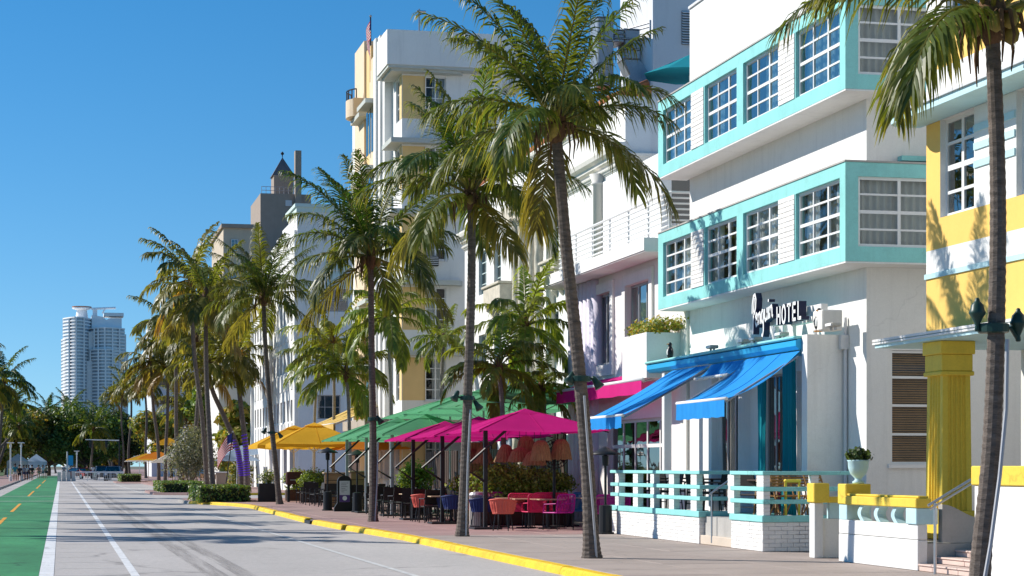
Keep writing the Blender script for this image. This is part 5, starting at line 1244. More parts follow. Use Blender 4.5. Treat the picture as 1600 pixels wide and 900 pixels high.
# ================================================================ broadleaf trees, hedges, bushes
def leaves_mb(blobs, n, size, tints, rng, shell=.55, flat=False):
    mb = MB(); mb.c = []; tot = sum(b[3] * b[4] * b[5] for b in blobs)
    for (cx, cy, cz, rx, ry, rz) in blobs:
        k = int(n * rx * ry * rz / tot)
        for _ in range(k):
            while True:
                v = Vector((rng.uniform(-1, 1), rng.uniform(-1, 1), rng.uniform(-1, 1)))
                if 1e-3 < v.length <= 1: break
            r_ = shell + (1 - shell) * rng.random(); u = v.normalized() * r_ * (1 + .16 * math.sin(5 * v.x + 3 * v.z) )
            p = Vector((cx + u.x * rx, cy + u.y * ry, cz + u.z * rz))
            nrm = (u + Vector((rng.uniform(-.9, .9), rng.uniform(-.9, .9), rng.uniform(-.5, 1.0)))).normalized()
            a = nrm.cross(Vector((rng.uniform(-1, 1), rng.uniform(-1, 1), rng.uniform(-1, 1)))).normalized(); b = nrm.cross(a); s = size * rng.uniform(.6, 1.3)
            t = rng.choice(tints); v_ = rng.uniform(.7, 1.25); c = tuple(x * v_ for x in t); o = len(mb.v)
            mb.v += [tuple(p - a * s), tuple(p - b * s * .55), tuple(p + a * s), tuple(p + b * s * .55)]; mb.c += [c] * 4; mb.f.append((o, o+1, o+2, o+3)); mb.m.append(0)
    return mb
GR = [(.06, .11, .02), (.085, .14, .025), (.045, .08, .018), (.13, .17, .03)]
GY = [(.14, .17, .025), (.20, .20, .03), (.08, .12, .022), (.27, .19, .035)]
GD = [(.025, .045, .015), (.035, .06, .018), (.05, .075, .02)]
BRG = [(.11, .17, .022), (.16, .22, .03), (.06, .10, .02), (.20, .25, .05)]
GS = [(.16, .17, .13), (.10, .12, .085), (.22, .22, .17)]
def tree(label, base, h, w_, tints, seed, n=5000, size=.22, group=None, name='tree', trunk_h=.35):
    rng = random.Random(seed); root = thing(name, label, 'tree', base, 0, group)
    q = MB(); q.tube([(0, 0, -.2), (.1, 0, h * trunk_h * .6), (0, .1, h * trunk_h)], [.03 * h, .022 * h, .018 * h], 8)
    bl = []
    for k in range(12):
        a = rng.random() * 6.28; rr = w_ * rng.uniform(.1, .36); z = h * rng.uniform(trunk_h + .1, .84); s = w_ * rng.uniform(.17, .27)
        bl.append((rr * math.cos(a), rr * math.sin(a), z, s, s, s * .72)); q.tube([(0, .1, h * trunk_h * .9), (rr * math.cos(a) * .6, rr * math.sin(a) * .6, (z + h * trunk_h) / 2), (rr * math.cos(a), rr * math.sin(a), z)], [.014 * h, .009 * h, .003 * h], 6)
    q.obj('trunk', BARK2, root); leaves_mb(bl, n, size, tints, rng, .35).obj('crown', LEAF2, root)
    return root
far_trees = [(-16, 262, 8, 10, GD, 'dark tree behind the left edge palms'), (-11.5, 292, 8.5, 10, GY, 'yellow green tree above the walkers'), (-24, 300, 10, 11, GD, 'dark spreading tree at the far left of the park'), (-15, 320, 10, 12, GR, 'round green tree behind the lamp posts'), (-9, 345, 10.5, 12, GY, 'yellow green sea grape tree left of the road end'), (-2, 350, 9.5, 12, GD, 'dark tree closing the road beyond the barrier'), (4, 345, 10.5, 13, GR, 'bright topped tree over the road end'),
             (11, 350, 10, 12, GD, 'dark tree right of the road end'), (17, 330, 10, 12, GY, 'yellow green tree above the parked cars'), (21, 300, 11, 11, GR, 'green tree behind the far row of palms'), (14, 262, 7.5, 8, GY, 'low yellow green tree by the far umbrellas'), (17, 225, 9, 8, GD, 'dark tree behind the far umbrellas'),
             (16, 195, 9, 7.5, GR, 'leafy tree behind the grey bush'), (15.5, 172, 9.5, 7, GD, 'dark leafy tree beside the low white house'), (14.5, 153, 6, 5.5, GY, 'light green tree beside the flag')]
for i, (X, Y, h, w_, t, lab) in enumerate(far_trees): tree(lab, (X, Y, 0), h * 1.22, w_ * 1.15, t, 200 + i, n=11000, size=.3, group='broadleaf trees down the street', trunk_h=.14)
for i in range(14):
    X = -62 + i * 9.5; tree(['leftmost', 'second', 'third', 'fourth', 'fifth', 'sixth', 'seventh', 'eighth', 'ninth', 'tenth', 'eleventh', 'twelfth', 'thirteenth', 'last'][i] + ' round tree from the left in the belt closing the far end', (X, 470 + (i % 3) * 22, 0), 13 + (i * 37 % 5) * .5, 15, (GD, GR, GY)[i % 3], 260 + i, n=7000, size=.55, group='trees of the far belt', trunk_h=.05)
def hedge(label, x0, x1, y0, y1, h, seed, n=5200, tints=None, skew=0.0):
    rng = random.Random(seed); root = thing('hedge', label, 'hedge', ((x0 + x1) / 2, (y0 + y1) / 2, 0), 0, 'clipped hedges'); hx_, hy_ = (x1 - x0) / 2, (y1 - y0) / 2
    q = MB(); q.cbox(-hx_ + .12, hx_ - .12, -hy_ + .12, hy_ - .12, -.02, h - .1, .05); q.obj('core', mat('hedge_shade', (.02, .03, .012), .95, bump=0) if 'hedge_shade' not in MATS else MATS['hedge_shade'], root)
    mb = MB(); mb.c = []; tints = tints or (GR + BRG[:2]); A = [2*hx_*h, 2*hx_*h, 2*hy_*h, 2*hy_*h, 4*hx_*hy_]; tot = sum(A)
    for f, a in enumerate(A):
        for _ in range(int(n * a / tot)):
            u, v = rng.uniform(-1, 1), rng.random(); dep = rng.uniform(-.02, .13)
            p, nr = [((u*hx_, -hy_ + dep, v*h), (0, -1, 0)), ((u*hx_, hy_ - dep, v*h), (0, 1, 0)), ((-hx_ + dep, u*hy_, v*h), (-1, 0, 0)), ((hx_ - dep, u*hy_, v*h), (1, 0, 0)), ((u*hx_, (2*v-1)*hy_, h - dep), (0, 0, 1))][f]
            nrm = (Vector(nr) + Vector((rng.uniform(-.8, .8), rng.uniform(-.8, .8), rng.uniform(-.3, .9)))).normalized(); p = Vector(p)
            a_ = nrm.cross(Vector((rng.uniform(-1, 1), rng.uniform(-1, 1), rng.uniform(-1, 1)))).normalized(); b_ = nrm.cross(a_); s = rng.uniform(.04, .085)
            c = tuple(x * rng.uniform(.7, 1.35) for x in rng.choice(tints)); o = len(mb.v); mb.v += [tuple(p-a_*s), tuple(p-b_*s*.6), tuple(p+a_*s), tuple(p+b_*s*.6)]; mb.c += [c]*4; mb.f.append((o, o+1, o+2, o+3)); mb.m.append(0)
    mb.obj('foliage', HEDGEL, root)
    return root
hedge('clipped box hedge inside the yellow kerb bend', 5.75, 8.0, 86.0, 92.6, .68, 1)
hedge('second clipped hedge behind the first at the side street', 5.7, 8.2, 117, 127, .62, 2)
hedge('small clipped hedge far down beside the parked car', 5.6, 7.6, 195, 205, .75, 3, n=2500)
hedge('low hedge along the park path at the left edge', -10.4, -9.2, 180, 240, .7, 4, n=6000, tints=GY)
def bush(label, c, blobs, n, size, tints, seed, name='bush', pot=None, group='bushes', cat='plant'):
    root = thing(name, label, cat, c, 0, group); rng = random.Random(seed)
    lv = leaves_mb(blobs, n, size, tints, rng, .3); lv.obj('foliage', LEAF2, root)
    q = MB()
    for b_ in blobs[:4]: q.tube([(0, 0, 0), (b_[0] * .5, b_[1] * .5, b_[2] * .55), (b_[0], b_[1], b_[2])], [.03, .02, .008], 5)
    q.obj('stem', BARK2, root)
    return root
gbz = gz(296, 768, 0)
bush('grey leaved round bush behind the hedge', (xy(298, 140), 140, 0), [(0, 0, 2.6, 1.7, 1.5, 1.5), (-.8, 0, 2.0, 1.3, 1.2, 1.3), (.9, 0, 2.2, 1.3, 1.2, 1.4), (0, 0, 3.6, 1.1, 1.1, 1.0), (0, 0, 1.2, 1.2, 1.1, .9)], 5200, .09, GS, 21)
vine = [(388, 150, 2.4, .8, 'tall green vine column beside the white stepped building'), (376, 146, 1.5, 1.0, 'low green shrub under the blue umbrella')]
for i, (px, Y, h, w_, lab) in enumerate(vine): bush(lab, (xy(px, Y), Y, 0), [(0, 0, h * .3 + k * h * .32, w_, w_ * .8, h * .3) for k in range(3)], 2600, .1, GY, 30 + i)
# shrubs behind the cafe tables
for i, (px, py, Y, w_, h, lab) in enumerate([(790, 745, 51.0, 1.1, .75, 'bright green hedge shrub under the lamp baskets'), (824, 748, 52.0, .9, .7, 'bright green shrub right of the lamp baskets'), (772, 742, 53.2, .9, .8, 'green shrub behind the coral chair'), (648, 742, 62.0, .6, .85, 'shrub with pale flowers left of the coral chair'), (494, 747, 84.0, .8, .8, 'round green shrub in a planter behind the black chairs'), (858, 752, 50.5, .7, .6, 'green shrub beside the lavender pier'), (745, 752, 56.0, .8, .6, 'green shrub behind the straight palm'), (466, 745, 88, .7, .7, 'white flowering shrub at the end of the black chairs')]):
    c = gy(px, 800, Y); z0 = gy(px, py, Y).z
    r_ = bush(lab, (c.x, Y, 0), [(0, 0, z0, w_, w_ * .7, h * .55), (-.4 * w_, 0, z0 - .1, w_ * .7, w_ * .5, h * .5), (.45 * w_, 0, z0 - .05, w_ * .7, w_ * .5, h * .45), (0, 0, z0 - .5, w_ * .9, w_ * .6, h * .4)], 2600, .055, BRG, 300 + i, group='cafe shrubs')
    q = MB(); q.cbox(-w_ * .8, w_ * .8, -.3, .3, 0, .5, .03); q.obj('planter', WOODD, r_)
# planter box on the pink-white building and the urn on the yellow post
bush('trailing green plants spilling over the high white planter box', (14.0, 46.0, zp1 - .12), [(-.1, -.4 + k * .4, .2 + .08 * (k % 2), .42, .45, .25) for k in range(-1, 4)] + [(.3, -1.0, .32, .3, .5, .2)], 2600, .05, GY, 41, name='planter_plant', group='potted plants')
urn = thing('urn', 'pale blue urn with a leafy plant on the yellow post', 'urn', (12.62, pyF - .17, 1.262))
q = MB(); q.smooth = True; q.lathe([(.09, 0), (.1, .03), (.055, .06), (.06, .09), (.13, .16), (.165, .26), (.17, .36), (.185, .38), (.165, .385), (.15, .34), (.02, .33)], n=20); q.obj('vessel', PALEBL, urn)
leaves_mb([(0, 0, .47, .22, .22, .12)], 500, .045, GD + GR, random.Random(5), .2).obj('foliage', LEAF2, urn)
# ================================================================ cafe umbrellas
UM = cloth('magenta_canvas', (.62, .012, .22), .4); UG = cloth('green_canvas', (.15, .47, .24), .5); UY = cloth('yellow_canvas', (.85, .50, .04), .45); UB = cloth('pale_blue_canvas', (.40, .52, .66), .4); UO = cloth('orange_canvas', (.75, .27, .03), .45); UC = cloth('cream_canvas', (.72, .68, .60), .4)
def umbrella(label, cx, cy, hx, hy, ze, za, m, group, frame=BLACKM, side='edge', val=.0, rz=0.0, vent=True, flap=.0, gz0=0.0):
    r = thing('umbrella', label, 'umbrella', (cx, cy, gz0), rz, group)
    c = MB(); cor = [(-hx, -hy), (hx, -hy), (hx, hy), (-hx, hy)]; n = 8; top = .14
    for q in range(4):
        a, b = cor[q], cor[(q + 1) % 4]; o = len(c.v)
        for i in range(n + 1):
            t = top + (1 - top) * i / n; z = za + (ze - za) * (t ** 1.12)
            for j in range(9):
                s = j / 8; x = (a[0] + (b[0] - a[0]) * s) * t; y = (a[1] + (b[1] - a[1]) * s) * t; e = math.sin(math.pi * s)
                c.v.append((x * (1 - .035 * e * t), y * (1 - .035 * e * t), z - .06 * e * t * (1 if i < n else .4) + .012 * math.sin(9 * s + q) * t))
        for i in range(n):
            for j in range(8): k = o + i * 9 + j; c.f.append((k, k + 1, k + 10, k + 9)); c.m.append(0)
        if val:
            o = len(c.v)
            for j in range(17):
                s = j / 16; e = math.sin(math.pi * s); x = (a[0] + (b[0] - a[0]) * s) * (1 - .035 * e); y = (a[1] + (b[1] - a[1]) * s) * (1 - .035 * e); zz = ze - .024 * e
                c.v += [(x, y, zz), (x * 1.005 + .01 * math.sin(j * 2), y * 1.005, zz - val * (1 + .15 * math.sin(j * 1.7)))]
            for j in range(16): c.f.append((o+2*j, o+2*j+1, o+2*j+3, o+2*j+2)); c.m.append(0)
    c.smooth = True; cn = c.obj('canopy', m, r)
    for q in cor + [(0, -hy), (hx, 0), (0, hy), (-hx, 0)]:
        e = MB(); mid = 0 if q in cor else 1
        e.tube([(q[0] * t * (1 - .035 * mid * t), q[1] * t * (1 - .035 * mid * t), za + (ze - za) * t ** 1.12 - .06 * mid * t * (1 if t < 1 else .4) + .006) for t in (top, .3, .5, .7, .85, .99)], .009, 4); e.obj('seam', m, cn)
    if vent:
        v = MB(); w_ = top * 1.5; v.add([(-hx*w_, -hy*w_, za - .10), (hx*w_, -hy*w_, za - .10), (hx*w_, hy*w_, za - .10), (-hx*w_, hy*w_, za - .10), (0, 0, za + .05)], [(0, 1, 4), (1, 2, 4), (2, 3, 4), (3, 0, 4)]); v.obj('vent_cap', m, r)
    for q in cor:
        k = MB(); k.tube([(0, 0, za - .1), (q[0] * .5, q[1] * .5, za + (ze - za) * .47 - .04), (q[0] * .98, q[1] * .98, ze - .03)], .014, 5); k.obj('rib', frame, r)
    if side == 'edge':
        p = MB(); p.cbox(-hx * .62 - .05, -hx * .62 + .05, -.05, .05, 0, ze + (za - ze) * .28, .01); p.obj('pole', frame, r)
        p = MB(); p.tube([(-hx * .62, 0, 1.15), (-hx * .98, -hy * .1, 1.5), (-hx * .2, -hy * .3, ze + (za - ze) * .55)], .035, 6); p.obj('arm', BLACKM, r)
    else:
        p = MB(); p.tube([(0, 0, 0), (0, 0, za)], .035, 8); p.obj('pole', frame, r)
        for q in cor:
            p = MB(); p.tube([(0, 0, ze - .35), (q[0] * .5, q[1] * .5, za + (ze - za) * .5 - .05)], .014, 5); p.obj('strut', frame, r)
    b = MB(); b.cbox(-.35 - (hx * .62 if side == 'edge' else 0), .35 - (hx * .62 if side == 'edge' else 0), -.35, .35, 0, .05, .01); b.obj('base_plate', BLACKM, r)
    return r
GM, GG, GYL = 'magenta cafe umbrellas', 'green cafe umbrellas', 'yellow cafe umbrellas'
umbrella('nearest magenta umbrella with woven lamps hanging under it', 11.15, 47.6, 1.6, 2.1, 2.38, 2.92, UM, GM, side='edge')
umbrella('middle magenta umbrella behind the straight palm trunk', 10.95, 52.2, 1.6, 2.0, 2.32, 2.84, UM, GM)
umbrella('furthest magenta umbrella next to the green ones', 10.8, 56.2, 1.5, 1.8, 2.28, 2.8, UM, GM)
umbrella('green umbrella nearest the magenta ones in the front row', 11.1, 60.8, 1.75, 2.1, 2.48, 3.12, UG, GG, frame=FRAMEG)
umbrella('second green umbrella of the front row', 10.9, 65.0, 1.7, 2.1, 2.46, 3.1, UG, GG, frame=FRAMEG)
umbrella('green umbrella with a curled edge beside the yellow ones', 10.85, 69.2, 1.7, 2.1, 2.44, 3.1, UG, GG, frame=FRAMEG)
umbrella('tall green umbrella behind the straight palm, highest of the back row', 13.3, 56.2, 2.3, 2.4, 3.3, 4.0, UG, GG, frame=FRAMEG, side='mid')
umbrella('pale green umbrella of the back row left of the highest one', 13.0, 61.2, 2.2, 2.4, 3.25, 3.95, UG, GG, frame=FRAMEG, side='mid')
umbrella('flat topped green umbrella at the far end of the back row', 12.9, 66.2, 2.0, 2.3, 3.2, 3.85, UG, GG, frame=FRAMEG, side='mid')
umbrella('front yellow umbrella beyond the green ones', 10.8, 86.5, 1.9, 2.2, 2.5, 3.4, UY, GYL, frame=FRAMEW, val=.14, side='mid')
umbrella('back yellow umbrella beside the white stepped building', 10.6, 92.5, 1.9, 2.2, 2.5, 3.4, UY, GYL, frame=FRAMEW, val=.14, side='mid')
umbrella('orange yellow umbrella behind the front yellow one', 12.9, 84.0, 1.5, 1.9, 2.25, 2.8, UO, GYL, frame=FRAMEW, side='mid')
for i, (px, py, Y, hw, m_, lab) in enumerate([(370, 715, 140, 1.5, UB, 'pale blue umbrella near the purple lit palms'), (383, 705, 146, 1.5, UB, 'second pale blue umbrella against the white stepped building'), (232, 714, 205, 2.2, UY, 'bright yellow umbrella far down the row'), (246, 712, 195, 1.9, UO, 'orange umbrella far down the row'), (262, 718, 186, 1.6, UC, 'cream umbrella far down the row'), (218, 716, 222, 1.6, UC, 'leftmost cream umbrella far down the row'), (262, 690, 200, 1.4, UY, 'small high yellow umbrella far down the row'), (275, 712, 178, 1.5, UC, 'cream umbrella beside the grey bush')]):
    x = xy(px, Y); ze = gy(px, py + 5, Y).z; umbrella(lab, x, Y, hw, hw, ze, ze + .75, m_, 'far cafe umbrellas', frame=FRAMEW, side='mid', vent=False)
awning('long cream awning on the deco tower front above the yellow umbrellas', 13.95, 11.6, 86.0, 97.0, 4.4, 3.4, .55, AWY, sag=.05, arms=True, barr=.03)
# ================================================================ woven pendant lamps
RATT = mat('woven_rattan', (.30, .195, .085), .8, var=.35, scale=6, fine=60, bump=.6, stretch=(6, 6, 1), orand=.12)
def basket_mesh(h, r0, r1):
    q = MB(); n = 40
    prof = [(r0 * .35, h), (r0 * .7, h * .93), (r0, h * .75), ((r0 + r1) / 2, h * .4), (r1, 0.0)]
    for (r_, z) in prof:
        for j in range(n): a = 6.2832 * j / n; rr = r_ * (1 + .035 * (1 if j % 2 else -1)); q.v.append((rr * math.cos(a), rr * math.sin(a), z + (random.uniform(-.02, .02) if z == 0 else 0)))
    for i in range(len(prof) - 1):
        for j in range(n): q.f.append((i*n+j, i*n+(j+1) % n, (i+1)*n+(j+1) % n, (i+1)*n+j)); q.m.append(0)
    return q.mesh('shade', RATT)
bmesh_ = [basket_mesh(.5, .19, .26), basket_mesh(.36, .2, .31), basket_mesh(.45, .16, .3)]
for i, (px, py, Y, k, lab) in enumerate([(845, 720, 45.0, 0, 'tall woven lamp hanging in the middle under the nearest magenta umbrella'), (877, 718, 45.2, 0, 'tall woven lamp at the right under the nearest magenta umbrella'), (812, 722, 46.6, 1, 'wide woven lamp left of the middle under the nearest umbrella'), (835, 727, 46.0, 1, 'lowest woven lamp below the tall ones'), (790, 722, 47.2, 2, 'woven lamp left of the wide one'), (822, 712, 47.0, 0, 'woven lamp hidden behind the tall middle one'), (735, 722, 51.0, 1, 'woven lamp under the middle magenta umbrella'), (755, 724, 50.2, 2, 'right hand woven lamp under the middle magenta umbrella')]):
    Y += 2.0; p = gy(px, py, Y); r = thing('pendant_lamp', lab, 'lamp', (p.x, Y, p.z), 0, 'woven pendant lamps'); link('shade', bmesh_[k], r); q = MB(); q.tube([(0, 0, .4), (0, 0, 2.52 - p.z)], .008, 5); q.obj('cord', BLACKM, r)

# ================================================================ chairs and tables
def tub_chair(m, leg):
    r = bpy.data.objects.new('tub_chair', None); COL.objects.link(r)
    s = MB(); s.smooth = True; n = 30
    for i in range(n + 1):
        a = R(62 + 236 * i / n); ca, sa = math.cos(a), math.sin(a); back = .5 - .5 * math.cos(math.pi * abs(i / n - .5) * 2 + math.pi); hgt = .70 + .06 * (1 - abs(i / n - .5) * 2)
        for j in range(6):
            t = j / 5; rr = .24 + .075 * t + .012 * (1 if i % 2 else -1) * math.sin(math.pi * t); s.v.append((rr * ca, rr * sa * 1.05, .40 + (hgt - .40) * t))
    for i in range(n):
        for j in range(5): k = i * 6 + j; s.f.append((k, k + 1, k + 7, k + 6)); s.m.append(0)
    s.smooth = False; s.obj('shell', m, r)
    q = MB(); q.tube([(.318 * math.cos(R(62 + 236 * i / 24)), .333 * math.sin(R(62 + 236 * i / 24)), .702 + .06 * (1 - abs(i / 24 - .5) * 2)) for i in range(25)], .018, 6); smooth(q.obj('rim', m, r))
    q = MB(); q.lathe([(.24, .40), (.255, .43), (.24, .46), (.05, .47)], n=18); q.obj('seat', m, r)
    for a in (45, 135, 225, 315): q = MB(); c_, s_ = math.cos(R(a)), math.sin(R(a)); q.tube([(.2 * c_, .2 * s_, .41), (.27 * c_, .27 * s_, 0)], .014, 6); q.obj('leg', leg, r)
    return r
def wire_chair(m, leg):
    r = bpy.data.objects.new('wire_chair', None); COL.objects.link(r)
    def rrect(u0, u1, v0, v1, f, rad=.06): return [f(u, v) for u, v in [(u0, v0 + rad), (u0, v1 - rad), (u0 + rad * .3, v1 - rad * .3), (u0 + rad, v1), (u1 - rad, v1), (u1 - rad * .3, v1 - rad * .3), (u1, v1 - rad), (u1, v0 + rad), (u1 - rad * .3, v0 + rad * .3), (u1 - rad, v0), (u0 + rad, v0), (u0 + rad * .3, v0 + rad * .3), (u0, v0 + rad)]]
    fb_ = lambda u, v: (-.20 - .12 * (v - .42), u, v); fs2 = lambda u, v: (v, u, .42)
    q = MB(); q.tube(rrect(-.29, .29, .42, .86, fb_), .015, 6)
    for k in range(22): u = -.275 + .55 * k / 21; q.tube([fb_(u, .43), fb_(u, .85)], .007, 4, cap=False)
    q.obj('backrest', m, r)
    q = MB(); q.tube(rrect(-.29, .29, -.2, .3, fs2), .015, 6)
    for k in range(22): u = -.275 + .55 * k / 21; q.tube([fs2(u, -.19), fs2(u, .29)], .007, 4, cap=False)
    q.obj('seat', m, r)
    for s_ in (-1, 1):
        q = MB(); q.tube([(-.22, s_ * .29, .64), (.22, s_ * .3, .62), (.26, s_ * .29, .42)], .013, 6); q.obj('armrest', m, r)
        for x in (-.18, .26): q = MB(); q.tube([(x, s_ * .26, .42), (x * 1.12, s_ * .27, 0)], .013, 6); q.obj('leg', leg, r)
    return r
def arm_chair(m, leg):
    r = bpy.data.objects.new('arm_chair', None); COL.objects.link(r)
    q = MB(); q.cbox(-.22, .24, -.24, .24, .42, .46, .012); q.obj('seat', m, r)
    q = MB(); q.add([(-.22, -.25, .50), (-.22, .25, .50), (-.30, .25, .90), (-.30, -.25, .90), (-.19, -.25, .50), (-.19, .25, .50), (-.27, .25, .90), (-.27, -.25, .90)], [(0, 1, 2, 3), (4, 7, 6, 5), (0, 4, 5, 1), (1, 5, 6, 2), (2, 6, 7, 3), (3, 7, 4, 0)]); q.obj('backrest', m, r)
    for s_ in (-1, 1):
        q = MB(); q.tube([(-.25, s_ * .265, .66), (.2, s_ * .27, .65), (.24, s_ * .26, .62)], .018, 6); q.obj('armrest', leg, r)
        for x, tx in ((-.2, -.26), (.22, .24)): q = MB(); q.tube([(x, s_ * .25, .65 if x > 0 else .5), (tx, s_ * .26, 0)], .015, 6); q.obj('leg', leg, r)
    q = MB(); q.tube([(-.23, -.25, .2), (-.23, .25, .2)], .012, 5); q.obj('stretcher', leg, r)
    return r
def cafe_table(m, leg, w_=.7, h=.74):
    r = bpy.data.objects.new('cafe_table', None); COL.objects.link(r)
    q = MB(); q.cbox(-w_/2, w_/2, -w_/2, w_/2, h - .03, h, .008); q.obj('table_top', m, r)
    q = MB(); q.tube([(0, 0, .03), (0, 0, h - .03)], .035, 8); q.obj('pedestal', leg, r)
    q = MB(); q.cbox(-.25, .25, -.035, .035, 0, .035, .01); q.cbox(-.035, .035, -.25, .25, .001, .034, .01); q.obj('foot', leg, r)
    return r
PL = lambda n_, c: mat(n_, c, .55, var=.08, scale=6, fine=70, bump=.3, stretch=(1, 1, 1), orand=.05)
CORAL, NAVYC, PINKC, FUCH, TEALC, BLUEC = PL('coral_rope', (.72, .14, .10)), PL('navy_rope', (.012, .03, .13)), PL('hot_pink_wire', (.70, .025, .12)), PL('fuchsia_wire', (.55, .01, .30)), PL('teal_wire', (.02, .30, .27)), PL('blue_wire', (.02, .14, .34))
BLKW = mat('black_wicker', (.022, .019, .018), .6, var=.3, scale=20, fine=90, bump=.5)
proto = {}
def put(kind, key, fn, label, cat, loc, rz, group):
    if (kind, key) not in proto:
        r = fn(); proto[(kind, key)] = r; r.location = loc; r.rotation_euler = (0, 0, rz); return tag(r, label, cat, group)
    return dup(proto[(kind, key)], loc, rz, label, group=group)
GC = 'bright chairs under the magenta umbrellas'
def tub(key, px, py, rz, lab): p = gz(px, py, .0); return put('tub', key, lambda: tub_chair({'coral': CORAL, 'navy': NAVYC}[key], BLACKM), lab, 'chair', (p.x, p.y, 0), R(rz), GC)
def wire(key, px, Y, rz, lab): return put('wire', key, lambda: wire_chair({'pink': PINKC, 'fuchsia': FUCH, 'teal': TEALC, 'blue': BLUEC}[key], BLACKM), lab, 'chair', (xy(px, Y + 5.0), Y + 5.0, 0), R(rz), GC)
tub('coral', 786, 829, 60, 'big coral tub chair in front of the pink chairs'); tub('coral', 661, 815, 70, 'leftmost coral tub chair beside the black pole'); tub('coral', 740, 821, 100, 'coral tub chair half hidden behind the straight palm')
tub('navy', 668, 813, 40, 'navy tub chair overlapping the leftmost coral one'); tub('navy', 700, 817, 95, 'navy tub chair just left of the straight palm'); tub('navy', 752, 825, 120, 'navy tub chair right of the straight palm'); tub('navy', 709, 819, 60, 'navy tub chair pushed against the straight palm trunk')
tub('coral', 680, 812, 80, 'coral tub chair behind the navy one at the left')
wire('pink', 812, 43.4, 80, 'pink wire chair behind the big coral chair'); wire('pink', 838, 42.6, 95, 'pink wire chair in the middle of the row'); wire('pink', 850, 44.2, 250, 'pink wire chair facing the middle one'); wire('fuchsia', 874, 41.6, 120, 'fuchsia wire chair at the right end of the row'); wire('pink', 868, 43.8, 85, 'pink wire chair behind the fuchsia one')
wire('fuchsia', 772, 45.5, 270, 'fuchsia wire chair left of the teal chairs'); wire('teal', 793, 46.5, 90, 'teal wire chair under the woven lamps'); wire('teal', 826, 47.5, 90, 'teal wire chair behind the pink row'); wire('blue', 905, 45.0, 100, 'blue chair left of the leaning palm trunk'); wire('blue', 912, 43.2, 80, 'blue chair behind the leaning palm trunk'); wire('fuchsia', 946, 40.6, 90, 'fuchsia chair right of the leaning palm beside the brick terrace'); wire('fuchsia', 962, 41.2, 90, 'fuchsia chair tucked against the brick terrace')
WTOP = mat('pale_wood_top', (.50, .36, .22), .5, var=.15, stretch=(8, 1, 1))
def tabl(px, Y, lab, key='w'): return put('table', key, lambda: cafe_table({'w': WTOP, 'b': WOODD}[key], BLACKM), lab, 'table', (xy(px, Y + 6.2), Y + 6.2, 0), random.uniform(-.2, .2), 'cafe tables')
for px, Y, lab in ((822, 41.9, 'pale wood table in front of the middle pink chair'), (780, 42.9, 'pale wood table behind the big coral chair'), (856, 41.2, 'pale wood table beside the fuchsia chair'), (690, 46.5, 'pale wood table between the navy chairs'), (935, 42.2, 'pale wood table behind the leaning palm'), (890, 43.2, 'pale wood table left of the leaning palm'), (646, 51, 'pale wood table at the left under the furthest magenta umbrella')): tabl(px, Y, lab)
rng = random.Random(77)
ordn = ['first', 'second', 'third', 'fourth', 'fifth', 'sixth', 'seventh', 'eighth', 'ninth', 'tenth', 'eleventh', 'twelfth', 'thirteenth', 'fourteenth', 'fifteenth', 'sixteenth', 'seventeenth', 'eighteenth']
def black(X, Y, rz, lab): return put('arm', 'b', lambda: arm_chair(BLKW, BLACKM), lab, 'chair', (X + rng.uniform(-.07, .07), Y + rng.uniform(-.12, .12), 0), R(rz + rng.uniform(-14, 14)), 'black wicker chairs of the cafes')
for k in range(18): black(9.8 + (k % 2) * .25, 67.6 + k * .92, 180 if k % 3 else 95, ordn[k] + ' black wicker chair of the kerb row beyond the menu board')
for k in range(14): black(9.85 + (k % 2) * .3, 53.2 + k * .88, 180 if k % 2 else 90, ordn[k] + ' black wicker chair of the kerb row on the near side of the menu board')
for k in range(12): black(11.3, 54.5 + k * 2.15, 0 if k % 2 else 90, ordn[k] + ' black wicker chair of the middle row under the green umbrellas')
for k in range(9): black(12.3, 53.5 + k * 2.9, 180, ordn[k] + ' black wicker chair of the inner row under the green umbrellas')
for k in range(8): put('table', 'b', lambda: cafe_table(WOODD, BLACKM), ordn[k] + ' dark table from the near end beside the kerb row of black chairs', 'table', (10.6, 54.2 + k * 3.2, 0), 0, 'dark cafe tables')
for k in range(5): put('table', 'b', lambda: cafe_table(WOODD, BLACKM), ordn[k] + ' dark table from the near end in the inner row under the green umbrellas', 'table', (11.8, 55.4 + k * 4.2, 0), 0, 'dark cafe tables')
for k in range(14):
    wine = thing('glassware', ordn[k] + ' small tumbler along the black cafe tables', 'glass', (10.6 + (k % 2) * .15, 54.2 + (k // 2) * 3.2 + .1 * (k % 2), .741), 0, 'tumblers on the tables') if k < 12 else None
    if wine: q = MB(); q.smooth = True; q.lathe([(.03, 0), (.038, .11), (.034, .11), (.027, .01)], n=10); q.obj('tumbler', GLASS, wine)
# orange umbrella strip lamps, heater, fan, bins, boards
def heater(label, x, y, h=1.75):
    r = thing('patio_heater', label, 'heater', (x, y, 0), 0, 'patio heaters'); q = MB(); q.lathe([(.2, 0), (.2, .04), (.16, .05), (.15, .65), (.03, .67), (.03, h - .35), (.07, h - .34), (.08, h - .12), (.03, h - .1)], n=14); q.obj('stand', BLACKM, r)
    q = MB(); q.smooth = True; q.lathe([(.36, h - .1), (.35, h - .07), (.2, h + .0), (.1, h + .05), (.03, h + .09)], n=20); q.obj('hood', BLACKM, r); return r
heater('black mushroom heater right of the leaning palm', xy(946, 43.6), 43.6, 1.9); heater('black mushroom heater under the curled green umbrella', xy(512, 68.5), 68.5, 2.1); heater('black heater under the second green umbrella', xy(558, 66.0), 66.0, 2.0)
fan = thing('standing_fan', 'black standing fan beside the shrubs and lavender pier', 'fan', (xy(866, 48.5), 48.5, 0))
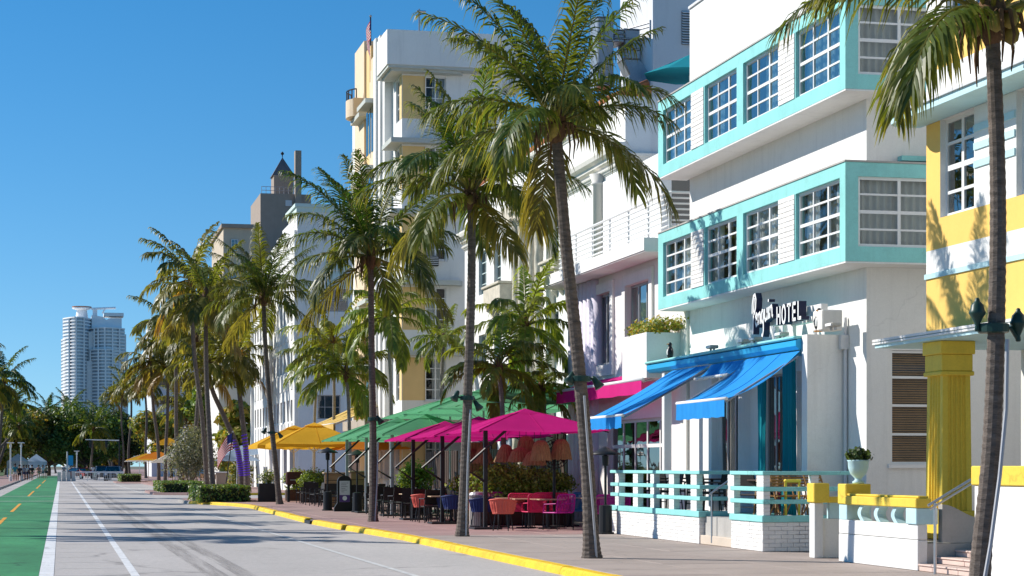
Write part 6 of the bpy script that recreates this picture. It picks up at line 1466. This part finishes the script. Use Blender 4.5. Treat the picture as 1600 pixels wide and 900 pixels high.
q = MB(); q.tube([(0, 0, 0), (0, 0, 1.75)], .04, 8); q.lathe([(.28, 0), (.28, .04), (.05, .06)], n=14); q.obj('stand', BLACKM, fan)
q = MB()
for rr in (.12, .2, .28, .36): q.tube([(rr * math.cos(R(a)), -.1 - .03 * (.36 - rr) / .36, 1.85 + rr * math.sin(R(a))) for a in range(0, 361, 15)], .01, 4)
for a in range(0, 360, 15): q.tube([(.04 * math.cos(R(a)), -.13, 1.85 + .04 * math.sin(R(a))), (.36 * math.cos(R(a)), -.1, 1.85 + .36 * math.sin(R(a))), (.36 * math.cos(R(a)), .06, 1.85 + .36 * math.sin(R(a)))], .008, 4)
q.obj('cage', BLACKM, fan)
for a in (90, 210, 330):
    q = MB(); c_, s_ = math.cos(R(a)), math.sin(R(a)); q.add([(c_*.05 - s_*.03, -.04, 1.85 + s_*.05 + c_*.03), (c_*.32 - s_*.1, -.06, 1.85 + s_*.32 + c_*.1), (c_*.33 + s_*.08, 0.0, 1.85 + s_*.33 - c_*.08), (c_*.05 + s_*.03, -.01, 1.85 + s_*.05 - c_*.03)], [(0, 1, 2, 3)]); q.obj('blade', BLACKM, fan)
bin_ = thing('litter_bin', 'grey ribbed round bin beside the straight palm', 'bin', (xy(747, 49.0), 49.0, 0)); q = MB()
for k in range(24): a = R(15 * k); q.box(.2 * math.cos(a) - .018, .2 * math.cos(a) + .018, .2 * math.sin(a) - .018, .2 * math.sin(a) + .018, .05, .78)
q.lathe([(.19, .03), (.19, .76)], n=16); q.obj('body', CONC, bin_); q = MB(); q.lathe([(.24, .78), (.25, .82), (.2, .88), (.08, .9)], n=18); q.obj('lid', FRAMEG, bin_); q = MB(); q.lathe([(.22, 0), (.22, .04)], n=18); q.obj('foot', BLACKM, bin_)
wc = thing('timber_column', 'tall brown timber slatted column under the nearest magenta umbrella', 'column', (xy(749, 53.0), 53.0, 0))
for k in range(6): q = MB(); q.cbox(-.28 + k * .095, -.2 + k * .095, -.03, .03, 0, 2.2, .006); q.obj('slat', WOOD, wc)
q = MB(); q.cbox(-.3, .3, .032, .1, 0, 2.2, .01); q.obj('frame', WOODD, wc)
# menu board
mbp = gz(538, 799, 0); board = thing('menu_board', 'tall black arched menu board with white poster by the kerb', 'sign', (mbp.x, mbp.y, 0), R(6))
q = MB(); pts = [(-.36, 0), (.36, 0), (.36, .12), (.25, .3), (.25, 1.02)] + [(.25 * math.cos(R(a)), 1.02 + .2 * math.sin(R(a))) for a in range(20, 170, 15)] + [(-.25, 1.02), (-.25, .3), (-.36, .12)]
q.prism(pts, 'y', -.05, .05); q.obj('frame', BLACKM, board)
PAPER = mat('poster_paper', (.66, .64, .66), .6, var=.06, scale=6); INK = mat('poster_ink', (.06, .06, .08), .6); PURP = mat('poster_purple', (.10, .05, .20), .6)
q = MB(); q.box(-.18, .18, -.056, -.051, .32, 1.04); pst = q.obj('poster', PAPER, board)
for k in range(6): q = MB(); q.box(-.12, -.12 + (.24, .18, .22, .14, .2, .1)[k], -.059, -.057, .96 - k * .06, .972 - k * .06); q.obj('print_line', INK, pst)
q = MB(); q.box(-.178, .178, -.059, -.057, .322, .56); q.obj('print_panel', PURP, pst)
q = MB(); q.lathe([(.08, 0), (.08, .003)], n=16); o_ = q.obj('emblem', SIGNW, pst); o_.rotation_euler = (R(90), 0, 0); o_.location = (0, -.06, .45)
# timber counters and planters under the green and yellow umbrellas
for i, (pa, pb, py0, py1, Y, lab) in enumerate([(508, 545, 768, 740, 74, 'tan timber counter behind the menu board'), (548, 572, 768, 738, 70, 'tan timber counter behind the palm among black chairs')]):
    xa, xb = xy(pa, Y), xy(pb, Y); zt = gy(pa, py1, Y).z; r = thing('timber_counter', lab, 'counter', ((xa + xb) / 2, Y, 0), 0, 'timber counters'); hw = (xb - xa) / 2
    n = 5
    for k in range(n): q = MB(); q.cbox(-hw, hw, -.03, 0, zt * k / n + .01, zt * (k + 1) / n - .01, .008); q.obj('plank', WOOD, r)
    q = MB(); q.cbox(-hw - .05, hw + .05, -.08, .5, zt + .002, zt + .05, .01); q.obj('counter_top', WTOP, r); q = MB(); q.box(-hw + .02, hw - .02, .002, .45, 0, zt); q.obj('carcass', WOODD, r)
rb = thing('menu_stand', 'dark red brown planter stand among the black chairs', 'stand', (xy(469, 85), 85, 0)); q = MB(); q.cbox(-.6, .6, -.2, .2, .75, 1.3, .03); q.obj('box', mat('oxblood_paint', (.07, .018, .015), .5), rb); q = MB(); q.box(-.45, .45, -.215, -.202, .93, .97); q.obj('trim_line', FRAMEG, rb)
for s_ in (-.5, .5): q = MB(); q.cbox(s_ - .05, s_ + .05, -.1, .1, 0, .748, .01); q.obj('leg', BLACKM, rb)
pp = thing('square_planter', 'black square planter with white flowers at the kerb palm', 'planter', (xy(420, 86), 86, 0)); q = MB(); q.cbox(-.45, .45, -.25, .25, 0, .8, .02); q.obj('box', BLACKM, pp); leaves_mb([(0, 0, 1.05, .5, .35, .35)], 700, .055, BRG + [(.5, .5, .45)], random.Random(9), .2).obj('foliage', LEAF2, pp)
# dark inner wall of the cafe gardens: trellis screens
for i, (X, Y, lab) in enumerate([(14.6, 59.0, 'dark timber screen behind the tall green umbrella'), (14.4, 66.0, 'dark timber screen behind the pale green umbrella'), (13.9, 73.0, 'dark timber screen behind the curled green umbrella')]):
    r = thing('timber_screen', lab, 'screen', (X, Y, 0), 0, 'dark timber screens')
    for k in range(16): q = MB(); q.cbox(-.03, .03, -3 + k * .38, -2.72 + k * .38, 0, 2.1, .008); q.obj('board', WOODD, r)
# terrace furniture
TZ = .548
def tfur(kind, key, fn, label, cat, X, Y, rz, group): return put(kind, key, fn, label, cat, (X, Y, TZ), R(rz), group)
for k, (X, Y, rz) in enumerate([(13.2, 36.6, 20), (13.1, 39.0, 150), (13.3, 40.2, 30), (13.0, 41.6, 170), (13.4, 42.8, 10), (13.1, 43.5, 160)]): tfur('arm', 'b', None, ordn[k] + ' black chair from the near end on the hotel terrace behind the railing', 'chair', X, Y, rz, 'black chairs on the hotel terrace')
for k, (X, Y) in enumerate([(13.3, 39.6), (13.2, 42.2), (13.3, 36.1)]): tfur('table', 'b', None, ('dark table in the middle of the hotel terrace', 'dark table at the far end of the hotel terrace', 'dark table beside the terrace steps')[k], 'table', X, Y, 0, 'terrace tables')
TEAK = mat('teak_slats', (.34, .17, .06), .5, var=.2)
def folding():
    r = bpy.data.objects.new('folding_chair', None); COL.objects.link(r)
    for s_ in (-.2, .2):
        q = MB(); q.tube([(-.3, s_, 0), (.12, s_, .85)], .016, 5); q.obj('leg', TEAK, r); q = MB(); q.tube([(.25, s_ * .85, 0), (-.12, s_ * .85, .46)], .016, 5); q.obj('leg', TEAK, r)
    for k in range(6): q = MB(); q.cbox(-.16 + k * .06, -.12 + k * .06, -.2, .2, .43 + .002 * k, .45 + .002 * k, .004); q.obj('seat_slat', TEAK, r)
    for k in range(5): t = .6 + k * .055; q = MB(); x = -.3 + .42 * t / .85 * 1.0; q.cbox(x - .012, x + .006, -.2, .2, t, t + .04, .004); q.obj('back_slat', TEAK, r)
    return r
for k, (X, Y, rz, lab) in enumerate([(12.95, 34.5, 100, 'teak folding chair at the near end of the terrace'), (13.3, 34.8, 80, 'teak folding chair behind the near end one'), (12.9, 35.2, 60, 'teak folding chair beside the terrace steps'), (13.6, 34.5, 110, 'teak folding chair against the end pier')]): tfur('fold', 't', folding, lab, 'chair', X, Y, rz, 'teak folding chairs')
stl = thing('yellow_stool', 'yellow stool frame on the near terrace corner', 'stool', (13.05, 34.25, TZ)); q = MB(); q.cbox(-.16, .16, -.05, .05, .70, .76, .02); q.obj('seat', LEMON, stl)
for s_ in (-.13, .13): q = MB(); q.tube([(s_, 0, 0), (s_, 0, .7)], .022, 6); q.obj('leg', LEMON, stl)

# ================================================================ lamps strapped to the palms
LENS = mat('lamp_glass_dark', (.03, .05, .05), .2)
def acorn(root, p, s=1.0, flip=1):
    q = MB(); q.smooth = True; q.lathe([(.02, -.23*s), (.045*s, -.21*s), (.04*s, -.16*s), (.035*s, -.13*s), (.095*s, .0), (.135*s, .06*s), (.14*s, .085*s), (.12*s, .12*s), (.105*s, .2*s), (.06*s, .25*s), (.04*s, .28*s), (.035*s, .31*s), (.01, .325*s)], p, 18); q.obj('lantern', DARKG, root)
def spot(root, p, d, s=1.0):
    d = Vector(d).normalized(); q = MB(); q.smooth = True; p = Vector(p); q.tube([p - d * .14 * s, p - d * .1 * s, p, p + d * .17 * s], [.04 * s, .06 * s, .075 * s, .125 * s], 14); q.obj('spotlight', DARKG, root)
def palm_lamp(label, px, py, Y, heads, kind, trunk_r, conduit=None, s=1.0):
    c = gy(px, py, Y); r = thing('palm_lamp', label, 'lamp', (c.x, Y, 0), 0, 'lamps strapped to palm trunks'); z = c.z
    q = MB(); q.lathe([(trunk_r + .01, z - .05), (trunk_r + .03, z - .04), (trunk_r + .03, z + .04), (trunk_r + .01, z + .05)], n=18); q.obj('strap', DARKG, r)
    for (hx2, hy2) in heads:
        h = gy(hx2, hy2, Y); lx, lz = h.x - c.x, h.z; sg = 1 if lx > 0 else -1
        q = MB(); q.tube([(sg * trunk_r, 0, z), (lx * .7, 0, z + .01), (lx, 0, lz - (.2 * s if kind == 'acorn' else 0))], .022, 6); q.obj('bracket', DARKG, r)
        if kind == 'acorn': acorn(r, (lx, 0, lz), s)
        else: spot(r, (lx, 0, lz), (sg * .45, -.3, -.75), s)
    if conduit:
        q = MB(); q.tube([gy(a, b, Y - trunk_r - .02) - Vector((c.x, Y, 0)) for a, b in conduit], .022, 8); q.obj('conduit', PIPE, r)
    return r
palm_lamp('pair of dark green acorn lanterns on the nearest palm', 1552, 513, 18.7, [(1527, 496), (1591, 512)], 'acorn', .13, [(1574, 530), (1572, 640), (1562, 745), (1548, 850), (1535, 925)], .62)
palm_lamp('pair of dark green spotlights on the leaning palm', 907, 592, 32.24, [(893, 588), (931, 596)], 'spot', .14, [(913, 618), (919, 700), (927, 800), (932, 871)], .72)
palm_lamp('pair of dark green spotlights on the straight palm', 730, 622, 42.84, [(713, 617), (745, 632)], 'spot', .13, [(735, 640), (731, 720), (728, 837)], .75)
palm_lamp('pair of spotlights on the slim kerb palm', 425, 676, 80.2, [(414, 672), (437, 679)], 'spot', .12, None, .8)
palm_lamp('grey conduit strap on the palm among the black chairs', 583, 655, 54.7, [(592, 655)], 'spot', .12, [(591, 690), (589, 760), (586, 815)], .8)
# ================================================================ far end of the street: flag, bar, cars, barrier, gantry, lamp posts, people
fgp = gy(352, 735, 132); flag('big american flag drooping between the far palms', (fgp.x, 132, 0), gy(352, 676, 132).z, 1.7, 1.1, R(165), .75, lean=(-.5, 0))
bar = thing('bar_counter', 'low stone bar counter with a pale top beside the far palms', 'counter', (xy(349, 150), 150, 0)); hw = (xy(360, 150) - xy(337, 150)) / 2
q = MB(); q.cbox(-hw, hw, -.3, .3, 0, 1.02, .02); q.obj('front', TANW, bar); q = MB(); q.cbox(-hw - .2, hw + .15, -.4, .4, 1.022, 1.12, .02); q.obj('top', GREYW, bar)
# plain road barrier
barr = thing('road_barrier', 'stacked white plastic barriers standing across the road', 'barrier', (.35, 221, -.12))
PLAS = mat('white_barrier_plastic', (.62, .60, .57), .6, var=.1)
for k in range(4):
    q = MB(); q.prism([(-.75 + k * .5, 0), (-.28 + k * .5, 0), (-.32 + k * .5, .35), (-.34 + k * .5, 1.0 + .1 * (k % 2)), (-.69 + k * .5, 1.0 + .1 * (k % 2)), (-.71 + k * .5, .35)], 'y', -.3 + .12 * k, .4 + .12 * k); q.obj('segment', PLAS, barr)
gate = thing('barrier_fence', 'long low white barrier fence across the traffic lane', 'fence', (1.6, 222, -.12))
for k in range(5): q = MB(); q.tube([(k * 1.25, 0, 0), (k * 1.25, 0, 1.05)], .03, 6); q.obj('post', FRAMEW, gate)
q = MB(); q.cbox(-.1, 5.2, -.03, .03, .92, 1.06, .01); q.obj('rail', FRAMEW, gate); q = MB(); q.cbox(-.1, 5.2, -.02, .02, .2, .26, .01); q.obj('rail', FRAMEW, gate)
for k in range(26): q = MB(); q.tube([(k * .2, 0, .26), (k * .2, 0, .92)], .012, 4); q.obj('bar', FRAMEW, gate)
# gantry arm with signals
gan = thing('traffic_gantry', 'pale traffic signal mast arm reaching over the road end', 'gantry', (7.2, 255, 0))
q = MB(); q.tube([(0, 0, 0), (0, 0, 5.0)], [.1, .07], 8); q.obj('mast', BLACKM, gan); q = MB(); q.tube([(0, 0, 4.75), (-4.2, 0, 4.85)], [.07, .05], 8); q.obj('arm', FRAMEW, gan)
for k in (1.6, 3.6):
    q = MB(); q.cbox(-k - .15, -k + .15, -.15, .1, 3.85, 4.72, .03); s_ = q.obj('signal_head', BLACKM, gan)
    for j in range(3): q = MB(); q.lathe([(.1, 0), (.1, .03)], (0, 0, 0), 10); o_ = q.obj('signal_lens', LENS, s_); o_.rotation_euler = (R(90), 0, 0); o_.location = (-k, -.15, 4.0 + j * .27)
ban = thing('banner_post', 'white post with a blue banner near the barrier', 'post', (xy(105, 262), 262, 0)); q = MB(); q.tube([(0, 0, 0), (0, 0, 3.4)], .09, 8); q.obj('pole', FRAMEW, ban); q = MB(); q.cbox(.12, .75, -.015, .015, 1.6, 2.9, .005); q.obj('banner', BLUE, ban)
for i, (px, Y, lab) in enumerate([(16.5, 210, 'white lamp post with a flat cross head at the far left'), (33, 226, 'second white lamp post right of the far left one'), (120, 280, 'white lamp post beside the banner post')]):
    r = thing('lamp_post', lab, 'lamp post', (xy(px, Y), Y, 0), 0, 'white lamp posts'); hh = gy(px, 692, Y).z if i < 2 else gy(px, 705, Y).z
    q = MB(); q.lathe([(.16, 0), (.14, .4), (.08, .5), (.07, hh - .5), (.12, hh - .45), (.1, hh - .05)], n=10); q.obj('pole', FRAMEW, r); q = MB(); q.cbox(-.36, .36, -.2, .2, hh - .05, hh + .06, .03); q.obj('head', FRAMEW, r)
# beach tents
for i, (px, Y, m_, lab) in enumerate([(57, 300, UB, 'pale blue beach tent behind the walkers'), (28, 290, UC, 'tan beach tent left of the walkers')]):
    r = thing('beach_tent', lab, 'tent', (xy(px, Y), Y, 0), 0, 'beach tents'); q = MB(); q.add([(-1.5, -1.5, 2.2), (1.5, -1.5, 2.2), (1.5, 1.5, 2.2), (-1.5, 1.5, 2.2), (0, 0, 3.3), (-1.5, -1.5, 1.2), (1.5, -1.5, 1.2)], [(0, 1, 4), (1, 2, 4), (2, 3, 4), (3, 0, 4), (0, 1, 6, 5)]); q.obj('roof', m_, r)
    for sx in (-1.45, 1.45):
        for sy in (-1.45, 1.45): q = MB(); q.tube([(sx, sy, 0), (sx, sy, 2.2)], .04, 6); q.obj('leg', FRAMEW, r)
# ---------------------------------------------------------------- parked cars
def car(label, x, y, rz, paint, suv=True):
    r = thing('parked_car', label, 'car', (x, y, -.12), rz, 'cars parked at the far end'); W = .9; H = 1.65 if suv else 1.42
    # side profile (y forward = -y towards camera), body then greenhouse
    prof = [(-2.2, .35), (-2.25, .65), (-2.15, .92), (-1.2, 1.02), (1.5, 1.02), (2.15, .98), (2.25, .7), (2.2, .35)]
    q = MB(); n = len(prof); rings = []
    for xx, ins in ((-W, .06), (-W + .06, 0), (W - .06, 0), (W, .06)):
        q.v += [(xx, py_ * (1 - ins * .3), pz if pz < .5 else pz - ins) for py_, pz in prof]
    for k in range(3):
        for i in range(n): j = (i + 1) % n; q.f.append((k*n+i, k*n+j, (k+1)*n+j, (k+1)*n+i)); q.m.append(0)
    q.f.append(tuple(range(n))); q.m.append(0); q.f.append(tuple(range(3*n, 4*n))[::-1]); q.m.append(0); q.obj('body', paint, r)
    gh = [(-1.15, 1.0), (-.55, H - .06), (1.3, H - .04), (2.05, 1.0)]; t = .16
    q = MB(); q.add([(s_ * (W - .07 - (t if i in (1, 2) else 0)), a, b) for s_ in (-1, 1) for i, (a, b) in enumerate(gh)], [(0, 1, 2, 3), (4, 7, 6, 5), (0, 4, 5, 1), (2, 6, 7, 3)]); q.obj('window', GLASST, r)
    q = MB(); q.cbox(-W + .2, W - .2, -.6, 1.35, H - .07, H, .03); q.obj('roof', paint, r)
    for s_ in (-1, 1):
        for a, b in ((gh[0], gh[1]), (gh[3], gh[2])): q = MB(); q.tube([(s_ * (W - .07), a[0], a[1]), (s_ * (W - .22), b[0], b[1])], .05, 6); q.obj('pillar', paint, r)
        q = MB(); q.tube([(s_ * (W - .14), .35, 1.0), (s_ * (W - .22), .38, H - .05)], .04, 6); q.obj('pillar', paint, r)
        for yy in (-1.4, 1.4):
            q = MB(); q.tube([(s_ * (W - .22), yy, .34), (s_ * (W + .01), yy, .34)], .34, 18); wh = q.obj('wheel', BLACKM, r); q = MB(); q.tube([(s_ * (W + .005), yy, .34), (s_ * (W + .02), yy, .34)], .2, 14); q.obj('rim', STEEL, wh)
        q = MB(); q.cbox(s_ * .58 - .2, s_ * .58 + .2, -2.27, -2.2, .68, .84, .02); q.obj('headlight', SIGNW, r)
        q = MB(); q.cbox(s_ * .62 - .18, s_ * .62 + .18, 2.2, 2.27, .72, .9, .02); q.obj('tail_light', mat('tail_lamp_red', (.3, .01, .01), .3) if 'tail_lamp_red' not in MATS else MATS['tail_lamp_red'], r)
        q = MB(); q.cbox(s_ * (W + .01), s_ * (W + .2), -.85, -.7, 1.0, 1.15, .02); q.obj('mirror', paint, r)
    q = MB(); q.cbox(-W + .1, W - .1, -2.32, -2.2, .32, .56, .03); q.obj('bumper', BLACKM, r)
    q = MB(); q.box(-.5, .5, -2.29, -2.255, .62, .82); q.obj('grille', BLACKM, r)
    return r
CP = lambda n_, c: mat(n_, c, .3, var=.03, bump=0, spec=.5, coat=.6)
car('dark blue suv parked beyond the barrier', xy(160, 240), 240, R(4), CP('dark_blue_car_paint', (.02, .05, .11))); car('lighter blue suv parked in front of the dark one', xy(177, 228), 228, R(-6), CP('blue_car_paint', (.09, .17, .27))); car('red car far behind the barrier', xy(127, 262), 262, R(30), CP('red_car_paint', (.32, .02, .02)), False)
# ---------------------------------------------------------------- walkers on the park path
def skin_mesh(name, verts, edges, radii, root=0, sub=1):
    me = bpy.data.meshes.new(name); me.from_pydata(verts, edges, []); ob = bpy.data.objects.new(name, me); COL.objects.link(ob)
    md = ob.modifiers.new('skin', 'SKIN'); sm = ob.modifiers.new('sub', 'SUBSURF'); sm.levels = sub
    for i, r_ in enumerate(radii): me.skin_vertices[0].data[i].radius = (r_, r_); me.skin_vertices[0].data[i].use_root = (i == root)
    bpy.context.view_layer.update(); dg = bpy.context.evaluated_depsgraph_get(); out = bpy.data.meshes.new_from_object(ob.evaluated_get(dg)); bpy.data.objects.remove(ob)
    out.polygons.foreach_set('use_smooth', [True] * len(out.polygons)); return out
def figure_meshes(st, arm):
    V = [(0, 0, .93), (0, 0, 1.12), (0, 0, 1.36), (0, 0, 1.47), (0, -.02, 1.56), (0, -.02, 1.66), (0, -.02, 1.74),
         (-.19, 0, 1.40), (-.25, arm * .1, 1.14), (-.25, -arm * .16 - .06, .90), (-.25, -arm * .2 - .1, .80), (.19, 0, 1.40), (.25, -arm * .1, 1.14), (.25, arm * .16 - .06, .90), (.25, arm * .2 - .1, .80),
         (-.1, 0, .88), (-.11, -st * .5, .5), (-.11, -st * .55 + max(0, -st) * .3, .09), (-.11, -st * .55 - .14, .04), (.1, 0, .88), (.11, st * .5, .5), (.11, st * .55 + max(0, st) * .3, .09), (.11, st * .55 - .14, .04)]
    E_ = [(0, 1), (1, 2), (2, 3), (3, 4), (4, 5), (5, 6), (2, 7), (7, 8), (8, 9), (9, 10), (2, 11), (11, 12), (12, 13), (13, 14), (0, 15), (15, 16), (16, 17), (17, 18), (0, 19), (19, 20), (20, 21), (21, 22)]
    Rd = [.13, .13, .14, .06, .075, .105, .07, .06, .045, .035, .035, .06, .045, .035, .035, .09, .06, .045, .04, .09, .06, .045, .04]
    body = skin_mesh('body', V, E_, Rd)
    shirt = skin_mesh('shirt', [(0, 0, .90), V[1], V[2], V[7], (-.235, arm * .06, 1.2), V[11], (.235, -arm * .06, 1.2)], [(0, 1), (1, 2), (2, 3), (3, 4), (2, 5), (5, 6)], [.155, .155, .165, .085, .07, .085, .07])
    short = skin_mesh('shorts', [(0, 0, .95), V[15], tuple((a + b * 1.3) / 2.3 for a, b in zip(V[15], V[16])), V[19], tuple((a + b * 1.3) / 2.3 for a, b in zip(V[19], V[20]))], [(0, 1), (1, 2), (0, 3), (3, 4)], [.14, .115, .09, .115, .09])
    hair = MB(); hair.smooth = True; hair.lathe([(.112, 1.645), (.122, 1.70), (.11, 1.765), (.06, 1.805), (.005, 1.815)], (0, .012, 0), 14)
    return body, shirt, short, hair
SKINM = [mat('skin_tone_a', (.42, .24, .16), .6, var=.05, bump=0), mat('skin_tone_b', (.20, .11, .07), .6, var=.05, bump=0)]
FIG = [figure_meshes(.42, .9), figure_meshes(-.3, -.7), figure_meshes(.12, .2)]
CL = {k: mat('cloth_' + k, c, .85, var=.08) for k, c in dict(teal=(.03, .22, .27), white=(.65, .64, .62), black=(.02, .02, .025), navy=(.03, .04, .10), coral=(.6, .22, .15), grey=(.25, .25, .27), khaki=(.35, .28, .18), red=(.4, .04, .04)).items()}
HAIRM = mat('dark_hair', (.03, .02, .015), .7, bump=0)
def person(label, px, Y, X=None, top='white', low='black', v=0, rz=0, sk=0, s=1.0):
    x = xy(px, Y); z = 0 if (x < -4.3 or x > 7.5) else -.12
    r = thing('person', label, 'person', (x, Y, z), R(rz), 'people walking at the far end'); r.scale = (s, s, s); b, sh, so, ha = FIG[v]
    for nm, me, m_ in (('body', b, SKINM[sk]), ('shirt', sh, CL[top]), ('shorts', so, CL[low])):
        me = me.copy(); me.materials.clear(); me.materials.append(m_); link(nm, me, r)
    ha.obj('hair', HAIRM, r)
for a in [(23.5, 208, 'teal', 'white', 0, 0, 'walker in a teal top and white shorts on the park path'), (30.5, 212, 'black', 'black', 1, 10, 'walker in black right of the teal one'), (37, 232, 'grey', 'navy', 0, 180, 'walker in grey on the park path'), (41, 236, 'white', 'navy', 2, 0, 'walker in a white top among the group'), (45, 240, 'navy', 'black', 1, 0, 'walker in navy among the group'), (50, 236, 'black', 'khaki', 2, 20, 'walker in a black top beside the tent'),
          (60.5, 262, 'coral', 'khaki', 0, 0, 'walker in a coral top near the bike lane end'), (67, 266, 'white', 'grey', 1, 0, 'walker in white beside the coral one'), (72, 268, 'khaki', 'black', 2, 0, 'walker in khaki near the barrier'), (100, 285, 'grey', 'navy', 0, 0, 'pedestrian in grey beyond the barrier'), (112, 290, 'black', 'black', 1, 90, 'pedestrian in black beyond the barrier'), (116, 288, 'white', 'khaki', 2, 0, 'pedestrian in white beyond the barrier'), (136, 280, 'red', 'black', 0, 60, 'pedestrian in red beside the parked cars'), (145, 285, 'white', 'navy', 1, 0, 'pedestrian in white beside the parked cars')]:
    person(a[6], a[0], a[1], top=a[2], low=a[3], v=a[4], rz=a[5], sk=int(a[0]) % 2)
# far cafe chairs (tan) under the far umbrellas
for k in range(10): put('arm', 't', lambda: arm_chair(mat('tan_wicker', (.32, .17, .08), .7, var=.2), WOODD), ordn[k] + ' tan wicker chair from the near end under the far umbrellas', 'chair', (10.6 + (k % 2) * 1.1, 150 + k * 6.2, 0), R(90 * (k % 4)), 'tan chairs of the far cafe')
# ================================================================ put every thing's origin at its own base
bpy.context.view_layer.update()
for r in WORLD_ROOTS:
    pts = [c.matrix_world @ Vector(v) for c in r.children if c.type == 'MESH' for v in c.bound_box]
    if not pts: continue
    b = Vector(((min(p.x for p in pts) + max(p.x for p in pts)) / 2, (min(p.y for p in pts) + max(p.y for p in pts)) / 2, min(p.z for p in pts)))
    r.location = b
    for c in r.children: c.location = c.location - b
